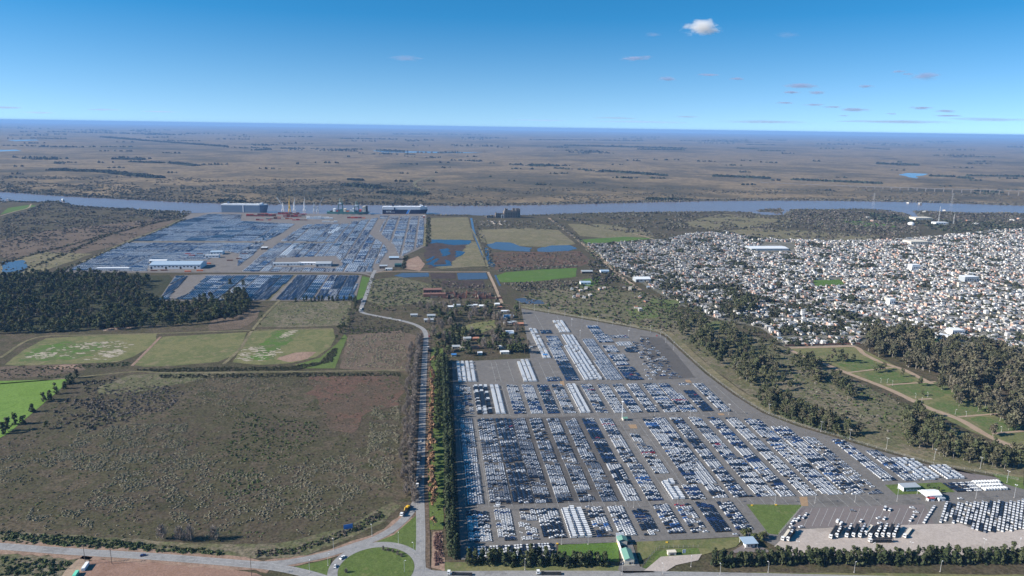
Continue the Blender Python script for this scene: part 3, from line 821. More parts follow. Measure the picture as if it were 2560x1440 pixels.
def bare_crown(seed, H, W, n=240):
    """fine bare twigs fanning out from the limbs"""
    rg = np.random.default_rng(seed)
    V = []
    for k in range(n):
        a = rg.uniform(0, 6.28); t = rg.uniform(.25, 1.0)
        q = W * math.sin(math.pi * min(.97, .15 + .8 * t)) * rg.uniform(.15, 1.0)
        p = np.array((q * math.cos(a), q * math.sin(a), H * t))
        d = np.array((math.cos(a) * rg.uniform(.1, .9), math.sin(a) * rg.uniform(.1, .9), rg.uniform(.5, 1.2)))
        d = d / np.linalg.norm(d) * rg.uniform(1.0, 2.2)
        u = np.cross(d, rg.normal(size=3)); u = u / np.linalg.norm(u) * rg.uniform(.10, .20)
        V += [p - d - u, p - d + u, p + d * .9 + u * .4, p + d - u * .4]
    V = np.array(V); m = len(V) // 4
    return V, np.arange(m * 4).reshape(m, 4), rg.uniform(.75, 1.25, m)

FOL = {'grey_eucalyptus': [(.112, .104, .066), (.098, .096, .056), (.122, .108, .074), (.085, .088, .048)], 'eucalyptus': [(.092, .096, .048), (.078, .088, .042), (.105, .10, .058), (.068, .077, .038), (.11, .10, .064), (.085, .09, .045)],
       'cypress': [(.045, .062, .03), (.04, .055, .028), (.052, .066, .032)],
       'pine': [(.045, .06, .026), (.055, .07, .03), (.065, .075, .034), (.04, .052, .026)],
       'broad': [(.06, .075, .032), (.075, .092, .036), (.052, .062, .03), (.09, .10, .04)],
       'rust': [(.26, .15, .085), (.29, .17, .10), (.22, .135, .085)]}
PROTO, PRAW = {}, {}
for kd, cols in FOL.items():
    PROTO[kd], PRAW[kd] = [], []
    for i in range(7):
        V, Q, f, H = crown_arrays(kd, 100 + i * 7 + len(kd))
        C = np.repeat(f[:, None], 3, 1) * np.array(cols[i % len(cols)])
        cr = make_mesh(kd + '_crown', V, Q, None, [M['leaf']], None, C)
        tr = trunk_mesh(kd + '_trunk', H, i, M['palebark'] if kd.endswith('eucalyptus') else M['bark'])
        PROTO[kd].append([('crown', cr), ('trunk', tr)])
        PRAW[kd].append((V, Q, np.repeat(f[:, None], 3, 1), np.zeros(len(Q), int)))
PROTO['bare'] = []
PRAW['bare'] = []
for i in range(6):
    rg = np.random.default_rng(40 + i)
    H, Wd = rg.uniform(7, 10), rg.uniform(2.6, 3.8)
    V, Q, f = bare_crown(60 + i, H, Wd)
    C = np.repeat(f[:, None], 3, 1) * np.array([(.28, .24, .20), (.25, .215, .185), (.30, .255, .22)][i % 3])
    PROTO['bare'].append([('crown', make_mesh('bare_crown', V, Q, None, [M['twig']], None, C)), ('trunk', trunk_mesh('bare_trunk', H, 30 + i, M['bark'], 6, .2))])
    PRAW['bare'].append((V, Q, np.repeat(f[:, None], 3, 1), np.zeros(len(Q), int)))

def plant(kind, x, y, label, cat, group, s=1.0, name=None, sz=None):
    i = random.randrange(len(PROTO[kind]))
    return thing(name or (kind + '_tree'), PROTO[kind][i], (x, y, .1), random.uniform(0, 6.28), label, cat, group, (s, s, s * (sz or random.uniform(.88, 1.12))))

def row_points(px, spacing, jit=.5):
    C = spline(GP(px), 2.0)
    s = np.concatenate(([0], np.cumsum(np.hypot(*np.diff(C, axis=0).T))))
    t = np.arange(spacing / 2, s[-1], spacing)
    P = np.column_stack((np.interp(t, s, C[:, 0]), np.interp(t, s, C[:, 1])))
    return P + RNG.normal(size=P.shape) * jit

# --- the tall cypress hedge on the west side of the lot (two staggered lines)
i = 0
for ln, px in enumerate(([(1138, 1402), (1131, 1300), (1127, 1150), (1120, 980), (1116, 905)], [(1127, 1395), (1121, 1300), (1117, 1150), (1111, 980), (1108, 905)])):
    for k, p in enumerate(row_points(px, 5.2, .5)):
        plant('cypress', p[0], p[1], 'dark cypress, %s from the roundabout in the hedge line nearest the %s' % (ordn(k + 1), 'car park' if ln == 0 else 'road'), 'cypress', 'tall cypress hedge beside the car park', random.uniform(.85, 1.12), 'cypress_tree')
# --- the pine belt along the front road
for bi, (px, nm) in enumerate((([(1165, 1404), (1300, 1404), (1420, 1406), (1525, 1408)], 'short pine belt left of the green-roofed gatehouse'), ([(1775, 1406), (1950, 1403), (2150, 1402), (2350, 1400), (2600, 1398)], 'long pine belt in front of the truck yard'))):
    for ln in (0, 1):
        for k, p in enumerate(row_points([(x, y + ln * 9) for x, y in px], 5.0, .8)):
            if project(p[0], p[1])[0] > 2590: continue
            plant('pine', p[0], p[1], 'dark pine, %s from left in the %s line of the %s belt' % (ordn(k + 1), 'roadside' if ln else 'inner', 'short gatehouse' if bi == 0 else 'long truck yard'), 'pine', nm, random.uniform(.88, 1.15), 'pine_tree')
# --- bare trees on the west side of the road
for k, p in enumerate(row_points([(1036, 1262), (1028, 1180), (1030, 1080), (1036, 980), (1042, 890), (1048, 845)], 6.2, 1.2)):
    plant('bare', p[0], p[1], 'leafless grey tree, %s from the slip road in the roadside line' % ordn(k + 1), 'bare tree', 'bare roadside trees', random.uniform(.9, 1.25), 'bare_tree')
for k, p in enumerate(row_points([(1012, 1240), (1008, 1150), (1014, 1050), (1022, 950), (1030, 860)], 8.5, 2.0)):
    plant('bare', p[0], p[1], 'leafless grey tree, %s from the slip road in the field-edge line' % ordn(k + 1), 'bare tree', 'bare trees on the field edge', random.uniform(.7, 1.0), 'bare_tree')
for k, p in enumerate(row_points([(1083, 1320), (1080, 1240), (1079, 1150), (1078, 1080), (1079, 1000), (1080, 930)], 7.5, 1.0)):
    if k in (1, 2, 3): continue
    plant('rust', p[0], p[1], 'small tree with rust-brown leaves, %s up the strip between road and hedge' % ordn(k + 1), 'tree', 'rust-leaved verge trees', random.uniform(1.0, 1.4), 'rust_leaved_tree')
for k, p in enumerate(row_points([(1096, 1085), (1097, 1000), (1096, 930), (1094, 890)], 7.0, 1.8)):
    plant('broad', p[0], p[1], 'leafy dark tree between road and cypress hedge, %s up the strip' % ordn(k + 1), 'tree', 'leafy verge trees', random.uniform(.7, 1.0), 'broad_tree')
# --- conifers on the edge of the bright field
for k, (x, y) in enumerate(((192, 945), (180, 957), (172, 960), (162, 972), (140, 985), (125, 1000), (110, 1005), (80, 1030), (58, 1060), (38, 1062), (20, 1078), (8, 1085))):
    p = G(x, y); plant('pine', p[0], p[1], 'dark conifer, %s down the edge of the bright green field' % ordn(k + 1), 'conifer', 'conifers beside the bright field', random.uniform(1.0, 1.3), 'conifer_tree')
p = G(118, 1072); plant('broad', p[0], p[1], 'lone dark bushy tree standing in the tussock field', 'tree', None, .9, 'broad_tree')
for k, (x, y) in enumerate(((405, 1348), (450, 1350), (475, 1352), (535, 1350))):
    p = G(x, y); plant('bare', p[0], p[1], 'leafless violet-grey bush by the west road, %s from the left' % ordn(k + 1), 'bare tree', 'bare bushes by the west road', 1.35, 'bare_tree')
for k, (x, y) in enumerate(((958, 1377), (970, 1379), (982, 1382), (994, 1388), (1003, 1393))):
    p = G(x, y); plant('bare', p[0], p[1], 'leafless shrub on the roundabout rim, %s from the left' % ordn(k + 1), 'shrub', 'shrubs on the roundabout rim', .42, 'bare_shrub')
p = G(865, 1433); plant('bare', p[0], p[1], 'single small leafless tree on the left of the roundabout lawn', 'shrub', None, .5, 'bare_shrub')
# --- trees by the gatehouse and offices
for k, (x, y) in enumerate(((1858, 1340), (1870, 1345), (1885, 1350), (1900, 1352), (1912, 1346))):
    p = G(x, y); plant('broad', p[0], p[1], 'leafy tree behind the grey-roofed gatehouse, %s from the left' % ordn(k + 1), 'tree', 'trees behind the grey-roofed gatehouse', .85, 'broad_tree')
for k, (x, y) in enumerate(((2330, 1226), (2345, 1228), (2320, 1222), (2352, 1233))):
    p = G(x, y); plant('broad', p[0], p[1], 'small garden tree beside the white tent, %s from the left' % ordn((2, 3, 1, 4)[k]), 'shrub', 'garden trees by the white tent', .42, 'garden_tree')

# --- eucalyptus woods on the right
EU = []
def grove(px, n, name, smin=.7, smax=1.1):
    for p in sample(px, n): EU.append((p[0], p[1], random.uniform(smin, smax), name))
grove([(1675, 805), (1760, 800), (1850, 850), (1925, 915), (1990, 965), (1960, 985), (1890, 975), (1800, 920), (1720, 862)], 120, 'wood along the car park fence', .75, 1.2)
grove([(1880, 985), (1960, 995), (2060, 1040), (2150, 1080), (2170, 1098), (2120, 1096), (2010, 1058), (1920, 1020)], 100, 'thicket at the fence bend', .6, .9)
grove([(1960, 885), (2030, 905), (2100, 950), (2160, 1000), (2120, 1010), (2040, 960), (1980, 920)], 36, 'trees below the dirt track', .75, 1.15)
grove([(2215, 1040), (2290, 1030), (2350, 1090), (2300, 1100), (2230, 1070)], 24, 'clump above the white vans', .85, 1.25)
grove([(2260, 1090), (2350, 1095), (2440, 1130), (2560, 1150), (2560, 1182), (2450, 1165), (2340, 1138), (2270, 1115)], 85, 'wood right of the white vans', .75, 1.15)
grove([(2150, 838), (2290, 836), (2400, 880), (2560, 890), (2560, 985), (2430, 975), (2320, 950), (2260, 915), (2170, 885)], 230, 'tall park grove', 1.0, 1.6)
grove([(2330, 965), (2430, 985), (2560, 990), (2560, 1080), (2500, 1075), (2420, 1040)], 45, 'open park wood', .95, 1.4)
grove([(1640, 770), (1740, 765), (1850, 800), (1950, 860), (1900, 870), (1760, 800), (1660, 800)], 60, 'brush below the shanty houses', .35, .7)
grove([(1805, 740), (1860, 738), (1895, 770), (1880, 790), (1830, 785)], 22, 'big tree clump in the town', .9, 1.25)
for (x, y, s) in ((2070, 905, .7), (2082, 902, 1.0), (2100, 904, 1.1), (2113, 904, .9), (2132, 908, .75), (2200, 930, .8), (2190, 932, .85), (2210, 926, .7), (2255, 942, .7), (2300, 965, .8), (2482, 1090, 1.0), (2305, 990, .55), (1928, 878, 1.0), (1935, 882, .9)):
    p = G(x, y); EU.append((p[0], p[1], s, 'park lawn beside the dirt track'))
wood_bag = Bag()
def to_bag(kind, x, y, s, bag, tints):
    pr = PRAW[kind][random.randrange(len(PRAW[kind]))]
    bag.setdefault(id(pr), (pr, [], [], [], []))
    t = bag[id(pr)]
    t[1].append((x, y, 0)); t[2].append((s, s, s * random.uniform(.85, 1.15))); t[3].append(random.uniform(0, 6.28)); t[4].append(random.choice(tints))
def flush(store, bag):
    for pr, a, b, c, d in store.values(): bag.add(pr, a, b, np.array(c), d)
EU.sort(key=lambda t: math.hypot(t[0], t[1]) / t[2] ** .5)
cnt = {}
store = {}
sel = sorted(EU[:290], key=lambda t: project(t[0], t[1])[0])
for x, y, s, nm in sel:
    cnt[nm] = cnt.get(nm, 0) + 1
    plant('grey_eucalyptus' if 'park' in nm and 'fence' not in nm else 'eucalyptus', x, y, 'eucalyptus tree, %s from the left in the %s' % (ordn(cnt[nm]), nm), 'eucalyptus', nm, s, 'eucalyptus_tree')
for x, y, s, nm in EU[290:]: to_bag('eucalyptus', x, y, s, store, FOL['grey_eucalyptus'] if 'grove' in nm or 'open' in nm else FOL['eucalyptus'])
flush(store, wood_bag)
# --- the dark wood on the left: its near edge tree by tree, the rest one mass
WOOD = [(-60, 705), (60, 692), (150, 685), (300, 690), (390, 700), (340, 735), (400, 755), (470, 762), (560, 742), (600, 728), (622, 752), (600, 785), (520, 803), (400, 812), (320, 818), (240, 822), (120, 830), (-60, 832)]
sheet('wood_floor_and_shade', WOOD, Z1, M['forest_floor_and_shade'], 4, 12)
sheet('wood_floor_and_shade', [(300, 690), (425, 688), (436, 705), (412, 748), (380, 752), (330, 740)], Z1 + .02, M['forest_floor_and_shade'], 3, 10)  # dark sheet that paints the shade in the treeless gap
store = {}
for p in sample(WOOD, 1150):
    to_bag('broad', p[0], p[1], random.uniform(.95, 1.6), store, [(.062, .08, .03), (.075, .09, .034), (.055, .068, .028), (.09, .09, .04), (.085, .075, .05)])
for p in sample([(575, 715), (600, 705), (625, 740), (600, 765), (560, 760)], 12):
    to_bag('broad', p[0], p[1], random.uniform(1.2, 1.7), store, [(.07, .075, .035)])
flush(store, wood_bag)
wood_bag.build('woodland_mass', [M['leaf']], 'dense dark woodland mass left of the port and behind the park', 'woodland')
k = 0
for p in row_points([(-20, 834), (100, 832), (180, 828), (240, 824), (330, 820), (440, 815), (540, 805), (605, 788), (625, 755)], 9, 2.5):
    k += 1
    plant('broad', p[0], p[1], 'dark tree on the near edge of the left wood, %s from the left' % ordn(k), 'tree', 'edge of the dark left wood', random.uniform(.9, 1.5), 'wood_edge_tree')
# --- trees in the village between the road and the lot, and by the lower port yard
VT = [(1095, 812, 'bare'), (1105, 825, 'bare'), (1130, 800, 'broad'), (1150, 790, 'broad'), (1165, 782, 'broad'), (1175, 800, 'bare'), (1190, 790, 'bare'), (1205, 785, 'broad'), (1225, 795, 'bare'), (1235, 800, 'bare'), (1245, 795, 'bare'), (1255, 808, 'bare'), (1265, 815, 'bare'), (1130, 835, 'broad'), (1140, 830, 'pine'), (1150, 832, 'pine'), (1160, 840, 'broad'), (1118, 860, 'cypress'), (1133, 860, 'cypress'), (1147, 861, 'cypress'), (1182, 842, 'pine'), (1095, 868, 'broad'), (1108, 878, 'broad'), (1122, 880, 'broad'), (1092, 885, 'broad'), (1240, 845, 'pine'), (1252, 845, 'pine'), (1262, 848, 'broad'), (1275, 880, 'broad'), (1285, 876, 'broad'), (1300, 882, 'broad'), (1312, 885, 'broad'), (1295, 862, 'broad'), (1225, 875, 'broad'), (1208, 870, 'bare'), (1260, 872, 'broad'), (1160, 885, 'broad'), (1175, 890, 'broad'), (1100, 905, 'broad'), (1085, 905, 'rust'), (1083, 840, 'bare'), (1070, 775, 'bare'), (1085, 768, 'bare'), (1110, 770, 'bare'), (1050, 770, 'bare'), (1130, 765, 'bare'), (1290, 830, 'bare'), (1280, 800, 'bare'), (1270, 790, 'bare'), (1195, 840, 'broad'), (1100, 850, 'broad'), (1115, 845, 'broad'), (1125, 815, 'bare'), (1200, 865, 'broad'), (1240, 880, 'broad'), (1320, 868, 'bare')]
for p_ in sample([(1045, 765), (1290, 765), (1315, 880), (1090, 890), (1075, 820)], 60):
    u_, v_ = project(p_[0], p_[1])
    if not (1170 < u_ < 1245 and 800 < v_ < 838): VT.append((u_, v_, random.choice(('bare', 'bare', 'broad', 'broad', 'pine'))))
vn = {}
for x, y, kd in sorted(VT):
    vn[kd] = vn.get(kd, 0) + 1
    p = G(x, y)
    plant(kd, p[0], p[1], '%s in the village by the road bend, %s from the left' % ({'bare': 'leafless tree', 'broad': 'leafy green tree', 'pine': 'dark conifer', 'cypress': 'slim dark cypress', 'rust': 'rust-brown tree'}[kd], ordn(vn[kd])), 'bare tree' if kd == 'bare' else 'tree', 'village trees', random.uniform(1.2, 1.75), {'bare': 'bare_tree', 'broad': 'broad_tree', 'pine': 'conifer_tree', 'cypress': 'cypress_tree', 'rust': 'rust_leaved_tree'}[kd])
for k, p in enumerate(row_points([(735, 754), (800, 753), (880, 752), (888, 762)], 7, 1.5)):
    if random.random() < .25: continue
    plant('pine', p[0], p[1], 'dark tree at the foot of the lower port yard, %s from the left' % ordn(k + 1), 'tree', 'trees below the port yard', .95, 'conifer_tree')
for k, (x, y, s) in enumerate(((888, 772, .9), (893, 780, .8), (872, 805, .8), (858, 818, 1.0), (848, 826, .9), (852, 835, .8), (842, 848, .7), (655, 795, .6), (650, 815, .5))):
    p = G(x, y); plant('broad', p[0], p[1], 'bushy dark tree on the field boundary below the port, %s from the road' % ordn(k + 1), 'tree', 'field boundary trees', s, 'broad_tree')

# --- grass tussocks and shrubs: far too many to count
TU = []
for i in range(5):
    a_, b_ = tussock_proto(9, 300 + i), dome_proto(13, .34, 340 + i)
    TU.append((np.vstack((a_[0], b_[0])), np.vstack((a_[1], b_[1] + len(a_[0]))), np.vstack((a_[2], b_[2])), np.zeros(22, int)))
BU = [bush_proto(22, .34, 400 + i) for i in range(5)]
BU2 = [bush_proto(13, .45, 450 + i) for i in range(5)]
tus, shr = Bag(), Bag()
def scatter(bag, protos, P, smin, smax, tints, hz=1.0, z=.2):
    if len(P) == 0: return
    idx = RNG.integers(0, len(protos), len(P))
    for i, pr in enumerate(protos):
        q = P[idx == i]; n = len(q)
        if not n: continue
        s = RNG.uniform(smin, smax, n)
        sc = np.column_stack((s, s * RNG.uniform(.8, 1.2, n), s * hz * RNG.uniform(.75, 1.25, n)))
        t = np.array(tints)[RNG.integers(0, len(tints), n)] * RNG.uniform(.85, 1.15, (n, 1))
        bag.add(pr, np.column_stack((q, np.full(n, z))), sc, RNG.uniform(0, 6.28, n), t)
def keep(P, size, thr, seed):
    return P[[nz(p[0], p[1], size, seed) + .5 * nz(p[0], p[1], size * .3, seed + 2) > thr for p in P]] if len(P) else P
STRAW = [(.26, .235, .16), (.30, .27, .185), (.22, .205, .14), (.195, .198, .118), (.275, .24, .17)]
FIELD = [(330, 942), (1000, 936), (1010, 1100), (985, 1230), (960, 1270), (860, 1320), (700, 1352), (500, 1352), (0, 1335), (0, 1110), (60, 1080), (150, 1000), (230, 975)]
dense = [([(200, 1075), (330, 1060), (470, 1060), (460, 1110), (380, 1165), (240, 1180), (90, 1165), (70, 1140), (180, 1110)], 1900), ([(330, 1130), (460, 1110), (480, 1170), (420, 1250), (300, 1280), (210, 1270), (230, 1230), (290, 1180)], 900),
         ([(470, 1120), (640, 1180), (660, 1290), (560, 1330), (420, 1300), (430, 1200)], 650), ([(930, 1020), (1000, 1000), (1000, 1090), (975, 1220), (900, 1240), (915, 1150)], 900), ([(640, 1180), (760, 1150), (900, 1130), (910, 1230), (800, 1300), (650, 1310)], 800), ([(480, 950), (640, 940), (700, 960), (620, 1010), (560, 1040), (500, 1000)], 350), ([(0, 1140), (90, 1140), (60, 1200), (0, 1210)], 120), ([(80, 1270), (240, 1275), (230, 1320), (60, 1300)], 200)]
for poly, n in dense:
    P = keep(sample(poly, int(n * 3.1)), 17, -.02, 3.0)
    scatter(tus, TU, P, .45, 1.0, STRAW, 1.05)
scatter(tus, TU, keep(sample(FIELD, 2000), 30, .12, 7.0), .5, 1.0, STRAW + [(.17, .16, .10)], .9)
scatter(tus, TU, keep(sample([(872, 842), (1010, 832), (1018, 922), (860, 918)], 1500), 18, -.15, 5.0), .7, 1.3, STRAW, 1.0)
scatter(tus, TU, keep(sample([(700, 755), (880, 752), (872, 812), (680, 815)], 700), 18, 0, 6.0), .9, 1.6, [(.2, .2, .12), (.24, .23, .15)], 1.0)
scatter(tus, TU, keep(sample([(920, 700), (1000, 695), (1080, 720), (1060, 760), (930, 770), (912, 745)], 700), 20, -.05, 6.0), 1.0, 2.0, [(.18, .18, .11), (.22, .2, .14)], .9)
tus.build('tussock_grass', [M['leaf']], 'straw-coloured tussock grass covering the wide left field', 'grass')
GRN = [(.06, .085, .03), (.05, .072, .026), (.075, .095, .035), (.055, .07, .035)]
BRN = [(.115, .095, .075), (.10, .088, .07), (.13, .11, .085), (.09, .085, .06)]
GRY = [(.13, .12, .095), (.115, .115, .08), (.14, .125, .105), (.10, .105, .07)]
scatter(shr, BU, keep(sample(FIELD, 2600), 34, .10, 17.0), .6, 1.5, [(.09, .115, .042), (.075, .10, .038), (.10, .12, .05)], .6)
scatter(shr, BU, keep(sample(FIELD, 3000), 30, .0, 27.0), .6, 1.4, BRN + [(.085, .08, .05)], .55)
for poly, n, ti, a, b in (([(600, 1030), (700, 1045), (800, 1060), (790, 1110), (700, 1150), (600, 1160), (560, 1120)], 320, [(.09, .12, .042), (.078, .10, .038)], .7, 1.7), ([(560, 1180), (640, 1170), (660, 1230), (560, 1250)], 90, [(.085, .115, .04)], .7, 1.6),
                          ([(200, 1010), (270, 975), (420, 965), (460, 985), (420, 1025), (330, 1045), (230, 1050)], 520, [(.16, .138, .12), (.145, .125, .105)], .8, 1.9), ([(140, 1000), (260, 1000), (330, 1050), (240, 1080), (130, 1060)], 160, BRN, 1, 2.4),
                          ([(0, 1330), (200, 1345), (380, 1362), (560, 1378), (560, 1388), (300, 1374), (0, 1355)], 330, GRN, 1.0, 2.2), ([(640, 1395), (740, 1385), (870, 1340), (960, 1295), (950, 1280), (860, 1325), (740, 1370), (640, 1380)], 280, GRN + BRN, .8, 1.8),
                          ([(340, 925), (430, 922), (560, 918), (640, 918), (720, 918), (800, 905), (835, 870), (846, 872), (830, 905), (740, 926), (400, 930)], 900, [(.06, .065, .03), (.075, .075, .04)], 1.0, 2.0), ([(400, 938), (640, 935), (1000, 932), (1000, 940), (640, 944), (400, 946)], 520, [(.065, .065, .036), (.08, .08, .045)], 1.0, 2.2),
                          ([(90, 918), (220, 912), (330, 905), (320, 915), (220, 922), (100, 925)], 160, GRN, .8, 1.6), ([(0, 1395), (150, 1400), (180, 1410), (140, 1440), (0, 1440)], 160, GRN, .8, 2.0), ([(1085, 1335), (1104, 1332), (1106, 1410), (1088, 1415)], 150, [(.13, .075, .065), (.11, .065, .06)], .8, 1.5),
                          ([(840, 820), (870, 770), (890, 770), (880, 815), (1000, 820), (1020, 832), (870, 835)], 260, BRN + GRN, 1.0, 2.2), ([(1075, 1300), (1080, 900), (1106, 900), (1106, 1300)], 70, [(.06, .07, .03)], .8, 1.8), ([(870, 780), (990, 800), (1040, 820), (1020, 835), (880, 810)], 150, BRN, 1, 2),
                          ([(0, 925), (60, 915), (200, 920), (160, 945), (0, 948)], 120, BRN + GRN, .8, 1.6), ([(200, 955), (290, 940), (270, 975), (215, 985)], 60, BRN, 1, 2.2)):
    scatter(shr, BU, sample(poly, n), a, b, ti, .85)
# brush around the village, the ponds and below the town
for poly, n, ti, a, b in (([(920, 695), (1090, 715), (1060, 775), (920, 780)], 420, BRN + GRN, 1.2, 2.8), ([(1040, 755), (1240, 750), (1300, 765), (1320, 880), (1090, 890), (1070, 800)], 420, GRN + BRN, 1.0, 2.4), ([(1290, 758), (1360, 712), (1500, 705), (1640, 740), (1720, 790), (1660, 832), (1500, 800)], 900, GRN + BRN, 1.2, 3.4),
                          ([(1640, 735), (1760, 775), (1950, 860), (1980, 930), (1900, 970), (1780, 900), (1680, 830)], 480, [(.05, .06, .03), (.06, .065, .04), (.085, .08, .06)], 1.2, 3.0), ([(1960, 890), (2200, 975), (2420, 1085), (2400, 1130), (2220, 1085), (2050, 1010), (1980, 960)], 480, GRN + GRY, 1.0, 2.4),
                          ([(1880, 985), (2160, 1090), (2120, 1100), (1920, 1030)], 260, [(.045, .055, .026)], 1.5, 3.2), ([(1215, 635), (1450, 630), (1475, 660), (1250, 675)], 380, BRN, 1.2, 3), ([(1240, 672), (1440, 662), (1442, 668), (1250, 680)], 260, GRY, 1.5, 3.2), ([(1260, 708), (1460, 700), (1440, 722), (1300, 730)], 380, GRY + BRN, 1.4, 3.2),
                          ([(1180, 545), (1196, 560), (1245, 668), (1215, 672)], 260, GRY, 1.2, 3), ([(1066, 545), (1076, 545), (1076, 610), (1064, 620)], 140, [(.06, .065, .035)], 2, 4), ([(1190, 550), (1390, 552), (1400, 575), (1200, 572)], 380, GRY, 1.5, 3.5), ([(1370, 548), (1384, 548), (1470, 612), (1458, 615)], 240, GRY, 1.5, 3.5),
                          ([(1455, 612), (1465, 612), (1560, 690), (1620, 740), (1600, 742), (1500, 665)], 240, GRN + GRY, 1.5, 3.5), ([(1470, 655), (1500, 650), (1540, 690), (1545, 705), (1490, 715), (1470, 690)], 130, [(.045, .05, .03), (.09, .08, .07)], 2.5, 5.0), ([(1010, 640), (1018, 640), (1014, 672), (1004, 672)], 50, [(.04, .045, .025)], 2, 4), ([(1075, 700), (1240, 715), (1240, 760), (1075, 760)], 240, BRN + GRY, 1.2, 3)):
    scatter(shr, BU2, sample(poly, n), a, b, ti, .85)
# left bank, river banks and delta
PUR = [(.115, .098, .085), (.10, .092, .075), (.13, .11, .09), (.09, .09, .06)]
BND = [(.12, .115, .09), (.105, .105, .075), (.14, .13, .10), (.095, .09, .075)]
L1 = [(0, 545), (60, 530), (110, 505), (180, 513), (330, 523), (470, 535), (430, 555), (300, 580), (130, 600), (0, 620)]
scatter(shr, BU2, keep(sample(L1, 3600), 70, -.12, 9), 2, 4.2, PUR, .7)
scatter(shr, BU2, sample([(300, 520), (375, 524), (475, 534), (455, 548), (380, 545)], 260), 2.5, 5, GRY, .9)
scatter(shr, BU2, keep(sample([(0, 590), (280, 560), (430, 548), (300, 612), (130, 665), (0, 690)], 2200), 60, .08, 12), 1.5, 3.2, PUR, .6)
for line, n, w in (([(0, 690), (60, 675), (150, 640), (280, 585), (400, 555), (440, 545)], 420, 9), ([(140, 682), (210, 655), (310, 612), (400, 577), (462, 548)], 380, 7), ([(0, 660), (100, 632), (180, 612), (270, 585)], 160, 6)):
    P = row_points(line, 3.4, w * .6); scatter(shr, BU2, P, 1.8, 3.8, [(.06, .065, .035), (.075, .075, .045)], .8)
fb = spline(GP(far_bank[1:-1]), 8.0)
for k in range(5):
    nrm = normals(fb)
    q = fb - nrm * 0 + np.array((0, 1)) * (4 + k * 14) + RNG.normal(size=fb.shape) * 6
    scatter(shr, BU2, q, 3.0, 6.0, BND if k < 3 else PUR, .95)
nb = spline(GP([p for p in near_bank if p[0] > 1070 or p[0] < 470][::-1]), 7.0)
for k in range(3):
    q = nb - np.array((0, 1)) * (3 + k * 11) + RNG.normal(size=nb.shape) * 4
    q = q[[not (478 < project(a, b)[0] < 1064) for a, b in q]]
    scatter(shr, BU2, q, 2.2, 4.4, BND, .9)
RB = [(1385, 545), (1575, 533), (1700, 530), (1830, 532), (1980, 528), (2070, 527), (2250, 535), (2300, 560), (2300, 592), (2200, 598), (2060, 600), (1890, 590), (1810, 574), (1740, 578), (1640, 595), (1500, 570)]
scatter(shr, BU2, keep(sample(RB, 5600), 90, -.02, 15), 2.4, 5.2, BND + PUR, .85)
scatter(shr, BU2, sample([(1985, 527), (2250, 533), (2290, 560), (2240, 595), (2060, 575), (1980, 545)], 1100), 3, 5.5, PUR, .9)
scatter(shr, BU2, sample([(2250, 545), (2300, 545), (2560, 560), (2560, 580), (2420, 585), (2330, 575)], 420), 3.5, 6.5, [(.04, .05, .028), (.05, .055, .03), (.09, .085, .065)], .95)
scatter(shr, BU2, sample([(2320, 530), (2560, 535), (2560, 560), (2330, 552)], 420), 3, 5.5, PUR, .85)
scatter(shr, BU2, sample([(2170, 535), (2240, 540), (2290, 552), (2280, 562), (2180, 550)], 120), 5, 8, [(.035, .045, .028)], .95)
scatter(shr, BU2, sample([(1888, 524), (1950, 521), (1960, 527), (1900, 529)], 60), 3, 5, PUR, .8)
D1 = [(0, 440), (300, 440), (900, 452), (1100, 462), (1300, 470), (1700, 470), (2560, 478), (2560, 512), (2200, 501), (1700, 502), (1300, 511), (700, 509), (300, 496), (0, 477)]
scatter(shr, BU2, keep(sample(D1, 9000), 230, .03, 21), 3, 6, [(.105, .098, .07), (.09, .088, .062), (.12, .105, .08)], .7)
scatter(shr, BU2, keep(sample([(450, 462), (1060, 466), (1070, 508), (450, 500)], 2600), 120, -.05, 33), 3, 6, [(.085, .086, .06), (.10, .095, .068), (.075, .078, .052)], .75)
scatter(shr, BU2, keep(sample([(0, 455), (450, 470), (450, 500), (0, 474)], 1400), 120, -.05, 33), 3, 6, [(.085, .086, .06), (.10, .095, .068)], .75)
shr.build('scrub_brush', [M['leaf']], 'low grey-green scrub and brush over the fields and river banks', 'brush')
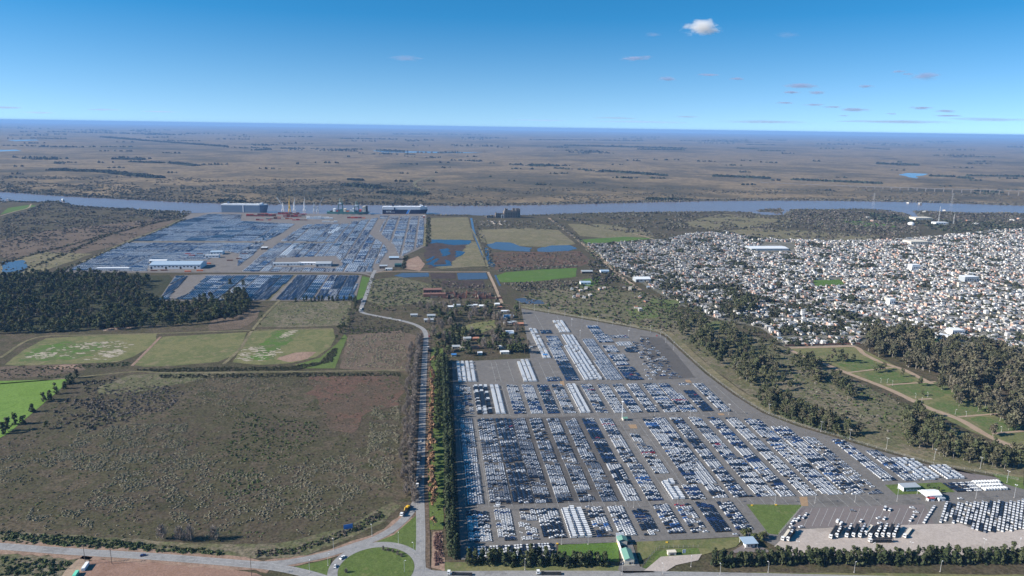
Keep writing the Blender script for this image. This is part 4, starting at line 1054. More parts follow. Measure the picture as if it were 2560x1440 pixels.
# distant tree lines in the delta
FBU = [bush_proto(9, .6, 480 + i) for i in range(4)]
farw = Bag()
DK = [(.032, .042, .028), (.04, .048, .03)]
def tree_line(a, b, step, w, smin, smax, rows=1, tints=DK, gap=.0):
    p, q = G(*a), G(*b)
    n = max(2, int(np.hypot(*(q - p)) / step))
    d = (q - p) / np.hypot(*(q - p)); nn = np.array((-d[1], d[0]))
    for r in range(rows):
        t = np.linspace(0, 1, n)[:, None]
        P = p + (q - p) * t + nn * (r * w) + RNG.normal(size=(n, 2)) * w * .3
        if gap: P = P[RNG.random(len(P)) > gap]
        scatter(farw, FBU, P, smin, smax, tints, 1.15, 0)
for a, b, st, w, s0, s1, rows in (((120, 426), (250, 431), 9, 16, 8, 13, 5), ((250, 431), (385, 446), 9, 15, 8, 13, 5), ((280, 398), (350, 400), 9, 20, 8, 13, 4), ((420, 408), (480, 415), 9, 18, 8, 12, 4), ((325, 405), (400, 408), 10, 18, 7, 11, 3), ((855, 464), (930, 472), 7, 12, 8, 12, 8), ((945, 483), (1055, 488), 8, 12, 7, 10, 7), ((870, 450), (900, 452), 7, 12, 7, 10, 4),
                                  ((1410, 364), (1710, 372), 24, 60, 14, 20, 3), ((1370, 369), (1420, 369), 24, 40, 12, 18, 2), ((1600, 374), (1712, 376), 22, 50, 14, 20, 3), ((1330, 350), (1610, 352), 60, 90, 18, 26, 2), ((1700, 352), (1900, 357), 60, 90, 18, 26, 2), ((1870, 362), (1935, 363), 30, 50, 14, 20, 2), ((1840, 371), (1890, 373), 24, 40, 12, 16, 2), ((2160, 371), (2220, 374), 24, 40, 12, 16, 2), ((1900, 377), (1960, 378), 22, 40, 10, 14, 2),
                                  ((250, 343), (330, 350), 40, 60, 16, 22, 3), ((330, 350), (560, 367), 28, 50, 14, 20, 2), ((560, 367), (760, 375), 22, 40, 12, 17, 3), ((640, 376), (680, 374), 20, 40, 12, 16, 2), ((700, 342), (780, 343), 70, 90, 20, 28, 2), ((850, 347), (990, 349), 60, 80, 18, 26, 2), ((940, 376), (1010, 379), 18, 40, 12, 17, 2), ((780, 373), (1160, 403), 20, 40, 11, 16, 2), ((1160, 403), (1500, 428), 14, 26, 9, 14, 3), ((1320, 414), (1390, 416), 12, 25, 10, 15, 4), ((1500, 428), (1660, 440), 14, 24, 9, 13, 3),
                                  ((1780, 441), (1920, 447), 9, 16, 8, 13, 4), ((1980, 450), (2200, 460), 9, 15, 8, 12, 3), ((1620, 500), (1690, 501), 5, 8, 7, 10, 5), ((1690, 500), (1730, 500), 7, 8, 5, 8, 3), ((2190, 410), (2290, 414), 16, 40, 12, 18, 3), ((2325, 441), (2385, 443), 10, 16, 9, 13, 2), ((2395, 445), (2420, 447), 8, 14, 9, 13, 4), ((2420, 440), (2560, 442), 11, 18, 8, 12, 2), ((2440, 478), (2500, 483), 8, 10, 7, 11, 3), ((550, 505), (605, 507), 6, 8, 7, 11, 3), ((120, 330), (420, 337), 110, 150, 22, 34, 2)):
    if abs(b[0] - a[0]) > 190 and a[1] > 360 and a[0] < 1520 and a[0] != 1410:
        n_ = int(abs(b[0] - a[0]) / 28)
        for q_ in range(n_):
            if random.random() < .28: continue
            x0_, x1_ = a[0] + (b[0] - a[0]) * q_ / n_, a[0] + (b[0] - a[0]) * (q_ + random.uniform(.5, 1.1)) / n_
            y0_ = a[1] + (b[1] - a[1]) * q_ / n_ + random.uniform(-2.5, 2.5)
            tree_line((x0_, y0_), (x1_, y0_ + random.uniform(-.5, 1.2)), st, w, s0 * .7, s1 * .95, random.choice((1, 2, 3)), DK + [(.07, .07, .05)], .3)
    else:
        tree_line(a, b, st, w, s0, s1, rows)
for k in range(150):
    y = 331 + 130 * random.random() ** 1.6 + 8
    x = random.uniform(-80, 2600); y += (x - 1280) * .0152
    L = random.uniform(15, 110) * (1 if y < 400 else .6)
    D = G(x, y)[1]
    tree_line((x, y), (x + L, y + random.uniform(-.4, 1.4)), D * .0035, D * .004, D * .0009 + 3.0, D * .0013 + 5, random.choice((1, 1, 2)), DK + [(.06, .065, .045), (.075, .07, .055)], .25)
farw.build('distant_tree_lines', [M['leaf']], 'dark distant tree lines scattered across the flat delta', 'woodland')

# ------------------------------------------------------------------ cars
CARCOL = {'white': (.72, .72, .71), 'silver': (.46, .48, .51), 'grey': (.20, .21, .23), 'black': (.018, .019, .022), 'navy': (.025, .05, .15), 'red': (.38, .03, .03), 'blue': (.06, .16, .42), 'cream': (.70, .66, .58), 'yellow': (.58, .55, .18)}
PAL = {'mix': [('white', .40), ('silver', .13), ('grey', .13), ('black', .27), ('navy', .05), ('red', .005), ('blue', .015)],
       'white': [('white', .97), ('silver', .03)], 'dark': [('black', .62), ('navy', .16), ('grey', .12), ('white', .08), ('red', .02)],
       'silver': [('silver', .50), ('white', .25), ('grey', .18), ('black', .07)], 'whitemix': [('white', .56), ('silver', .12), ('black', .18), ('grey', .08), ('navy', .06)],
       'bluewhite': [('white', .46), ('silver', .17), ('navy', .13), ('blue', .02), ('black', .22)], 'blackwhite': [('white', .5), ('black', .5)],
       'port': [('white', .46), ('silver', .12), ('navy', .26), ('grey', .06), ('black', .06), ('blue', .04)], 'portlight': [('white', .72), ('silver', .16), ('navy', .12)], 'portdark': [('grey', .34), ('navy', .12), ('black', .44), ('silver', .10)], 'reddark': [('black', .64), ('red', .008), ('grey', .20), ('white', .152)]}
PAL['greydark'] = [('silver', .30), ('grey', .27), ('black', .27), ('white', .16)]
PAL['mostlywhite'] = [('white', .80), ('black', .10), ('grey', .06), ('silver', .04)]
PALP = {k: ([a for a, b in v], np.array([b for a, b in v]) / sum(b for a, b in v)) for k, v in PAL.items()}

def hexq(lo, hi):
    return np.array(lo + hi, float)
HEXF = np.array([(4, 5, 6, 7), (0, 1, 5, 4), (1, 2, 6, 5), (2, 3, 7, 6), (3, 0, 4, 7)])
def rect(x0, x1, w, z):
    return [(x0, -w, z), (x1, -w, z), (x1, w, z), (x0, w, z)]
def low_car(kind):
    if kind == 'car':
        a = hexq(rect(-2.2, 2.2, .88, .22), rect(-2.1, 2.15, .86, .88)); b = hexq(rect(-1.75, 1.05, .80, .88), rect(-1.25, .35, .66, 1.46))
    elif kind == 'pickup':
        a = hexq(rect(-2.6, 2.6, .93, .30), rect(-2.6, 2.55, .92, 1.02)); b = hexq(rect(-.7, 1.35, .86, 1.02), rect(-.5, .75, .72, 1.76))
    else:
        a = hexq(rect(-2.7, 2.7, 1.0, .25), rect(-2.7, 2.55, .99, 1.35)); b = hexq(rect(-2.7, 1.9, .99, 1.35), rect(-2.65, 1.2, .90, 2.45))
    V = np.vstack((a, b)); Q = np.vstack((HEXF, HEXF + 8))
    mi = np.array([0] * 5 + ([0, 1, 1, 1, 1] if kind != 'van' else [0, 0, 1, 0, 0]))
    return V, Q, np.ones((10, 3)), mi
LOWCAR = {k: low_car(k) for k in ('car', 'pickup', 'van')}
_cache = {}
def car_parts(kind, colour, wheels=False):
    """body and windows (and wheels where the vehicle is large enough in view)"""
    key = (kind, colour, wheels)
    if key in _cache: return _cache[key]
    b, g = MB(), MB()
    if kind == 'car':
        b.hexa(rect(-2.2, 2.2, .86, .24), rect(-2.22, 2.2, .9, .62)); b.hexa(rect(-2.22, 2.2, .9, .62), rect(-2.1, 1.95, .80, .90), bottom=False)
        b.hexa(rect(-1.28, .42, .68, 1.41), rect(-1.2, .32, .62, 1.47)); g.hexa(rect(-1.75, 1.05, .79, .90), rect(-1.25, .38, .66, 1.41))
        wx, wr, wy = (-1.35, 1.35), .32, .80
    elif kind == 'pickup':
        b.hexa(rect(-2.6, 2.6, .9, .36), rect(-2.62, 2.6, .95, .80)); b.hexa(rect(-2.62, 2.6, .95, .80), rect(-2.6, 2.4, .90, 1.05), bottom=False)
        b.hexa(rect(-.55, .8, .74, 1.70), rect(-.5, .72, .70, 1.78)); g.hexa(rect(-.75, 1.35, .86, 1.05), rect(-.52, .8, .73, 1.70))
        wx, wr, wy = (-1.6, 1.65), .38, .85
    else:
        b.hexa(rect(-2.7, 2.7, .98, .28), rect(-2.7, 2.6, 1.0, 1.30)); b.hexa(rect(-2.7, 1.35, 1.0, 1.30), rect(-2.66, .95, .92, 2.45), bottom=False)
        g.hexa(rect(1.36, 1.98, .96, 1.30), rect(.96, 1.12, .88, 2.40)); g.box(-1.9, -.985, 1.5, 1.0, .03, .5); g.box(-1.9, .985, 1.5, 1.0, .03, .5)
        wx, wr, wy = (-1.7, 1.75), .36, .88
    wm = MB() if wheels else b
    parts_w = []
    for x in wx:
        for y in (-wy, wy):
            if wheels:
                w = MB(); w.cyl((x, y - .1, wr), (x, y + .1, wr), wr, wr, 10); parts_w.append(('wheel', w.mesh('wheel', M['rubber'])))
            else:
                b.cyl((x, y - .1, wr), (x, y + .1, wr), wr, wr, 7, 1)
    me = make_mesh(kind + '_body', b.V, b.Qs, b.Ts, [M['paint'], M['rubber']], b.mq + b.mt, np.tile(CARCOL[colour], (len(b.Qs) + len(b.Ts), 1)))
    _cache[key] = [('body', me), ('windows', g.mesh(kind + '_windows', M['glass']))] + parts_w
    return _cache[key]

CARS = []    # x, y, angle, kind, colour, block phrase, row, column
def fill(name, px, kind, pal, prob=.94, orient='side', dirpx=None, pl=None, pw=None, world=None, lab=True):
    poly = GP(px) if world is None else world
    if dirpx is not None:
        e1 = G(*dirpx[1]) - G(*dirpx[0]); e1 /= np.hypot(*e1)
    else:
        e1 = B if orient == 'side' else A
    e2 = np.array((-e1[1], e1[0]))
    L = {'car': 4.75, 'pickup': 5.7, 'van': 6.3}[kind] if pl is None else pl
    Wd = {'car': 2.45, 'pickup': 2.6, 'van': 3.05}[kind] if pw is None else pw
    s, t = poly @ e1, poly @ e2
    S = np.arange(s.min() + L / 2, s.max(), L); T = np.arange(t.min() + Wd / 2, t.max(), Wd)
    if len(S) == 0 or len(T) == 0: return
    ss, tt = np.meshgrid(S, T)
    ii, jj = np.meshgrid(np.arange(len(S)), np.arange(len(T)))
    P = ss.ravel()[:, None] * e1 + tt.ravel()[:, None] * e2
    ok = inside(poly, P) & (RNG.random(len(P)) < prob)
    P = P[ok]; ci = ii.ravel()[ok]; ri = jj.ravel()[ok]
    n = len(P)
    if n == 0: return
    names, pr = PALP[pal]
    # runs of the same colour, as deliveries are parked
    cols = RNG.choice(names, n, p=pr)
    for k in range(1, n):
        if RNG.random() < (.8 if name == 'p' else .5): cols[k] = cols[k - 1]
    P = P + RNG.normal(size=P.shape) * .09
    ang = math.atan2(e1[1], e1[0]) + RNG.normal(size=n) * .012 + (math.pi if RNG.random() < .5 else 0)
    if orient == 'end' or dirpx is not None: rr, cc = ci, (ri.max() - ri)
    else: rr, cc = ri, ci
    for k in range(n):
        CARS.append((P[k][0], P[k][1], ang[k], kind, str(cols[k]), name if lab else None, int(rr[k]) + 1, int(cc[k]) + 1))

def vp(x, yb, yt):
    return 1075 + (x - 1075) * (yt - 320) / (yb - 320)
def strip(name, x0, x1, yb, yt, kind, pal, prob=.94, **k):
    fill(name, [(vp(x0, yb, yt), yt), (vp(x1, yb, yt), yt), (x1, yb), (x0, yb)], kind, pal, prob, **k)
# front bays
FB = [(1172, 1229, 1356, 1279, 'car', 'bluewhite', .95), (1247, 1291, 1353, 1276, 'car', 'bluewhite', .93), (1303, 1349, 1303, 1275, 'car', 'mix', .7), (1305, 1351, 1351, 1310, 'car', 'whitemix', .6), (1359, 1412, 1347, 1274, 'car', 'blackwhite', .93), (1425, 1475, 1346, 1272, 'van', 'white', .97), (1493, 1534, 1343, 1269, 'car', 'mix', .8), (1550, 1595, 1340, 1269, 'car', 'whitemix', .93), (1610, 1650, 1339, 1275, 'car', 'dark', .7), (1672, 1710, 1335, 1263, 'car', 'bluewhite', .95), (1730, 1767, 1333, 1262, 'car', 'mix', .72), (1788, 1829, 1331, 1259, 'car', 'dark', .95), (1842, 1879, 1326, 1257, 'car', 'mix', .92)]
for k, (x0, x1, yb, yt, kd, pl, pr) in enumerate(FB):
    strip('the %s front block' % ordn(k + 1), x0, x1, yb, yt, kd, pl, pr)
fill('the strip behind the pines', [(1172, 1372), (1378, 1362), (1386, 1384), (1390, 1394), (1172, 1397)], 'car', 'whitemix', .93, orient='end')
# middle bays
MBs = [(1170, 1215, 'silver', .97), (1226, 1275, 'greydark', .86), (1284, 1331, 'reddark', .92), (1340, 1383, 'greydark', .82), (1394, 1436, 'greydark', .80), (1450, 1492, 'greydark', .78), (1506, 1550, 'greydark', .84), (1563, 1603, 'blackwhite', .93), (1620, 1657, 'mix', .92)]
for k, (x0, x1, pl, pr) in enumerate(MBs):
    n_ = 'the %s middle block' % ordn(k + 1)
    strip(n_, x0, x1, 1262 - k * 1.2, 1160, 'car', pl, pr)
    strip(n_, vp(x0, 1260, 1157), vp(x1, 1260, 1157), 1157, 1048, 'car', pl if k != 7 else 'dark', pr)
strip('the white van block', 1680, 1710, 1250, 1202, 'van', 'white', .95)
strip('the tenth middle block', vp(1680, 1250, 1185), vp(1712, 1250, 1185), 1185, 1085, 'car', 'mix', .85)
for k, (x0, x1, yb, yt, pl) in enumerate(((1727, 1762, 1250, 1215, 'bluewhite'), (1722, 1758, 1210, 1050, 'bluewhite'), (1785, 1822, 1246, 1046, 'whitemix'), (1836, 1878, 1244, 1046, 'mix'), (1894, 1937, 1242, 1046, 'mix'), (1953, 1993, 1242, 1046, 'bluewhite'), (2008, 2048, 1240, 1046, 'whitemix'), (2060, 2105, 1238, 1050, 'bluewhite'), (2118, 2163, 1237, 1068, 'bluewhite'), (2172, 2211, 1236, 1094, 'mix'), (2208, 2244, 1203, 1102, 'bluewhite'), (2262, 2300, 1203, 1128, 'mix'))):
    strip('the %s slanted block' % ordn(k + 1), x0, x1, yb, yt, 'car', pl, .93 if k != 9 else .7)
strip('the van rows by the fence', 2292, 2354, 1201, 1150, 'van', 'white', .8)
strip('the van rows by the fence', 2366, 2407, 1199, 1166, 'van', 'white', .9)
# upper bays
for k, (x0, x1, kd, pl, pr) in enumerate(((1145, 1186, 'car', 'mix', .35), (1193, 1230, 'van', 'blackwhite', .95), (1240, 1272, 'van', 'white', .96), (1286, 1315, 'car', 'bluewhite', .9), (1329, 1356, 'car', 'bluewhite', .92), (1370, 1399, 'car', 'dark', .9), (1411, 1441, 'car', 'mix', .75), (1451, 1482, 'van', 'white', .96), (1492, 1524, 'car', 'mix', .78), (1537, 1569, 'car', 'mix', .93), (1578, 1611, 'car', 'mix', .93), (1619, 1651, 'car', 'whitemix', .93), (1662, 1697, 'car', 'mix', .93), (1706, 1740, 'car', 'mix', .93), (1802, 1834, 'car', 'mix', .9))):
    strip('upper block %d' % k, x0, x1, 1037 - k * .5, 966 - k * .4, kd, pl, pr, lab=False)
strip('u', 1756, 1785, 1029, 978, 'car', 'dark', .95, lab=False)
strip('u', 1698, 1724, 964, 959, 'car', 'mix', .9, lab=False)
for px, kd, pl, pr in (([(1140, 906), (1182, 905), (1189, 956), (1145, 957)], 'van', 'white', .85), ([(1296, 902), (1327, 901), (1347, 955), (1309, 956)], 'van', 'white', .93), ([(1365, 945), (1396, 945), (1400, 954), (1368, 954)], 'car', 'mix', .9), ([(1322, 823), (1341, 823), (1374, 897), (1357, 897)], 'van', 'white', .65), ([(1350, 827), (1380, 827), (1384, 835), (1353, 835)], 'car', 'dark', .9),
                       ([(1362, 842), (1392, 842), (1424, 905), (1390, 905)], 'car', 'bluewhite', .95), ([(1390, 906), (1424, 906), (1453, 952), (1416, 953)], 'car', 'dark', .95), ([(1382, 804), (1410, 804), (1427, 832), (1398, 832)], 'van', 'white', .75), ([(1400, 840), (1432, 840), (1503, 951), (1460, 952)], 'van', 'white', .82), ([(1455, 849), (1482, 849), (1556, 951), (1516, 951)], 'car', 'silver', .96), ([(1466, 815), (1495, 815), (1533, 857), (1498, 857)], 'car', 'bluewhite', .95),
                       ([(1505, 865), (1535, 865), (1553, 882), (1520, 882)], 'car', 'bluewhite', .93), ([(1522, 887), (1557, 887), (1576, 914), (1541, 915)], 'car', 'bluewhite', .92), ([(1545, 919), (1580, 919), (1607, 951), (1566, 951)], 'car', 'dark', .9), ([(1577, 847), (1620, 847), (1705, 945), (1622, 950)], 'car', 'mix', .2), ([(1525, 840), (1567, 840), (1569, 846), (1528, 846)], 'car', 'mix', .6), ([(1542, 856), (1577, 856), (1580, 865), (1545, 865)], 'car', 'cream' if 0 else 'white', .85), ([(1562, 868), (1592, 868), (1597, 882), (1566, 882)], 'car', 'blackwhite', .8)):
    fill('t', px, kd, pl, pr, lab=False)
# lower right yards
fill('the angled rows of the truck yard', [(2362, 1260), (2525, 1255), (2575, 1252), (2575, 1322), (2502, 1330), (2450, 1332), (2402, 1307), (2345, 1307)], 'pickup', 'mostlywhite', .95, dirpx=((2347, 1305), (2362, 1260)), pl=5.6, pw=2.9)
fill('the single angled row', [(2306, 1309), (2332, 1267), (2339, 1267), (2314, 1309)], 'pickup', 'mostlywhite', 1.0, dirpx=((2311, 1308), (2337, 1268)))
fill('the left half by the office', [(2355, 1208), (2425, 1204), (2455, 1229), (2388, 1231)], 'pickup', 'blackwhite', .93, orient='end')
fill('the right half by the office', [(2427, 1204), (2490, 1202), (2516, 1227), (2457, 1229)], 'van', 'white', .95, orient='end')

# port: rows of blocks on the same street grid
def port_blocks(px_poly, avoid, w, l, ais_s, ais_t, pals, prob=.9):
    poly = GP(px_poly); s, t = poly @ B, poly @ A
    av = [GP(a) for a in avoid]
    s0 = s.min()
    while s0 < s.max():
        ww = w * random.uniform(.8, 1.25)
        t0 = t.min()
        while t0 < t.max():
            ll = l * random.uniform(.5, 1.3)
            q = np.array([s0 * B + t0 * A, (s0 + ww) * B + t0 * A, (s0 + ww) * B + (t0 + ll) * A, s0 * B + (t0 + ll) * A])
            before = len(CARS)
            if True:
                fill('p', None, 'car', random.choice(pals), random.uniform(prob - .12, prob + .07), orient=random.choice(('side', 'side', 'end')), world=q, lab=False, pl=4.5, pw=2.15)
            new = CARS[before:]
            if new:
                P = np.array([(c[0], c[1]) for c in new]); ok = inside(poly, P)
                for a in av: ok &= ~inside(a, P)
                del CARS[before:]
                CARS.extend(c for c, o in zip(new, ok) if o)
            t0 += ll + ais_t
        s0 += ww + ais_s
ROADCUT = [(575, 680), (632, 638), (682, 600), (752, 550), (780, 546), (700, 606), (650, 642), (604, 680)]
CONT = [(605, 527), (870, 527), (878, 560), (760, 562), (600, 553)]
YARD2 = [(935, 690), (950, 655), (968, 628), (960, 611), (925, 588), (930, 570), (945, 548), (965, 548), (950, 570), (950, 584), (985, 612), (990, 630), (972, 660), (960, 690)]
FREE = [(375, 655), (520, 650), (560, 628), (600, 635), (590, 682), (365, 682)]
SHED = [(680, 668), (690, 645), (840, 640), (860, 662), (840, 672)]
port_blocks([(170, 677), (225, 650), (318, 608), (660, 608), (590, 680)], [ROADCUT, FREE], 60, 34, 2, 3, ['port', 'port', 'bluewhite', 'portlight'], .93)
port_blocks([(330, 603), (390, 580), (450, 555), (520, 536), (600, 536), (780, 545), (665, 603)], [ROADCUT, CONT], 70, 45, 2, 3, ['port', 'port', 'bluewhite', 'portlight', 'portdark'], .93)
port_blocks([(605, 679), (690, 608), (842, 608), (862, 660), (930, 655), (930, 680)], [ROADCUT, SHED], 22, 110, 3, 7, ['portlight', 'port', 'portlight', 'bluewhite'], .92)
port_blocks([(695, 603), (770, 560), (900, 552), (945, 545), (935, 585), (960, 612), (968, 628), (945, 660), (860, 660), (840, 606)], [CONT, YARD2, ROADCUT, SHED], 24, 70, 4, 7, ['portlight', 'port', 'port', 'bluewhite', 'silver'], .86)
port_blocks([(950, 540), (1060, 541), (1057, 612), (1010, 637), (1000, 645), (985, 612), (950, 585), (952, 568)], [YARD2], 28, 45, 7, 9, ['portlight', 'port', 'bluewhite', 'portlight'], .9)
port_blocks([(440, 691), (735, 689), (668, 750), (400, 750)], [[(470, 690), (520, 688), (470, 735), (430, 752), (420, 745)]], 21, 150, 2.5, 1, ['portdark', 'portdark', 'port'], .95)
port_blocks([(745, 689), (898, 690), (882, 750), (688, 750)], [], 21, 150, 2.5, 1, ['portdark', 'portdark', 'port'], .95)
fill('p', [(819, 584), (845, 569), (853, 569), (836, 584)], 'van', 'white', 1, lab=False)
fill('p', [(700, 640), (730, 614), (744, 614), (716, 640)], 'van', 'white', 1, lab=False)

CARS.sort(key=lambda c: c[0] ** 2 + c[1] ** 2)
near, rest, taken = [], [], {}
for c in CARS:
    u, v = project(c[0], c[1])
    if c[5] and len(near) < 296 and -5 < u < 2565 and v < 1445: near.append(c)
    else: rest.append(c)
HEAD = {'car': 'car', 'pickup': 'pickup', 'van': 'van'}
for x, y, a, kd, co, nm, r, cl in near:
    lab = '%s %s, %s row back and %s from left in %s' % (co, kd, ordn(r), ordn(cl), nm)
    if lab in taken: taken[lab] += 1; lab = lab.replace(' row back', ' row back (%s half)' % 'far')
    taken[lab] = 1
    thing({'car': 'parked_car', 'pickup': 'parked_pickup', 'van': 'parked_van'}[kd], car_parts(kd, co), (x, y, .42), a, lab, kd, 'vehicles parked in %s' % nm)
cb = Bag()
for kd in ('car', 'pickup', 'van'):
    sel = [c for c in rest if c[3] == kd]
    if not sel: continue
    n = len(sel)
    cb.add(LOWCAR[kd], [(c[0], c[1], .42) for c in sel], np.ones(n), np.array([c[2] for c in sel]), [CARCOL[c[4]] for c in sel])
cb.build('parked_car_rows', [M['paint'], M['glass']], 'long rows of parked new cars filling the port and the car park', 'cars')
print('CARS', len(CARS), len(near))

# single vehicles
def vehicle(kind, colour, px, head_px, label, wheels=True, name=None):
    p = G(*px); h = G(*head_px) - p
    return thing(name or {'car': 'car', 'pickup': 'pickup_truck', 'van': 'minibus'}[kind], car_parts(kind, colour, wheels), (p[0], p[1], .62), math.atan2(h[1], h[0]), label, kind)
for kd, co, p, h, lb in (('car', 'white', (838, 1419), (836, 1430), 'white car on the left side of the roundabout, nearest the viewer'), ('pickup', 'white', (856, 1397), (845, 1406), 'white pickup entering the left of the roundabout'), ('car', 'white', (1056, 963), (1056, 990), 'white car driving on the straight road beside bare trees'), ('car', 'white', (977, 797), (960, 794), 'white car on the road bend by the village, left of two'), ('car', 'white', (1000, 802), (980, 798), 'white car on the road bend by the village, right of two'),
                         ('car', 'red', (1073, 842), (1073, 850), 'red car parked on the verge at the road bend'), ('car', 'silver', (1049, 1122), (1049, 1140), 'silver car on the straight road above the dark trucks'), ('van', 'white', (1242, 1269), (1232, 1269), 'white minibus on the aisle behind the front blocks'), ('car', 'white', (2400, 1249), (2390, 1249), 'white and dark car on the aisle right of the tent'), ('car', 'navy', (358, 1391), (372, 1388), 'small dark blue car on the west road'),
                         ('van', 'white', (2094, 1306), (2098, 1300), 'white van left of two behind the truck row'), ('van', 'white', (2103, 1312), (2107, 1306), 'white van right of two behind the truck row'), ('car', 'grey', (2131, 1279), (2140, 1280), 'grey car alone on the brown paving'), ('car', 'white', (2280, 1272), (2272, 1271), 'white car alone right of the brown paving, upper of two'), ('car', 'white', (2289, 1283), (2281, 1282), 'white car alone right of the brown paving, lower of two'),
                         ('van', 'white', (2212, 1275), (2208, 1283), 'tall white van on the brown paving'), ('pickup', 'white', (2224, 1277), (2219, 1285), 'white pickup beside the tall white van on the brown paving'), ('car', 'white', (2196, 1298), (2188, 1299), 'white car left of two on the lower brown paving'), ('pickup', 'white', (2211, 1299), (2206, 1305), 'white pickup right of two on the lower brown paving'), ('car', 'white', (2200, 1311), (2192, 1311), 'white car just above the truck row'),
                         ('pickup', 'white', (2276, 1303), (2271, 1311), 'white pickup, front of the pair left of the single angled row'), ('pickup', 'white', (2283, 1293), (2278, 1300), 'white pickup, rear of the pair left of the single angled row'), ('pickup', 'white', (2152, 1305), (2147, 1311), 'white pickup behind the middle of the truck row'), ('car', 'silver', (1838, 1339), (1825, 1338), 'silver car at the front edge beside the leafy trees'),
                         ('pickup', 'white', (1979, 1310), (1974, 1316), 'white pickup by the triangle lawn fence, first from the front'), ('pickup', 'white', (1985, 1302), (1980, 1308), 'white pickup by the triangle lawn fence, second from the front'), ('pickup', 'white', (1992, 1303), (1987, 1309), 'white pickup by the triangle lawn fence, third from the front'), ('car', 'white', (1998, 1295), (1993, 1301), 'white car by the triangle lawn fence, fourth from the front'), ('pickup', 'silver', (2009, 1296), (2004, 1302), 'silver pickup by the triangle lawn fence, fifth from the front'), ('car', 'white', (2015, 1288), (2010, 1294), 'white car by the triangle lawn fence, sixth from the front'), ('car', 'white', (1979, 1320), (1972, 1321), 'white car below the pickups by the triangle lawn, left of two'), ('car', 'white', (2002, 1320), (1995, 1321), 'white car below the pickups by the triangle lawn, right of two'), ('car', 'silver', (1052, 1105), (1052, 1120), 'silver car higher up the straight road')):
    vehicle(kd, co, p, h, lb)

def truck_parts(kind):
    """cab, trailer, wheels ... front at +x"""
    out = []
    c = MB(); c.hexa(rect(7.6, 10.0, 1.25, .9), rect(7.6, 9.8, 1.2, 3.3)); c.box(6.3, 0, .7, 2.6, 1.0, .35); out.append(('cab', c.mesh('cab', M['white'])))
    w = MB(); w.quad((10.02, -1.0, 2.0), (10.02, 1.0, 2.0), (9.86, .98, 3.0), (9.86, -.98, 3.0)); w.box(8.9, -1.245, 2.0, 1.3, .06, .8); w.box(8.9, 1.245, 2.0, 1.3, .06, .8); out.append(('windscreen', w.mesh('windscreen', M['pane']), 'cab'))
    t = MB()
    if kind == 'carrier':
        t.box(-1.6, 0, 1.0, 17.0, 2.5, .25); t.box(-1.6, 0, 2.95, 17.4, 2.4, .12)
        for x in (-10, -6.5, -3, .5, 4, 6.8):
            for y in (-1.22, 1.22): t.box(x, y, 1.2, .18, .12, 2.9)
        for y in (-1.22, 1.22): t.box(-1.6, y, 3.9, 17.4, .1, .12)
        out.append(('car_deck', t.mesh('car_deck', M['black'])))
        for k, x in enumerate((-8, -3.2, 1.6)):
            pass
    elif kind == 'box':
        t.box(-1.6, 0, 1.1, 14.5, 2.5, 2.8); out.append(('trailer', t.mesh('trailer', M['black'])))
    elif kind == 'low':
        t.box(-1.6, 0, .9, 14.5, 2.6, .3); t.box(5.2, 0, 1.2, 2.4, 2.4, .5); out.append(('trailer', t.mesh('trailer', M['black'])))
    else:
        t.box(-1.6, 0, 1.2, 14.5, 2.5, .3); t.box(-1.6, 0, 1.5, 14.3, 2.2, .18, 1); out.append(('flatbed', t.mesh('flatbed', M['greyroof'], M['cream'])))
    for x in (8.9, 6.0, -6.5, -7.8):
        for y in (-1.05, 1.05):
            q = MB(); q.cyl((x, y - .18, .5), (x, y + .18, .5), .5, .5, 10); out.append(('wheel', q.mesh('wheel', M['rubber'])))
    return out
TP = {k: truck_parts(k) for k in ('carrier', 'box', 'flat', 'low')}
def truck(kind, front, rear, label, load=0, grp=None, z=.62):
    f, r = G(*front), G(*rear)
    d = f - r; a = math.atan2(d[1], d[0]); u = d / np.hypot(*d)
    c = f - u * 10
    t = thing({'carrier': 'car_carrier_truck', 'box': 'box_truck', 'flat': 'flatbed_truck', 'low': 'lowbed_truck'}[kind], TP[kind], (c[0], c[1], z), a, label, 'truck', grp)
    return c, a, u
loads = ('first', 'second', 'third')
TR = [('flat', (1955, 1354), (1972, 1330)), ('carrier', (1968, 1355), (1985, 1330)), ('carrier', (2075, 1349), (2093, 1322)), ('carrier', (2090, 1346), (2107, 1318)), ('carrier', (2115, 1346), (2131, 1314)), ('carrier', (2132, 1345), (2146, 1316)), ('carrier', (2148, 1346), (2162, 1320)), ('flat', (2162, 1340), (2180, 1316)), ('carrier', (2174, 1346), (2191, 1325)), ('carrier', (2190, 1345), (2206, 1318)), ('carrier', (2205, 1345), (2219, 1316)), ('carrier', (2220, 1345), (2234, 1315)), ('carrier', (2233, 1346), (2248, 1317)), ('flat', (2260, 1347), (2277, 1325))]
for k, (kd, f, r) in enumerate(TR):
    c, a, u = truck(kd, f, r, '%s, %s from the left in the truck row on the pale apron' % ('empty flatbed truck' if kd == 'flat' else 'white-cab car carrier', ordn(k + 1)), grp='trucks on the pale apron', z=.50)
    if kd == 'carrier' and k % 3 != 2:
        for j, off in enumerate((-7.5, -2.4, 2.7)):
            co = random.choice(('white', 'silver', 'black', 'white'))
            q = c + u * off
            thing('loaded_car', car_parts('car', co), (q[0], q[1], 3.6), a, '%s car, %s from the rear on the %s carrier truck from the left' % (co, ordn(j + 1), ordn(k + 1)), 'car', 'cars riding on carrier trucks')
truck('carrier', (2171, 1357), (2236, 1356), 'long car carrier parked crosswise before the truck row', z=.50)
truck('box', (1043, 1220), (1050, 1200), 'white-cab truck with dark box trailer on the straight road, nearer of two')
truck('box', (1045, 1165), (1050, 1147), 'dark box truck on the straight road, farther of two')
truck('box', (905, 757), (902, 745), 'white-cab truck at the road bend below the port, upper of two')
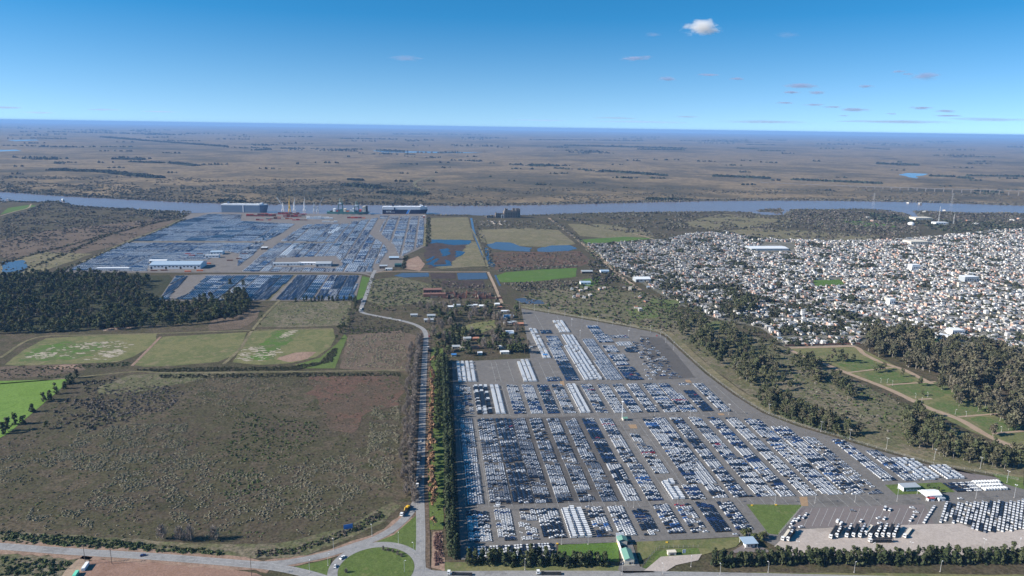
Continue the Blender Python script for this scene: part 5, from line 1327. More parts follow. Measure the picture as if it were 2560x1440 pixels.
truck('flat', (902, 778), (904, 765), 'white-cab flat truck at the road bend below the port, lower of two')
truck('low', (1118, 1438), (1170, 1439), 'white-cab truck at the bottom edge beside the hedge corner')
truck('low', (1341, 1437), (1395, 1437), 'white-cab truck on the front road below the pines')
truck('box', (1071, 872), (1072, 895), 'dark truck stopped on the right lane below the village')
c, a, u = truck('low', (1003, 1294), (1028, 1265), 'white-cab lowbed truck on the slip road hauling an excavator')
q = c - u * 2
ex = empty('excavator', (q[0], q[1], 1.9), a)
tag(ex, 'yellow excavator riding on the lowbed truck', 'excavator')
b = MB(); b.box(-1, 0, .9, 3.2, 2.6, 1.2); b.build('body', ex, M['yellow'])
b = MB(); b.box(.4, .75, 2.1, 1.4, 1.1, 1.3, top=.85); b.build('cab', ex, M['yellow'])
b = MB(); b.bar((.9, -.2, 1.6), (3.6, -.2, 3.4), .6, 0, .5); b.bar((3.6, -.2, 3.4), (5.6, -.2, 1.2), .5, 0, .35); b.build('boom', ex, M['yellow'])
b = MB(); b.box(5.6, -.2, .3, .9, 1.2, .9, top=.8); b.build('bucket', ex, M['black'])
for y in (-1.1, 1.1):
    b = MB(); b.box(-.6, y, 0, 4.0, .6, .9); b.build('track', ex, M['rubber'])

# ------------------------------------------------------------------ houses
WALLC = [((.60, .585, .56), 'white', 5), ((.52, .47, .39), 'cream', 4), ((.30, .285, .265), 'grey', 3), ((.55, .36, .28), 'pinkish', 1), ((.40, .20, .13), 'brick-red', 1), ((.60, .50, .38), 'sand-coloured', 1)]
ROOFC = [((.44, .42, .39), 'pale-roofed', 5), ((.25, .255, .26), 'grey-roofed', 5), ((.52, .52, .51), 'white-roofed', 3), ((.30, .14, .085), 'tile-roofed', 2), ((.11, .11, .115), 'dark-roofed', 4), ((.24, .30, .36), 'bluish-roofed', 1)]
def pick(lst, rg):
    w = np.array([x[2] for x in lst], float); return lst[rg.choice(len(lst), p=w / w.sum())]
HP = []
_rg = np.random.default_rng(77)
for i in range(34):
    wc, rc = pick(WALLC, _rg), pick(ROOFC, _rg)
    style = ('flat', 'flat', 'gable', 'shed')[i % 4]
    two = i % 6 == 5
    h = 6.2 if two else 3.2
    wl_, rf = MB(), MB()
    wl_.box(0, 0, 0, 8, 10, h)
    if style == 'flat':
        rf.box(0, 0, h, 8.3, 10.3, .25)
        wl_.box(2.4, 6.2, 0, 4.0, 4.0, 2.7)
        rf.box(2.4, 6.3, 2.7, 4.2, 4.0, .18)
        if i % 3 == 0: wl_.box(-2, 2, h + .25, 2, 2, 1.4)
    elif style == 'gable':
        rf.gable(0, 0, h, 8, 10, 1.7, axis='y')
        wl_.tri((-4, -5.002, h), (4, -5.002, h), (0, -5.002, h + 1.7)); wl_.tri((4, 5.002, h), (-4, 5.002, h), (0, 5.002, h + 1.7))
    else:
        rf.hexa([(-4.4, -5.4, h + .02), (4.4, -5.4, h + .9), (4.4, 5.4, h + .9), (-4.4, 5.4, h + .02)], [(-4.4, -5.4, h + .2), (4.4, -5.4, h + 1.1), (4.4, 5.4, h + 1.1), (-4.4, 5.4, h + .2)])
        wl_.box(-2.5, -6.5, 0, 3, 3, 2.4); rf.box(-2.5, -6.6, 2.4, 3.4, 3.2, .15)
    dr, w1, w2 = MB(), MB(), MB()
    dr.box(-1.2, -5.03, 0, 1.0, .08, 2.1); w1.box(2.0, -5.03, 1.0, 1.4, .08, 1.1); w2.box(-4.03, 1, 1.0, .08, 1.4, 1.1)
    nq = lambda m: len(m.Qs) + len(m.Ts)
    wm = make_mesh('house_wall', wl_.V, wl_.Qs, wl_.Ts, [M['house']], None, np.tile(wc[0], (nq(wl_), 1)))
    rm = make_mesh('house_roof', rf.V, rf.Qs, rf.Ts, [M['house']], None, np.tile(rc[0], (nq(rf), 1)))
    # the same house without small pieces, for the far mass
    low = MB(); low.hexa(rect(-4, 4, 5, 0), rect(-4, 4, 5, h), 0, False)
    cl = [np.array(rc[0])] + [np.array(wc[0])] * 4
    if style == 'gable':
        low.gable(0, 0, h, 8, 10, 1.7, axis='y'); cl += [np.array(rc[0])] * 12
    lowp = (np.array(low.V, float), np.array(low.Qs), np.array(cl), np.zeros(len(low.Qs), int))
    HP.append(([('wall', wm), ('roof', rm), ('door', dr.mesh('house_door', M['timber']), 'wall'), ('window', w1.mesh('house_window', M['pane']), 'wall'), ('window', w2.mesh('house_window', M['pane']), 'wall')], lowp, '%s %s %s' % (wc[1], rc[1], 'two-storey house' if two else 'house')))

TOWN = GP([(1470, 612), (1560, 606), (1660, 599), (1735, 583), (1815, 579), (1885, 595), (2060, 603), (2200, 601), (2295, 595), (2420, 583), (2560, 571), (2640, 566), (2640, 880), (2560, 868), (2440, 862), (2360, 840), (2260, 812), (2190, 832), (2130, 862), (1965, 864), (1905, 818), (1800, 796), (1700, 758), (1610, 705), (1545, 680)])
s_, t_ = TOWN @ B, TOWN @ A
PITCHES = [GP([(2025, 700), (2105, 697), (2117, 714), (2036, 718)]), GP([(2285, 836), (2345, 834), (2374, 860), (2305, 864)]), GP([(1905, 605), (1990, 605), (1990, 630), (1890, 630)])]
houses, town_trees = [], []
S0, T0 = s_.min(), t_.min()
SV = np.arange(S0, s_.max(), 7.0); TV = np.arange(T0, t_.max(), 8.8)
gi, gj = np.meshgrid(np.arange(len(SV)), np.arange(len(TV)))
gi, gj = gi.ravel(), gj.ravel()
street = (gi % 15 >= 14) | (gj % 13 >= 11)
PT = (SV[gi] + RNG.normal(size=len(gi)) * .9)[:, None] * B + (TV[gj] + RNG.normal(size=len(gi)) * 1.3)[:, None] * A
ok = inside(TOWN, PT) & ~street
for pc in PITCHES: ok &= ~inside(pc, PT)
for p, c, r in zip(PT[ok], gi[ok], gj[ok]):
    u, v = project(p[0], p[1])
    shanty = v > 690 + (u - 1640) * .2 and u < 2250
    dn = nz(p[0], p[1], 120, 41)
    grove_ = nz(p[0], p[1], 55, 71) + .4 * nz(p[0], p[1], 21, 75) > (.12 if shanty else .30 if u < 2050 else .36)
    if random.random() < (.12 if grove_ else .70 if shanty else .90) + dn * .2:
        houses.append((p[0], p[1], c, r))
    if grove_:
        for _k in range(random.choice((1, 2, 2))): town_trees.append((p[0] + random.uniform(-5, 5), p[1] + random.uniform(-5, 5)))
    for _k in range(2 if random.random() < (.4 if shanty else .12) - dn * .2 else (1 if random.random() < .25 else 0)):
        town_trees.append((p[0] + random.uniform(-5, 5), p[1] + random.uniform(-6, 6)))
houses.sort(key=lambda h: h[0] ** 2 + h[1] ** 2)
nearh, resth = [], []
for h in houses:
    u, v = project(h[0], h[1])
    if len(nearh) < 285 and 0 < u < 2555: nearh.append(h)
    else: resth.append(h)
rows = {}
for x, y, c, r in nearh: rows.setdefault(r, []).append((c, x, y))
for ri, r in enumerate(sorted(rows)):
    for ci, (c, x, y) in enumerate(sorted(rows[r])):
        parts, low, ds = HP[random.randrange(len(HP))]
        thing('town_house', parts, (x, y, .2), ANG_A - math.pi / 2 + random.choice((0, math.pi / 2, math.pi)) + random.gauss(0, .05), '%s, %s from left in the %s town row above the brick wall' % (ds, ordn(ci + 1), ordn(ri + 1)), 'house', 'houses on the near side of the town', (random.uniform(.5, .85), random.uniform(.5, .8), random.uniform(.75, 1.0)))
hbag = Bag()
idx = RNG.integers(0, len(HP), len(resth))
RH = np.array([(h[0], h[1], .2) for h in resth])
for i in range(len(HP)):
    q = RH[idx == i]; n = len(q)
    if n:
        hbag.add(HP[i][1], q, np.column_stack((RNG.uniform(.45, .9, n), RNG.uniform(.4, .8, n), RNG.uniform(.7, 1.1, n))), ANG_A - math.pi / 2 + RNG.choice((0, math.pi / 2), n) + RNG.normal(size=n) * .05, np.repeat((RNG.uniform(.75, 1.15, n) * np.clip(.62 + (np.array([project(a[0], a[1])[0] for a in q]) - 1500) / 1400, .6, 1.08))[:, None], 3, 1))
        # small annexes and sheds in the yards
        m = RNG.random(n) < .3
        k = int(m.sum())
        hbag.add(HP[(i * 5 + 1) % 34][1], q[m] + np.column_stack((RNG.uniform(-7, 7, k), RNG.uniform(-8, 8, k), np.zeros(k))), np.column_stack((RNG.uniform(.3, .6, k), RNG.uniform(.3, .6, k), RNG.uniform(.6, .85, k))), ANG_A - math.pi / 2 + RNG.normal(size=k) * .1, np.repeat(RNG.uniform(.8, 1.15, (k, 1)), 3, 1))
hbag.build('town_houses', [M['house']], 'dense mass of small white and grey houses across the town', 'houses')
tb = Bag()
TTB = [bush_proto(26, .42, 700 + i, False) for i in range(5)]
TT = np.array(town_trees)
scatter(tb, TTB, TT, 1.4, 4.2, [(.045, .055, .028), (.055, .062, .032), (.075, .07, .05), (.05, .056, .036)], 1.0, 2.0)
big = sample([(1740, 690), (1900, 690), (2180, 740), (2150, 820), (1950, 800), (1800, 770)], 70)
scatter(tb, TTB, big, 3.5, 6.5, [(.035, .042, .022), (.05, .05, .03)], 1.1, 3)
tb.build('town_trees', [M['leaf']], 'dark garden and street trees scattered between the town houses', 'trees')
print('HOUSES', len(houses))

def big_building(name, px, w, d, h, label, wallm, roofm, roof='flat', rz=None, rise=3, cat='building', bays=0):
    """centre of the front wall base at px; local x along the front"""
    p = G(*px)
    r = empty(name, (p[0], p[1], .3), ANG_B if rz is None else rz)
    tag(r, label, cat)
    b = MB(); b.box(0, d / 2, 0, w, d, h)
    if roof == 'gable':
        for y, sg in ((-.002, 1),):
            pass
        b.tri((-w / 2, 0, h), (-w / 2, d, h), (-w / 2, d / 2, h + rise)) if roof == 'gable' else None
        b.tri((w / 2, d, h), (w / 2, 0, h), (w / 2, d / 2, h + rise))
    b.build('wall', r, wallm)
    b = MB()
    if roof == 'flat': b.box(0, d / 2, h, w + .6, d + .6, .4)
    else: b.gable(0, d / 2, h, w, d, rise, over=.5)
    b.build('roof', r, roofm)
    for k in range(bays):
        b = MB(); x = -w / 2 + (k + .5) * w / bays
        b.box(x, -.04, .2 if k % 4 == 0 else h * .45, w / bays * .5, .1, h * (.6 if k % 4 == 0 else .25))
        b.build('door' if k % 4 == 0 else 'window', r, M['pane'])
    return r
# larger buildings in the town
big_building('apartment_block', (2289, 679), 22, 16, 16, 'tall white apartment block standing above the town roofs', M['white'], M['white'], bays=5)
big_building('apartment_block', (2428, 708), 34, 20, 14, 'stepped white and grey block right of the tall apartment block', M['greyroof'], M['white'], bays=6)
big_building('apartment_block', (2230, 765), 12, 12, 13, 'narrow white tower house in the lower town', M['white'], M['white'], bays=3)
big_building('warehouse', (1925, 627), 110, 45, 6, 'long pale corrugated roofs among the far town houses', M['greyroof'], M['deckwhite'], 'gable', rise=2)
big_building('school', (2300, 612), 60, 40, 9, 'beige flat-roofed hall at the far edge of town', M['cream'], M['cream'], bays=8)
big_building('sports_hall', (1608, 706), 34, 26, 7, 'white gabled hall at the left edge of the town', M['greyroof'], M['deckwhite'], 'gable', bays=4)
big_building('school', (2362, 850), 36, 10, 7, 'white long building behind the small green pitch', M['white'], M['white'], bays=9, rz=ANG_B - .9)
big_building('school', (2395, 838), 22, 16, 8, 'white two-storey building beside the small green pitch', M['white'], M['white'], bays=5)
big_building('factory', (2310, 551), 70, 40, 9, 'cream factory hall by the river cove', M['cream'], M['cream'], bays=8)
big_building('storage_hall', (2355, 562), 50, 25, 8, 'white storage hall among dark trees by the river', M['white'], M['white'], bays=5)
b_ = empty('storage_dome', (*G(2277, 563), .2)); tag(b_, 'white domed tank beside the river trees', 'tank')
b = MB(); b.cyl((0, 0, 0), (0, 0, 8), 11, 11, 14); b.build('drum', b_, M['white'])
b = MB(); b.cyl((0, 0, 8), (0, 0, 11), 11, 6, 14); b.cyl((0, 0, 11), (0, 0, 12.2), 6, 1, 14); b.build('dome', b_, M['white'])
for px, h, lb in (((2345, 560), 62, 'tall pale lattice mast by the river'), ((2383, 560), 34, 'shorter pale mast right of the tall river mast')):
    r = empty('radio_mast', (*G(*px), .2)); tag(r, lb, 'mast')
    b = MB()
    for x, y in ((-1.2, -1.2), (1.2, -1.2), (1.2, 1.2), (-1.2, 1.2)): b.bar((x, y, 0), (x * .3, y * .3, h), .3, 0, .2)
    for k in range(10): b.box(0, 0, h * k / 10, 2.4 * (1 - .07 * k), 2.4 * (1 - .07 * k), .25)
    b.build('lattice', r, M['steel'])
    b = MB(); b.cyl((0, 0, h), (0, 0, h + 6), .3, .15, 6); b.build('antenna', r, M['white'])
for k, (x, y) in enumerate(((2170, 545), (2180, 553), (2360, 527), (2420, 553), (2440, 560), (2530, 551), (2548, 548), (20, 500), (30, 502), (48, 504), (10, 506), (2310, 530), (2270, 508), (2300, 511))):
    parts, low, ds = HP[(k * 3) % 34]
    p = G(x, y); thing('river_house', parts, (p[0], p[1], .2), random.uniform(0, 3), '%s on the river bank, %s in the bank list from the left' % (ds, ordn(1 + sorted(range(14), key=lambda q: ((2170, 2180, 2360, 2420, 2440, 2530, 2548, 20, 30, 48, 10, 2310, 2270, 2300)[q])).index(k))), 'house', 'houses on the river banks', (1.4, 1.4, 1.2))
# boundary wall of the town
wl0, wl1 = G(1963, 866), G(2150, 861)
r = empty('brick_boundary_wall', (*wl0, .3), math.atan2(*(wl1 - wl0)[::-1])); tag(r, 'long low red-brick wall between the shanty houses and the park', 'wall')
Lw = np.hypot(*(wl1 - wl0)); nseg = 26
for k in range(nseg):
    b = MB(); b.box((k + .5) * Lw / nseg, 0, 0, Lw / nseg - .25, .3, 2.4 + .15 * (k % 2)); b.build('wall_panel', r, M['brick'] if k < 19 else M['pinkwall'])
for k in range(nseg + 1):
    b = MB(); b.box(k * Lw / nseg, 0, 0, .45, .45, 2.8); b.build('post', r, M['brick'])

# village houses between the road and the lot
VH = [(1078, 795, 14, 9, 4, 'gable', 'greyroof', 'large pale-roofed farmhouse, upper roof'), (1072, 806, 16, 10, 4, 'gable', 'greyroof', 'large pale-roofed farmhouse, lower roof'), (1035, 792, 12, 7, 3, 'gable', 'greyroof', 'pale-roofed shed left of the farmhouse'), (1125, 772, 12, 8, 3.4, 'gable', 'deckwhite', 'white-roofed house, first on the village back row'), (1142, 768, 13, 8, 3.4, 'gable', 'greyroof', 'grey-roofed house, second on the village back row'), (1175, 770, 12, 9, 3.4, 'gable', 'greyroof', 'grey-roofed house, third on the village back row'), (1190, 768, 10, 8, 3.4, 'flat', 'deckwhite', 'white flat house, fourth on the village back row'), (1205, 770, 11, 9, 3.4, 'gable', 'deckwhite', 'white-roofed house, fifth on the village back row'), (1243, 765, 9, 8, 3.2, 'gable', 'deckwhite', 'small white house at the end of the village back row'), (1250, 772, 8, 6, 3, 'flat', 'pinkwall', 'brick-red hut beside the path end'),
      (1262, 783, 16, 7, 3.4, 'flat', 'deckwhite', 'long white house facing the path'), (1272, 796, 18, 12, 3.4, 'gable', 'blueroof', 'house with a large blue-grey roof'), (1258, 800, 9, 8, 3, 'flat', 'greyroof', 'grey hut left of the blue-grey roof'), (1270, 812, 14, 8, 3, 'flat', 'greyroof', 'grey house in the village east cluster'), (1284, 810, 10, 8, 3, 'flat', 'greyroof', 'grey hut near the lot fence'), (1297, 815, 16, 8, 3.4, 'gable', 'pinkwall', 'house with dark red roof beside the lot fence'), (1275, 835, 13, 9, 3, 'flat', 'deckwhite', 'white-roofed hut below the grey houses'), (1276, 838, 12, 6, 2.6, 'flat', 'blueroof', 'blue-roofed carport beside the white-roofed hut'), (1168, 852, 12, 9, 3.6, 'gable', 'greyroof', 'house with two pale skylight roofs south of the green'), (1190, 852, 10, 8, 3.4, 'flat', 'pinkwall', 'red-roofed house south of the green'), (1140, 872, 12, 8, 3, 'gable', 'greyroof', 'pale-roofed house among the hedge-end trees'), (1158, 874, 8, 8, 3, 'flat', 'cream', 'small cream house beside the pale roof'), (1187, 873, 16, 6, 3, 'flat', 'pinkwall', 'long red-roofed house near the hedge end'), (1200, 888, 7, 7, 3, 'flat', 'deckwhite', 'white cube hut near the lot corner'), (1255, 873, 11, 8, 3.2, 'gable', 'deckwhite', 'white-roofed house near the lot, upper'), (1262, 886, 13, 8, 3.2, 'flat', 'deckwhite', 'white-roofed house near the lot, lower'), (1135, 892, 7, 6, 2.6, 'flat', 'blue', 'blue tarpaulin shed in the hedge shade'), (1363, 893, 6, 5, 3, 'flat', 'blue', 'blue tank shed at the lot corner'), (1306, 867, 4, 3, 2.5, 'flat', 'black', 'dark cabin on the lot edge, upper'), (1328, 872, 4, 3, 2.5, 'flat', 'greyroof', 'grey cabin on the lot edge, lower')]
for x, y, w, d, h, rf, mt, lb in VH:
    big_building('village_house', (x, y), w, d, h, lb, M['cream'] if mt != 'pinkwall' else M['pinkwall'], M[mt], rf, rise=1.6, cat='house', bays=3)
for k, (x, y, w, lb) in enumerate(((1468, 684, 26, 'dark-walled barn with a pale gabled roof beside the green field'), (1464, 712, 22, 'shed with a turquoise roof below the green field'), (1512, 683, 20, 'shed with pale turquoise roof near the levee road'))):
    big_building('farm_building', (x, y), w, 12, 4.5, lb, M['timber'] if k == 0 else M['white'], M['greyroof'] if k == 0 else M['blueroof'], 'gable', rise=2.4, cat='barn', bays=3)
for k, (x, y) in enumerate(((1430, 725), (1440, 722), (1452, 728), (1465, 724), (1500, 725), (1510, 722), (1435, 745), (1445, 742), (1460, 745), (1475, 740), (1560, 720), (1575, 725), (1600, 745), (1615, 755), (1590, 770), (1600, 778), (1585, 690), (1620, 720))):
    parts, low, ds = HP[(k * 7 + 2) % 34]
    p = G(x, y); thing('cottage', parts, (p[0], p[1], .2), random.uniform(-.3, .3), '%s among the brush above the lot, %s from the left' % (ds, ordn(1 + sorted((1430, 1440, 1452, 1465, 1500, 1510, 1435, 1445, 1460, 1475, 1560, 1575, 1600, 1615, 1590, 1600.5, 1585, 1620)).index(x if k != 15 else 1600.5))), 'house', 'cottages in the brush', (.8, .8, .9))
# gate and office buildings of the lot
r = empty('gatehouse', (*G(1573, 1413), .5), ANG_A - math.pi / 2 - .06); tag(r, 'cream gatehouse with two green gabled roofs beside the entrance apron', 'gatehouse')
b = MB(); b.box(0, 7, 0, 7.4, 14, 4.2); b.tri((-3.7, 0, 4.2), (3.7, 0, 4.2), (0, 0, 5.8)); b.build('wall', r, M['cream'])
b = MB(); b.gable(0, 7, 4.2, 7.4, 14, 1.6, axis='y'); b.build('roof', r, M['greenroof'])
b = MB(); b.box(-3.4, 21, 0, .5, 14, 4.0); b.build('side_wall', r, M['white'])
b = MB(); b.box(0, 29, 0, 7.4, 6, 4.0); b.build('rear_hall', r, M['cream'])
b = MB(); b.gable(0, 29, 4.0, 7.4, 6, 1.5, axis='y'); b.build('roof', r, M['greenroof'])
b = MB(); b.box(0, 36, 0, 6, 5, 3.2); b.box(0, 36, 3.2, 6.6, 5.6, .25); b.build('annex', r, M['greyroof'])
b = MB(); b.box(.6, -.05, 0, 1.4, .12, 2.2); b.build('door', r, M['pane'])
b = MB(); b.box(2.4, -.05, 1.1, 1.1, .12, .9); b.build('window', r, M['pane'])
b = MB(); b.box(0, -1.2, 0, 9, .25, .7); b.build('low_wall', r, M['cream'])
r = empty('gatehouse', (*G(1876, 1371), .5), ANG_B); tag(r, 'small white gatehouse under an oversized flat grey roof', 'gatehouse')
b = MB(); b.box(0, 3, 0, 7.5, 5, 3.4); b.build('wall', r, M['white'])
b = MB(); b.box(0, 4, 4.1, 12, 10.5, .35); b.build('roof', r, M['blueroof'])
for x, y in ((-5.4, -.6), (5.4, -.6), (-5.4, 8.6), (5.4, 8.6)):
    b = MB(); b.box(x, y, 0, .3, .3, 4.1); b.build('post', r, M['white'])
for x in (-1.6, 1.2):
    b = MB(); b.box(x, .46, .9, 1.2, .1, 1.3); b.build('window', r, M['pane'])
r = big_building('site_office', (2279, 1229), 17, 8, 4.0, 'long low office with a dark green fascia on the island lawn', M['white'], M['greyroof'], bays=5)
b = MB(); b.box(0, -.55, 2.6, 17.4, .9, 1.5); b.build('fascia', r, M['darkgreen'])
r = empty('marquee_tent', (*G(2332, 1251), .5), ANG_B); tag(r, 'large white marquee tent beside the island lawn', 'tent')
b = MB(); b.gable(2, 5, 4.6, 12, 11, 2.0, over=.3); b.tri((8, -.6, 4.6), (8, 10.6, 4.6), (8, 5, 6.6)); b.tri((-4, 10.6, 4.6), (-4, -.6, 4.6), (-4, 5, 6.6)); b.build('roof', r, M['white'])
b = MB(); b.box(2, 10.5, 0, 12, .1, 4.6); b.box(8, 5, 0, .1, 11, 4.6); b.box(2, -.5, 2.8, 12, .1, 1.8); b.build('side_panel', r, M['white'])
b = MB(); b.hexa([(-8, -1, 4.0), (-4, -.5, 4.6), (-4, 10.5, 4.6), (-8, 11, 4.0)], [(-8, -1, 4.1), (-4, -.5, 4.75), (-4, 10.5, 4.75), (-8, 11, 4.1)]); b.build('awning', r, M['white'])
for x, y in ((-7.9, -1), (-7.9, 11), (-4, -.5), (8, -.5), (2, -.5)):
    b = MB(); b.cyl((x, y, 0), (x, y, 4.4), .12, .12, 6); b.build('pole', r, M['white'])
for px, lb, mt in (((2328, 1254), 'small white cabin with a red roof before the tent', 'red'), ((2355, 1254), 'small white cabin with a pale roof right of the tent', 'greyroof')):
    big_building('site_cabin', px, 6, 2.6, 2.7, lb, M['white'], M[mt], cat='cabin', bays=2)
big_building('light_hut', (1563, 1053), 5, 4, 3, 'tiny hut with green roof at the foot of the tall mast', M['cream'], M['greenroof'], 'gable', rise=1.2, cat='hut', bays=1)
big_building('timber_cabin', (1680, 1390), 6.5, 3, 2.8, 'sand-coloured timber cabin on the gate lawn', M['cream'], M['cream'], cat='cabin', bays=1)

# containers by the west road
def container_part(L=6.06):
    b = MB(); b.box(0, 0, .15, L, 2.44, 2.45)
    for k in range(12):
        for y in (-1.24, 1.24): b.box(-L / 2 + (k + .5) * L / 12, y, .25, L / 30, .06, 2.2)
    d = MB(); d.box(L / 2 + .03, -.6, .3, .05, 1.15, 2.1); d.box(L / 2 + .03, .6, .3, .05, 1.15, 2.1)
    return b, d
for px, hd, mt, lb in (((214, 1421), (209, 1428), 'white', 'white shipping container beside the utility pole'), ((190, 1441), (184, 1450), 'mint', 'mint green container at the lower left edge')):
    b, d = container_part(8.5 if mt == 'white' else 7)
    p = G(*px); q = G(*hd) - p
    r = empty('shipping_container', (p[0], p[1], .42), math.atan2(q[1], q[0])); tag(r, lb, 'container')
    b.build('body', r, M[mt]); d.build('door', r, M[mt])
# utility poles
for k, (x, y, h) in enumerate(((214, 1412, 17), (280, 1411, 13.5), (629, 1441, 17), (151, 1425, 6))):
    p = G(x, y); r = empty('utility_pole', (p[0], p[1], .3), random.uniform(-.1, .1))
    tag(r, ('tall dark timber utility pole by the white container', 'thin utility pole left of the red-dirt yard middle', 'utility pole by the start of the slip road', 'short leaning post in the verge')[k], 'pole')
    b = MB(); b.cyl((0, 0, 0), (0, 0, h), .24, .15, 7); b.build('shaft', r, M['timber'])
    if h > 10:
        for q in (.8, 1.9): b = MB(); b.box(0, 0, h - q, .15, 2.6, .18); b.build('crossarm', r, M['timber'])
# billboard and lamp posts
r = empty('billboard', (*G(871, 1329), .3), math.radians(20)); tag(r, 'blue roadside board on two posts in the verge scrub', 'sign')
b = MB(); b.box(0, 0, 2.4, 7.5, .25, 4.0); b.build('panel', r, M['blue'])
b = MB(); b.box(0, -.16, 5.2, 6.0, .05, .5); b.box(-1.0, -.16, 4.2, 4.0, .05, .4); b.build('lettering_band', r, M['skyblue'])
for x in (-2.6, 2.6):
    b = MB(); b.cyl((x, .1, 0), (x, .1, 2.5), .14, .14, 6); b.build('post', r, M['steel'])
r = empty('gate_sign', (*G(1710, 1386), .5), .2); tag(r, 'white and blue site sign standing on the gate lawn', 'sign')
b = MB(); b.box(0, 0, .8, 2.6, .2, 3.0); b.build('panel', r, M['deckwhite'])
b = MB(); b.box(-.9, -.13, .9, .7, .05, 2.8); b.build('stripe', r, M['blue'])
LPM = {}
def lamp_parts(h, arms):
    if (h, arms) in LPM: return LPM[(h, arms)]
    b = MB(); b.cyl((0, 0, 0), (0, 0, h), .16, .09, 7); f = MB(); f.box(0, 0, 0, .9, .9, .25)
    hd = MB()
    for k in range(arms):
        a = 2 * math.pi * k / max(arms, 1)
        hd.box(.9 * math.cos(a), .9 * math.sin(a), h - .1, 1.0, .45, .22, 0, a)
    LPM[(h, arms)] = [('pole', b.mesh('lamp_pole', M['steel'])), ('lamp_head', hd.mesh('lamp_head', M['white']), 'pole'), ('footing', f.mesh('lamp_footing', M['concrete']))]
    return LPM[(h, arms)]
def lamps(pts, h, arms, what):
    for k, (x, y) in enumerate(pts):
        p = G(x, y); thing('lamp_post', lamp_parts(h, arms), (p[0], p[1], .35), random.uniform(0, 3), 'pale lamp post, %s %s' % (ordn(k + 1), what), 'lamp post', 'lamp posts ' + what)
lamps([(1299, 771), (1336, 777), (1372, 785), (1412, 791), (1455, 800), (1494, 809), (1532, 815), (1575, 822), (1626, 832), (1651, 841), (1664, 857), (1684, 875), (1922, 1035), (2052, 1080), (2124, 1100), (2216, 1122), (2335, 1151), (2450, 1172), (2517, 1207)], 12, 2, 'along the curved perimeter fence from the far corner')
lamps([(1246, 1279), (1472, 1272), (1584, 1270), (1694, 1264), (1804, 1260), (1937, 1261), (2037, 1259), (2137, 1256), (2242, 1254), (2439, 1247), (2535, 1245)], 13, 4, 'from the left on the long aisle behind the front blocks')
lamps([(1302, 1365), (1404, 1362), (1470, 1362), (1545, 1357)], 12, 2, 'from the left on the front edge of the lot')
lamps([(1637, 1040), (1726, 1039), (1822, 1037)], 13, 4, 'from the left on the upper aisle')
lamps([(1429, 815), (1450, 844), (1571, 844)], 12, 4, 'from the left inside the far end of the lot')
lamps([(1991, 1388), (2181, 1392), (2274, 1390), (2457, 1382), (2546, 1380)], 12, 2, 'from the left behind the long pine belt')
lamps([(930, 1340), (996, 1361), (834, 1377), (820, 1415), (774, 1432), (1034, 1386), (1011, 1432)], 10, 1, 'counted clockwise around the roundabout')
lamps([(1312, 1426), (1555, 1437), (1657, 1436), (1727, 1418), (1800, 1437), (1920, 1432), (2135, 1432), (2350, 1430)], 9, 1, 'from the left along the front road')
lamps([(143, 676), (264, 627), (396, 627), (579, 627), (602, 551)], 16, 4, 'from the left in the left port yard')
lamps([(2202, 957), (2218, 958), (2231, 964), (2289, 995), (2304, 1006), (2319, 993), (2388, 1036), (2415, 1042), (2503, 1080)], 6, 1, 'from the left along the park paths')
# the tall mast in the lot
r = empty('floodlight_mast', (*G(1555, 1049), .4)); tag(r, 'tall white floodlight mast rising from the middle of the lot', 'mast')
b = MB(); b.cyl((0, 0, 0), (0, 0, 22), .4, .22, 8); b.build('shaft', r, M['white'])
b = MB(); b.cyl((0, 0, 21.6), (0, 0, 22.2), 1.5, 1.5, 10); b.build('lamp_ring', r, M['white'])
b = MB(); b.box(0, 0, 0, 2.2, 2.2, .8); b.build('footing', r, M['concrete'])
# perimeter fence
fpts = row_points([(1303, 769), (1420, 789), (1580, 817), (1648, 830), (1668, 841), (1706, 877), (1766, 931), (1836, 984), (1912, 1031), (1995, 1062), (2095, 1092), (2205, 1125), (2335, 1161), (2445, 1181), (2560, 1204)], 9.0, .0)
r = empty('perimeter_fence', (0, 0, .3)); tag(r, 'wire fence on pale concrete posts curving along the lot verge', 'fence')
pm = MB(); pm.box(0, 0, 0, .2, .2, 2.6); pm = pm.mesh('fence_post', M['concrete'])
for p in fpts: link('post', pm, r).location = (p[0], p[1], 0)
b = MB()
for z in (.5, 1.3, 2.3):
    for p, q in zip(fpts[:-1], fpts[1:]): b.bar((p[0], p[1], z), (q[0], q[1], z), .06)
b.build('wire', r, M['steel'])
gp = row_points([(1602, 1424), (1640, 1379), (1660, 1372), (1745, 1370)], 4.0, 0)
r = empty('gate_fence', (0, 0, .45)); tag(r, 'green wire fence on pale posts round the gate lawn', 'fence')
for p in gp: link('post', pm, r).location = (p[0], p[1], 0)
b = MB()
for z in (.4, 1.0, 1.6, 2.2):
    for p, q in zip(gp[:-1], gp[1:]): b.bar((p[0], p[1], z), (q[0], q[1], z), .08)
b.build('wire', r, M['darkgreen'])
gp = row_points([(1945, 1340), (2006, 1268)], 4.0, 0)
r = empty('yard_fence', (0, 0, .45)); tag(r, 'pale fence along the right edge of the triangle lawn', 'fence')
for p in gp: link('post', pm, r).location = (p[0], p[1], 0)
b = MB()
for z in (.4, 1.2, 2.2):
    for p, q in zip(gp[:-1], gp[1:]): b.bar((p[0], p[1], z), (q[0], q[1], z), .08)
b.build('wire', r, M['steel'])
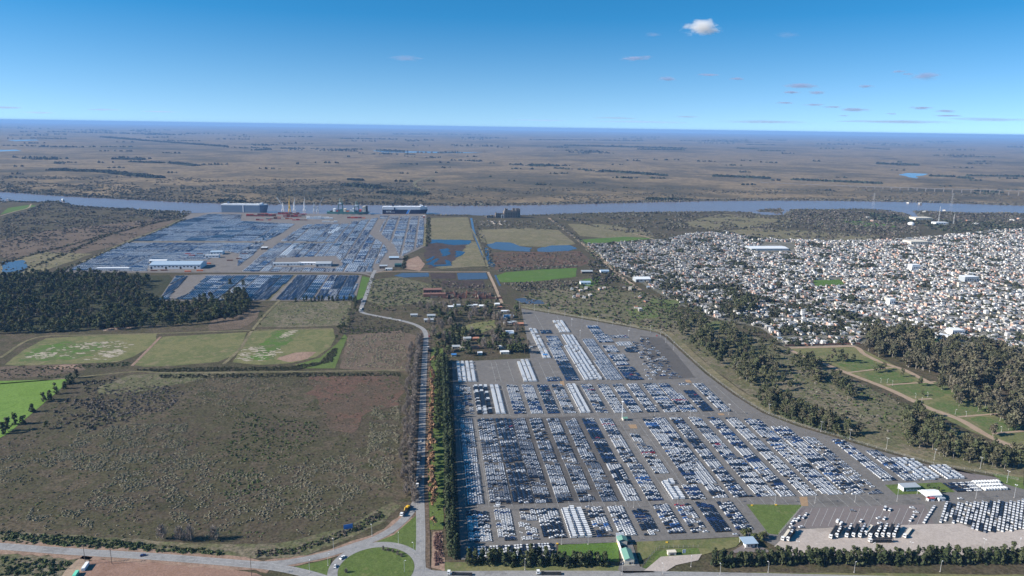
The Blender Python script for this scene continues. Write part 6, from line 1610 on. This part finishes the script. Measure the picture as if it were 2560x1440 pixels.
for k, (x, y) in enumerate(((1642, 841), (1393, 1361), (1667, 1358), (1880, 1265), (1940, 1264), (1545, 1362))):
    r = empty('hydrant_box', (*G(x, y), .4)); tag(r, '%s on the lot edge, %s from the left' % ('red fire box' if k == 0 else 'yellow marker block', ordn(sorted((1642, 1393, 1667, 1880, 1940, 1545)).index(x) + 1)), 'box', 'marker boxes on the lot edge')
    b = MB(); b.box(0, 0, 0, 1.6, 1.0, 1.6 if k == 0 else .5); b.build('body', r, M['red'] if k == 0 else M['yellow'])
    b = MB(); b.box(0, 0, 1.6 if k == 0 else .5, 1.8, 1.2, .15); b.build('lid', r, M['red'] if k == 0 else M['yellow'])

# ------------------------------------------------------------------ port, ships and cranes
def hull_mesh(b, L, W, z0, z1, rake=.09, m=0, flare=1.0):
    """a ship-shaped slab between two heights, bow at +x"""
    def ring(z, k):
        bow = L / 2 - L * rake * (1 - k) * .5
        return [(-L / 2, -W / 2, z), (L / 2 - L * .17, -W / 2, z), (bow - L * .05, -W / 3.2, z), (bow, 0, z), (bow - L * .05, W / 3.2, z), (L / 2 - L * .17, W / 2, z), (-L / 2, W / 2, z)]
    lo, hi = ring(z0, 0), ring(z1, 1)
    i = len(b.V); n = 7; b.V += lo + hi
    for k in range(n):
        j = (k + 1) % n
        b.Qs.append((i + k, i + j, i + n + j, i + n + k)); b.mq.append(m)
    for k in range(1, n - 1):
        b.Ts.append((i + n, i + n + k, i + n + k + 1)); b.mt.append(m)
def ship_at(stern, bow, name, label):
    s, w = G(*stern), G(*bow); d = w - s; L = float(np.hypot(*d))
    c = (s + w) / 2 + np.array((0, 16))
    r = empty(name, (c[0], c[1], .4), math.atan2(d[1], d[0])); tag(r, label, 'ship')
    return r, L
r, L = ship_at((553, 531), (669, 532), 'car_carrier_ship', 'slate-blue slab-sided car carrier moored at the left quay')
b = MB(); hull_mesh(b, L, 30, 0, 27, .10); b.build('hull', r, M['slate'])
b = MB(); hull_mesh(b, L * .97, 28, 27, 31, .02); b.build('superstructure', r, M['deckwhite'])
b = MB(); b.box(-L / 2 - .4, 0, 3, 1.2, 27, 27); b.build('stern_ramp', r, M['deckwhite'])
b = MB(); b.box(-L * .03, -15.25, 1, 3, .8, 26); b.build('side_ramp', r, M['deckwhite'])
b = MB(); b.box(L * .34, 0, 31, 10, 26, 3.5); b.build('bridge', r, M['deckwhite'])
b = MB(); b.box(-L * .38, 6, 31, 6, 6, 7); b.build('funnel', r, M['slate'])
for x in (-.2, .0, .16, .26): b = MB(); b.box(L * x, random.uniform(-8, 8), 31, 4, 4, 2.2); b.build('vent', r, M['white'])
r, L = ship_at((955, 535), (1069, 535), 'car_carrier_ship', 'navy and white car carrier with a sky-blue stripe at the right quay')
b = MB(); hull_mesh(b, L, 30, 0, 16, .10); b.build('hull', r, M['navy'])
b = MB(); hull_mesh(b, L * .985, 29.4, 16, 27, .03); b.build('superstructure', r, M['deckwhite'])
b = MB(); b.quad((L * .01, -15.06, .5), (L * .055, -15.06, .5), (L * .10, -15.06, 15.8), (L * .055, -15.06, 15.8)); b.build('stripe', r, M['skyblue'])
b = MB(); b.quad((L * .06, -15.06, .5), (L * .072, -15.06, .5), (L * .117, -15.06, 15.8), (L * .105, -15.06, 15.8)); b.build('stripe', r, M['deckwhite'])
def lettering(word, size, x, z, par, off=.0):
    tx = bpy.data.curves.new('ship_lettering', 'FONT'); tx.body = word; tx.size = size; tx.extrude = .05; tx.space_character = 1.1; tx.offset = off
    o = bpy.data.objects.new('lettering_curve', tx); COL.objects.link(o)
    me = bpy.data.meshes.new_from_object(o.evaluated_get(bpy.context.evaluated_depsgraph_get()))
    bpy.data.objects.remove(o)
    me.materials.clear(); me.materials.append(M['white'])
    t = link('lettering', me, par); t.location = (x, -15.12, z); t.rotation_euler = (R(90), 0, 0)
lettering('NYK', 9.5, -L * .42, 5.2, r, .18)
lettering('LINE', 4.6, -L * .29, 5.2, r)
b = MB(); b.box(-L / 2 - .4, 0, 3, 1.2, 26, 22); b.build('stern_ramp', r, M['deckwhite'])
b = MB(); b.box(-L * .235, -15.0, 15, 5, .9, 9); b.build('side_ramp', r, M['navy'])
b = MB(); b.box(L * .36, 0, 27, 9, 26, 4); b.box(L * .33, 0, 31, 5, 8, 3); b.build('bridge', r, M['deckwhite'])
b = MB(); b.box(-L * .27, 5, 27, 6, 6, 6); b.build('funnel', r, M['navy'])
for x in (-.4, -.12, .0, .12, .22): b = MB(); b.box(L * x, random.uniform(-8, 8), 27, 4, 4, 2.0); b.build('vent', r, M['white'])
r, L = ship_at((816, 535), (924, 536), 'container_ship', 'green-hulled container ship loading under the two gantry cranes')
b = MB(); hull_mesh(b, L, 24, 0, 8, .12); b.build('hull', r, M['teal'])
b = MB(); b.box(L * .36, 0, 8, 12, 18, 18); b.box(L * .36, 0, 26, 9, 22, 3); b.build('bridge', r, M['cream'])
b = MB(); b.box(L * .42, 0, 8, 6, 6, 22); b.build('funnel', r, M['black'])
for k, (x, h, mt) in enumerate(((-.40, 9, 'black'), (-.33, 17, 'white'), (-.25, 12, 'red'), (-.17, 15, 'teal'), (-.09, 17, 'cream'), (-.02, 10, 'orange'), (.05, 12, 'greyroof'), (.12, 19, 'white'), (.19, 10, 'teal'), (.26, 14, 'red'))):
    b = MB(); b.box(L * x, 0, 8, L * .055, 20, h - 6); b.build('container_bay', r, M[mt])
# cranes
def jib_crane(px, h, jib, mt, label, lean=1):
    r = empty('harbour_crane', (*G(*px), .4), ANG_B); tag(r, label, 'crane')
    b = MB()
    for x in (-4, 4):
        for y in (-4, 4): b.bar((x, y, 0), (x * .4, y * .4, 12), 1.3)
    b.box(0, 0, 11, 6, 6, 1.2); b.build('portal', r, M[mt])
    b = MB(); b.box(0, 0, 12.2, 7, 5, 6); b.build('machine_house', r, M[mt])
    b = MB(); b.cyl((0, 0, 18), (0, 0, h), 1.7, 1.2, 8); b.build('tower', r, M[mt])
    b = MB(); b.bar((0, 0, h * .55), (jib[0], 0, jib[1]), 2.0, 0, 1.0); b.bar((0, 0, h), (jib[0] * .9, 0, jib[1] * .97), .4); b.build('jib', r, M[mt])
jib_crane((708, 527), 30, (-22, 52), 'white', 'white harbour crane with its jib raised to the left')
jib_crane((736, 527), 34, (4, 50), 'white', 'white harbour crane with upright jib, first right of the yellow one')
jib_crane((761, 527), 34, (3, 52), 'white', 'white harbour crane with upright jib, second right of the yellow one')
jib_crane((724, 528), 40, (1, 60), 'yellow', 'tall yellow harbour crane with upright jib')
jib_crane((786, 528), 28, (-2, 34), 'greyroof', 'short grey harbour crane before the white containers')
jib_crane((795, 529), 20, (22, 55), 'greyroof', 'thin grey crane with its jib raised to the right')
def gantry(px, h, label):
    r = empty('gantry_crane', (*G(*px), .4), ANG_B); tag(r, label, 'crane')
    b = MB()
    for x in (-9, 9):
        for y in (-9, 9): b.bar((x, y, 0), (x * .85, y, h * .62), 1.6)
        b.bar((x, -9, h * .3), (x, 9, h * .3), 1.2)
    for y in (-9, 9): b.bar((-9, y, h * .3), (9, y, h * .3), 1.2); b.bar((-8, y, h * .62), (8, y, h * .62), 1.6)
    b.build('portal', r, M['teal'])
    b = MB()
    for x in (-3, 3): b.bar((x, -16, h * .64), (x, 46, h * .64), 1.6)
    b.build('boom', r, M['teal'])
    b = MB()
    for x in (-5, 5): b.bar((x, 0, h * .62), (x * .3, 6, h), 1.2); b.bar((x * .3, 6, h), (x * .5, 44, h * .66), .5)
    b.build('apex_frame', r, M['teal'])
    b = MB(); b.box(0, -12, h * .66, 9, 7, 5); b.build('machine_house', r, M['deckwhite'])
gantry((852, 537), 62, 'taller green gantry crane over the container ship')
gantry((892, 537), 50, 'shorter green gantry crane over the container ship')
# container stacks on the quay
CC = [('red', 'red'), ('brick', 'rust-red'), ('red', 'red'), ('brick', 'rust-red'), ('white', 'white'), ('blueroof', 'pale blue'), ('teal', 'green'), ('orange', 'orange'), ('cream', 'cream')]
cm = {}
def container_mesh(mt):
    if mt not in cm:
        b, d = container_part(12.2); cm[mt] = [('body', b.mesh('container_body', M[mt])), ('door', d.mesh('container_door', M[mt]))]
    return cm[mt]
def stack_block(px, ns, nt, hmax, cols, nm):
    base = G(*px); c = 0
    for i in range(ns):
        for j in range(nt):
            hh = random.randint(max(1, hmax - 2), hmax)
            if random.random() < .12: continue
            for k in range(hh):
                mt, cn = random.choice(cols)
                p = base + B * (i * 13.2) + A * (j * 3.2)
                thing('shipping_container', container_mesh(mt), (p[0], p[1], .5 + k * 2.62), ANG_B, '%s container, %s tier, %s column, %s row in %s' % (cn, ordn(k + 1), ordn(i + 1), ordn(j + 1), nm), 'container', 'containers in ' + nm)
stack_block((620, 541), 8, 2, 4, CC[:4], 'the left red quay stack')
stack_block((660, 548), 8, 1, 3, CC, 'the mixed quay stack')
stack_block((712, 543), 6, 2, 4, CC[:4] + CC[8:], 'the middle quay stack')
stack_block((770, 548), 7, 2, 4, [('white', 'white'), ('deckwhite', 'white')], 'the white reefer stack')
stack_block((800, 556), 5, 1, 2, [('white', 'white'), ('blueroof', 'pale blue')], 'the front reefer stack')
stack_block((872, 546), 5, 2, 2, CC, 'the right quay stack')
stack_block((395, 660), 5, 1, 2, CC[:4], 'the stack behind the big warehouse')
stack_block((625, 551), 6, 1, 2, CC[:4] + [('blueroof', 'pale blue')], 'the low front quay stack')
stack_block((735, 551), 4, 1, 3, CC[:3], 'the short red quay stack')
stack_block((690, 536), 9, 1, 3, CC[:4], 'the riverside quay stack')
# warehouses
big_building('warehouse', (438, 673), 112, 48, 10, 'long white warehouse with a pale blue roof in the left port yard', M['deckwhite'], M['blueroof'], 'gable', rise=4, bays=14)
big_building('warehouse', (395, 657), 40, 14, 5, 'low white shed behind the long warehouse', M['white'], M['deckwhite'], 'gable', rise=1.5, bays=6)
big_building('warehouse', (281, 675), 70, 10, 4, 'low pale canopy among the cars left of the long warehouse', M['deckwhite'], M['deckwhite'], 'flat')
big_building('warehouse', (541, 637), 30, 22, 7, 'small pale-roofed shed beside the red machines, upper', M['deckwhite'], M['blueroof'], 'gable', rise=2, bays=4)
big_building('warehouse', (530, 645), 32, 14, 6, 'small pale-roofed shed beside the red machines, lower', M['deckwhite'], M['greyroof'], 'gable', rise=2, bays=4)
big_building('warehouse', (716, 664), 62, 16, 5, 'long canopy with pale roof in the middle yard, left part', M['deckwhite'], M['greyroof'], 'gable', rise=1.5, bays=8)
big_building('warehouse', (768, 663), 42, 16, 5, 'long canopy with pale roof in the middle yard, right part', M['deckwhite'], M['deckwhite'], 'gable', rise=1.5, bays=6)
big_building('warehouse', (808, 667), 36, 30, 7, 'gabled grey hall at the end of the long canopy', M['greyroof'], M['greyroof'], 'gable', rise=3, bays=4)
big_building('site_office', (660, 625), 16, 14, 6, 'white block office beside the port truck lane', M['timber'], M['deckwhite'], 'flat', bays=3)
big_building('workshop', (985, 650), 24, 16, 5, 'workshop with turquoise roof by the yard edge', M['timber'], M['blueroof'], 'gable', bays=3)
big_building('workshop', (958, 672), 18, 16, 6, 'dark workshop at the port gate, left', M['timber'], M['greyroof'], 'flat', bays=3)
big_building('workshop', (972, 676), 16, 8, 4, 'white workshop at the port gate', M['white'], M['white'], 'flat', bays=3)
big_building('workshop', (995, 668), 16, 20, 5, 'dark green canopy at the port gate', M['darkgreen'], M['darkgreen'], 'flat', bays=2)
big_building('kiosk', (1060, 545), 6, 10, 7, 'orange and white kiosk at the quay corner', M['orange'], M['white'], 'flat', bays=1)
for k, (x, y, mt) in enumerate(((480, 640, 'red'), (470, 636, 'red'), (500, 636, 'brick'), (575, 652, 'brick'), (598, 648, 'brick'), (612, 636, 'brick'), (385, 678, 'brick'), (410, 677, 'brick'), (470, 680, 'orange'), (500, 678, 'orange'), (520, 660, 'orange'))):
    b, d = container_part(14); p = G(x, y)
    r = empty('yard_container', (p[0], p[1], .4), ANG_B); tag(r, '%s freight unit on the left port yard, %s from the left' % ('orange' if mt == 'orange' else 'rust-red', ordn(1 + sorted((480, 470, 500, 575, 598, 612, 385, 410, 470.5, 500.5, 520)).index(x + (.5 if k in (8, 9) else 0)))), 'container', 'freight units on the left port yard')
    b.build('body', r, M[mt]); d.build('door', r, M[mt])
for k, (x, y) in enumerate(((622, 622), (632, 614), (641, 608), (650, 604), (660, 598), (672, 592), (683, 586), (695, 578))):
    truck('flat' if k % 2 else 'box', (x - 4, y + 3), (x + 6, y - 4), 'truck on the diagonal port lane, %s from the lower end' % ordn(k + 1), grp='trucks on the port lane')
# small river boats
for px, hd, L, lb in (((158, 503), (175, 508), 30, 'white river boat moored at the left bank'), ((0, 497), (20, 499), 20, 'small pale boat at the left edge of the river')):
    p = G(*px); q = G(*hd) - p
    r = empty('river_boat', (p[0], p[1], .4), math.atan2(q[1], q[0])); tag(r, lb, 'boat')
    b = MB(); hull_mesh(b, L, 8, 0, 3, .12); b.build('hull', r, M['black'])
    b = MB(); b.box(-L * .1, 0, 3, L * .5, 6, 4); b.box(-L * .1, 0, 7, L * .25, 5, 3); b.build('deckhouse', r, M['white'])

# ------------------------------------------------------------------ ruins
r = empty('ruined_plant', (*G(1270, 545), .3), ANG_B + .05); tag(r, 'large roofless brick ruin with stepped towers on the river bank', 'ruin')
def ruin_block(nm, x, y, w, d, h, broken=True, wins=0):
    b = MB(); t = 1.6
    for sx, sy, cx, cy in ((w, t, x, y), (w, t, x, y + d - t), (t, d - 2.02 * t, x - w / 2 + t / 2, y + d / 2 - t / 2), (t, d - 2.02 * t, x + w / 2 - t / 2, y + d / 2 - t / 2)):
        b.box(cx, cy, 0, sx, sy, h)
        n = max(3, int(max(sx, sy) / 5))
        for k in range(n):
            if broken and random.random() < .55:
                q = (k + .5) / n - .5
                b.box(cx + (q * sx if sx > sy else 0), cy + (q * sy if sy > sx else 0), h, sx / n * .9 if sx > sy else sx * .99, sy / n * .9 if sy > sx else sy * .99, random.uniform(.8, 3.5))
    b.build(nm, r, M['ruin'])
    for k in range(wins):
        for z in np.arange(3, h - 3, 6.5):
            b = MB(); b.box(x - w / 2 + (k + .5) * w / wins, y - t / 2 - .04, z, w / wins * .45, .12, 3.6); b.build('window', r, M['black'])  # black slab paints the dark inside an open window hole
ruin_block('main_wall', 10, 0, 50, 26, 24, True, 8)
ruin_block('tower', 38, 2, 16, 20, 31, True, 2)
ruin_block('tower', -6, 6, 10, 12, 33, True, 1)
ruin_block('tower', 22, 8, 9, 10, 32, True, 1)
ruin_block('wing', -30, 4, 30, 18, 15, True, 5)
ruin_block('end_wall', -44, 2, 6, 14, 17, True, 1)
ruin_block('annex', -68, 2, 26, 12, 8, True, 3)
b = MB()
for x in (-25, -17): b.box(x, -6, 0, 1.4, 1.4, 11)
b.box(-21, -6, 11, 9.4, 1.4, 1.4); b.build('gate_frame', r, M['white'])
for k in range(26):
    p = G(random.uniform(1205, 1275), random.uniform(552, 564))
    o = empty('concrete_slab', (p[0], p[1], .3), random.uniform(0, 3)); tag(o, 'fallen pale concrete slab before the river ruin, %s of the rubble' % ordn(k + 1), 'slab', 'fallen slabs before the river ruin')
    b = MB(); b.box(0, 0, 0, random.uniform(4, 14), 2.2, random.uniform(.8, 2.2), top=.9); b.build('slab', o, M['concrete'])
rw = empty('brickworks_ruin', (*G(1165, 742), .4), ANG_B); tag(rw, 'dark ruined brickworks with rows of broken walls and piers', 'ruin')
for k in range(46):
    x, y = random.uniform(-72, 62), random.uniform(-22, 34)
    along = random.random() < .7
    b = MB(); Lk = random.uniform(8, 26); h = random.uniform(2, 7)
    n = 4
    for q in range(n):
        hh = h * random.uniform(.5, 1.1); o_ = (q + .5) * Lk / n - Lk / 2
        b.box(x + (o_ if along else 0), y + (0 if along else o_), 0, Lk / n if along else .9, .9 if along else Lk / n, hh)
    b.build('broken_wall', rw, M['brick'] if k % 3 else M['ruin'])
for k in range(10):
    b = MB(); b.box(random.uniform(-10, 70), random.uniform(-18, 26), 0, 1.6, 1.6, random.uniform(7, 11)); b.build('pier', rw, M['pinkwall'] if k % 2 else M['ruin'])
b = MB(); b.box(-66, 30, 0, 36, 16, 9); b.box(-66, 30, 9, 37, 17, .5); b.build('hall', rw, M['brick'])
b = MB(); b.box(-62, 6, 0, 44, 12, 6); b.build('hall', rw, M['brick'])
for k in range(7):
    b = MB(); b.box(-82 + k * 5.3, 21.9, 2, 3, .2, 4.5); b.build('window', rw, M['black'])

# ------------------------------------------------------------------ viaduct in the delta
v0, v1 = G(1900, 457), G(2620, 493)
d = v1 - v0; Lv = float(np.hypot(*d))
r = empty('road_viaduct', (v0[0], v0[1], 0), math.atan2(d[1], d[0])); tag(r, 'long pale concrete viaduct crossing the flat delta', 'bridge')
def deck_z(t): return 4 + 30 * t ** 1.5
N = 34
for k in range(N):
    t0, t1 = k / N, (k + 1) / N
    b = MB(); x0, x1 = Lv * t0, Lv * t1; z0, z1 = deck_z(t0), deck_z(t1)
    b.hexa([(x0, -5, z0 - 3), (x1, -5, z1 - 3), (x1, 5, z1 - 3), (x0, 5, z0 - 3)], [(x0, -5, z0), (x1, -5, z1), (x1, 5, z1), (x0, 5, z0)])
    b.build('deck_span', r, M['port_ground'])
for k in range(N // 3, N + 1):
    t = k / N; b = MB(); z = deck_z(t) - 3.01
    b.box(Lv * t, 0, 0, 5, 9, z - 2, top=.85); b.box(Lv * t, 0, z - 2, 9, 11, 1.98); b.build('pier', r, M['port_ground'])
# pylons along the right fields
for k, (x, y, h) in enumerate(((2183, 512, 55), (2378, 515, 60))):
    rr = empty('power_pylon', (*G(x, y), .2)); tag(rr, 'faint lattice power pylon beside the river, %s from the left' % ordn(k + 1), 'pylon', 'river pylons')
    b = MB()
    for sx in (-1, 1):
        for sy in (-1, 1): b.bar((sx * 4, sy * 4, 0), (sx * .5, sy * .5, h), .25, 0, .15)
    b.build('lattice', rr, M['steel'])
    b = MB()
    for q in (.75, .86, .96): b.bar((-8, 0, h * q), (8, 0, h * q), .4)
    b.build('crossarm', rr, M['steel'])

# ------------------------------------------------------------------ clouds, high above the haze
def cloud_mat(name, dens, col, seed):
    m = bpy.data.materials.new(name); m.use_nodes = True; N, K = m.node_tree.nodes, m.node_tree.links; N.clear()
    o = N.new('ShaderNodeOutputMaterial'); v = N.new('ShaderNodeVolumePrincipled')
    v.inputs['Color'].default_value = (*col, 1); v.inputs['Anisotropy'].default_value = .1
    tc = N.new('ShaderNodeTexCoord')
    mp = N.new('ShaderNodeMapping'); mp.inputs['Location'].default_value = (-1, -1, -1); mp.inputs['Scale'].default_value = (2, 2, 2)
    K.new(tc.outputs['Generated'], mp.inputs['Vector'])
    ln = N.new('ShaderNodeVectorMath'); ln.operation = 'LENGTH'; K.new(mp.outputs[0], ln.inputs[0])
    nt = N.new('ShaderNodeTexNoise'); nt.noise_dimensions = '4D'; nt.inputs['W'].default_value = seed; nt.inputs['Scale'].default_value = 2.3; nt.inputs['Detail'].default_value = 5; nt.inputs['Roughness'].default_value = .62
    K.new(mp.outputs[0], nt.inputs['Vector'])
    f = N.new('ShaderNodeMath'); f.operation = 'MULTIPLY_ADD'; f.inputs[1].default_value = 3.4; K.new(nt.outputs['Fac'], f.inputs[0])
    g = N.new('ShaderNodeMath'); g.operation = 'MULTIPLY_ADD'; g.inputs[1].default_value = -1.5; g.inputs[2].default_value = -.75; K.new(ln.outputs['Value'], g.inputs[0]); K.new(g.outputs[0], f.inputs[2])
    r = N.new('ShaderNodeMapRange'); r.inputs['From Min'].default_value = 0; r.inputs['From Max'].default_value = .9; r.inputs['To Max'].default_value = dens
    K.new(f.outputs[0], r.inputs['Value']); K.new(r.outputs[0], v.inputs['Density'])
    K.new(v.outputs[0], o.inputs['Volume'])
    return m
def ico(n=2):
    import bmesh
    bm = bmesh.new(); bmesh.ops.create_icosphere(bm, subdivisions=n, radius=1.0)
    V = np.array([v.co[:] for v in bm.verts]); T = np.array([[v.index for v in f.verts] for f in bm.faces]); bm.free()
    return V, T
IV, IT = ico(3)
def cloud(px, w, h, dens, col, label, seed, base=1500.0, peak=0.0):
    d = ray(*px)
    dist = (base - CAMH) / d[2]
    c = np.array((0, 0, CAMH)) + d * dist
    mpp = dist / FPX
    sx, sz = w * mpp / 2, h * mpp / 2
    V = IV.copy()
    out = np.empty_like(V)
    for i, v in enumerate(V):
        k = 1.25 + .35 * mnoise.noise(Vector((v[0] * 1.6 + seed * 3.1, v[1] * 1.6, v[2] * 1.6 + seed))) + .35 * mnoise.noise(Vector((v[0] * 4 + seed, v[1] * 4, v[2] * 4)))
        z = v[2] * k
        z *= 1 + peak * (math.exp(-(v[0] / .35) ** 2) - .55)
        if z < 0: z *= .3
        out[i] = (v[0] * k * sx, v[1] * k * sx * .6, z * sz * 1.4 - sz * .4)
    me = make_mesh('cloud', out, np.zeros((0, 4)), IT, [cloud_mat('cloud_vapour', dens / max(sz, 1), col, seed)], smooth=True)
    o = link('cloud', me); o.location = c
    tag(o, label, 'cloud', 'small clouds')
cloud((1757, 76), 104, 38, 1.5, (.99, .985, .985), 'bright white puffy cloud, largest in the sky', 1.0, peak=.5)
CL = [(1632, 88, 34, 9, .22), (1015, 147, 66, 12, .22), (1583, 148, 56, 9, .5), (1615, 144, 30, 6, .35), (1970, 90, 44, 12, .15), (1668, 199, 40, 9, .55), (1770, 188, 44, 5, .4), (1840, 198, 32, 6, .5), (2005, 216, 66, 10, .7), (2040, 233, 36, 7, .6), (1977, 232, 32, 5, .7), (2165, 217, 28, 7, .7), (2313, 195, 54, 15, .6), (2250, 180, 26, 5, .4), (2270, 186, 24, 4, .4), (1965, 258, 42, 4, .6), (2035, 263, 40, 5, .7), (2085, 268, 40, 3, .6), (2138, 276, 60, 8, .7), (2303, 271, 46, 5, .7), (2362, 279, 42, 6, .6), (2230, 285, 24, 4, .5), (2110, 290, 20, 3, .5), (2365, 290, 50, 4, .5), (1720, 293, 56, 4, .4), (1535, 296, 90, 6, .35), (1900, 306, 200, 7, .3), (2250, 306, 220, 7, .3), (1600, 306, 240, 7, .3), (1360, 302, 140, 5, .25), (260, 275, 60, 5, .3), (20, 270, 50, 5, .4), (90, 282, 60, 4, .3), (400, 280, 70, 4, .25), (2480, 300, 160, 7, .3)]
order = sorted(range(len(CL)), key=lambda k: CL[k][0])
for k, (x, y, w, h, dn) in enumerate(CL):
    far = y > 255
    cloud((x, y), w * 1.25, h * 1.3, dn * (.9 if y < 255 else .55 if y < 292 else .2), (.50, .58, .80), '%s, %s from the left among the small clouds' % ('flat grey cloud streak low over the horizon' if far else 'small grey-violet cloud', ordn(order.index(k) + 1)), 5.0 + k * 1.37, 1500 if y < 296 else 1200)  # grey-violet vapour colour paints in the shaded, hazy look of these clouds

# ------------------------------------------------------------------ haze
hb = MB()
hb.hexa([(-100000, -5000, -2), (100000, -5000, -2), (100000, 90000, -2), (-100000, 90000, -2)],
        [(-100000, -5000, 345), (100000, -5000, 345), (100000, 90000, 345), (-100000, 90000, 345)])
hm = bpy.data.materials.new('haze_air')
hm.use_nodes = True
hm.node_tree.nodes.clear()
ho = hm.node_tree.nodes.new('ShaderNodeOutputMaterial')
hv = hm.node_tree.nodes.new('ShaderNodeVolumePrincipled')
hv.inputs['Color'].default_value = (.27, .50, .90, 1)
hv.inputs['Density'].default_value = 3.4e-5
hv.inputs['Anisotropy'].default_value = 0.0
hm.node_tree.links.new(hv.outputs[0], ho.inputs['Volume'])
hm.cycles.homogeneous_volume = True
haze = hb.build('haze', None, hm)
tag(haze, 'thin blue haze hanging over the whole landscape', 'haze', None, 'stuff')
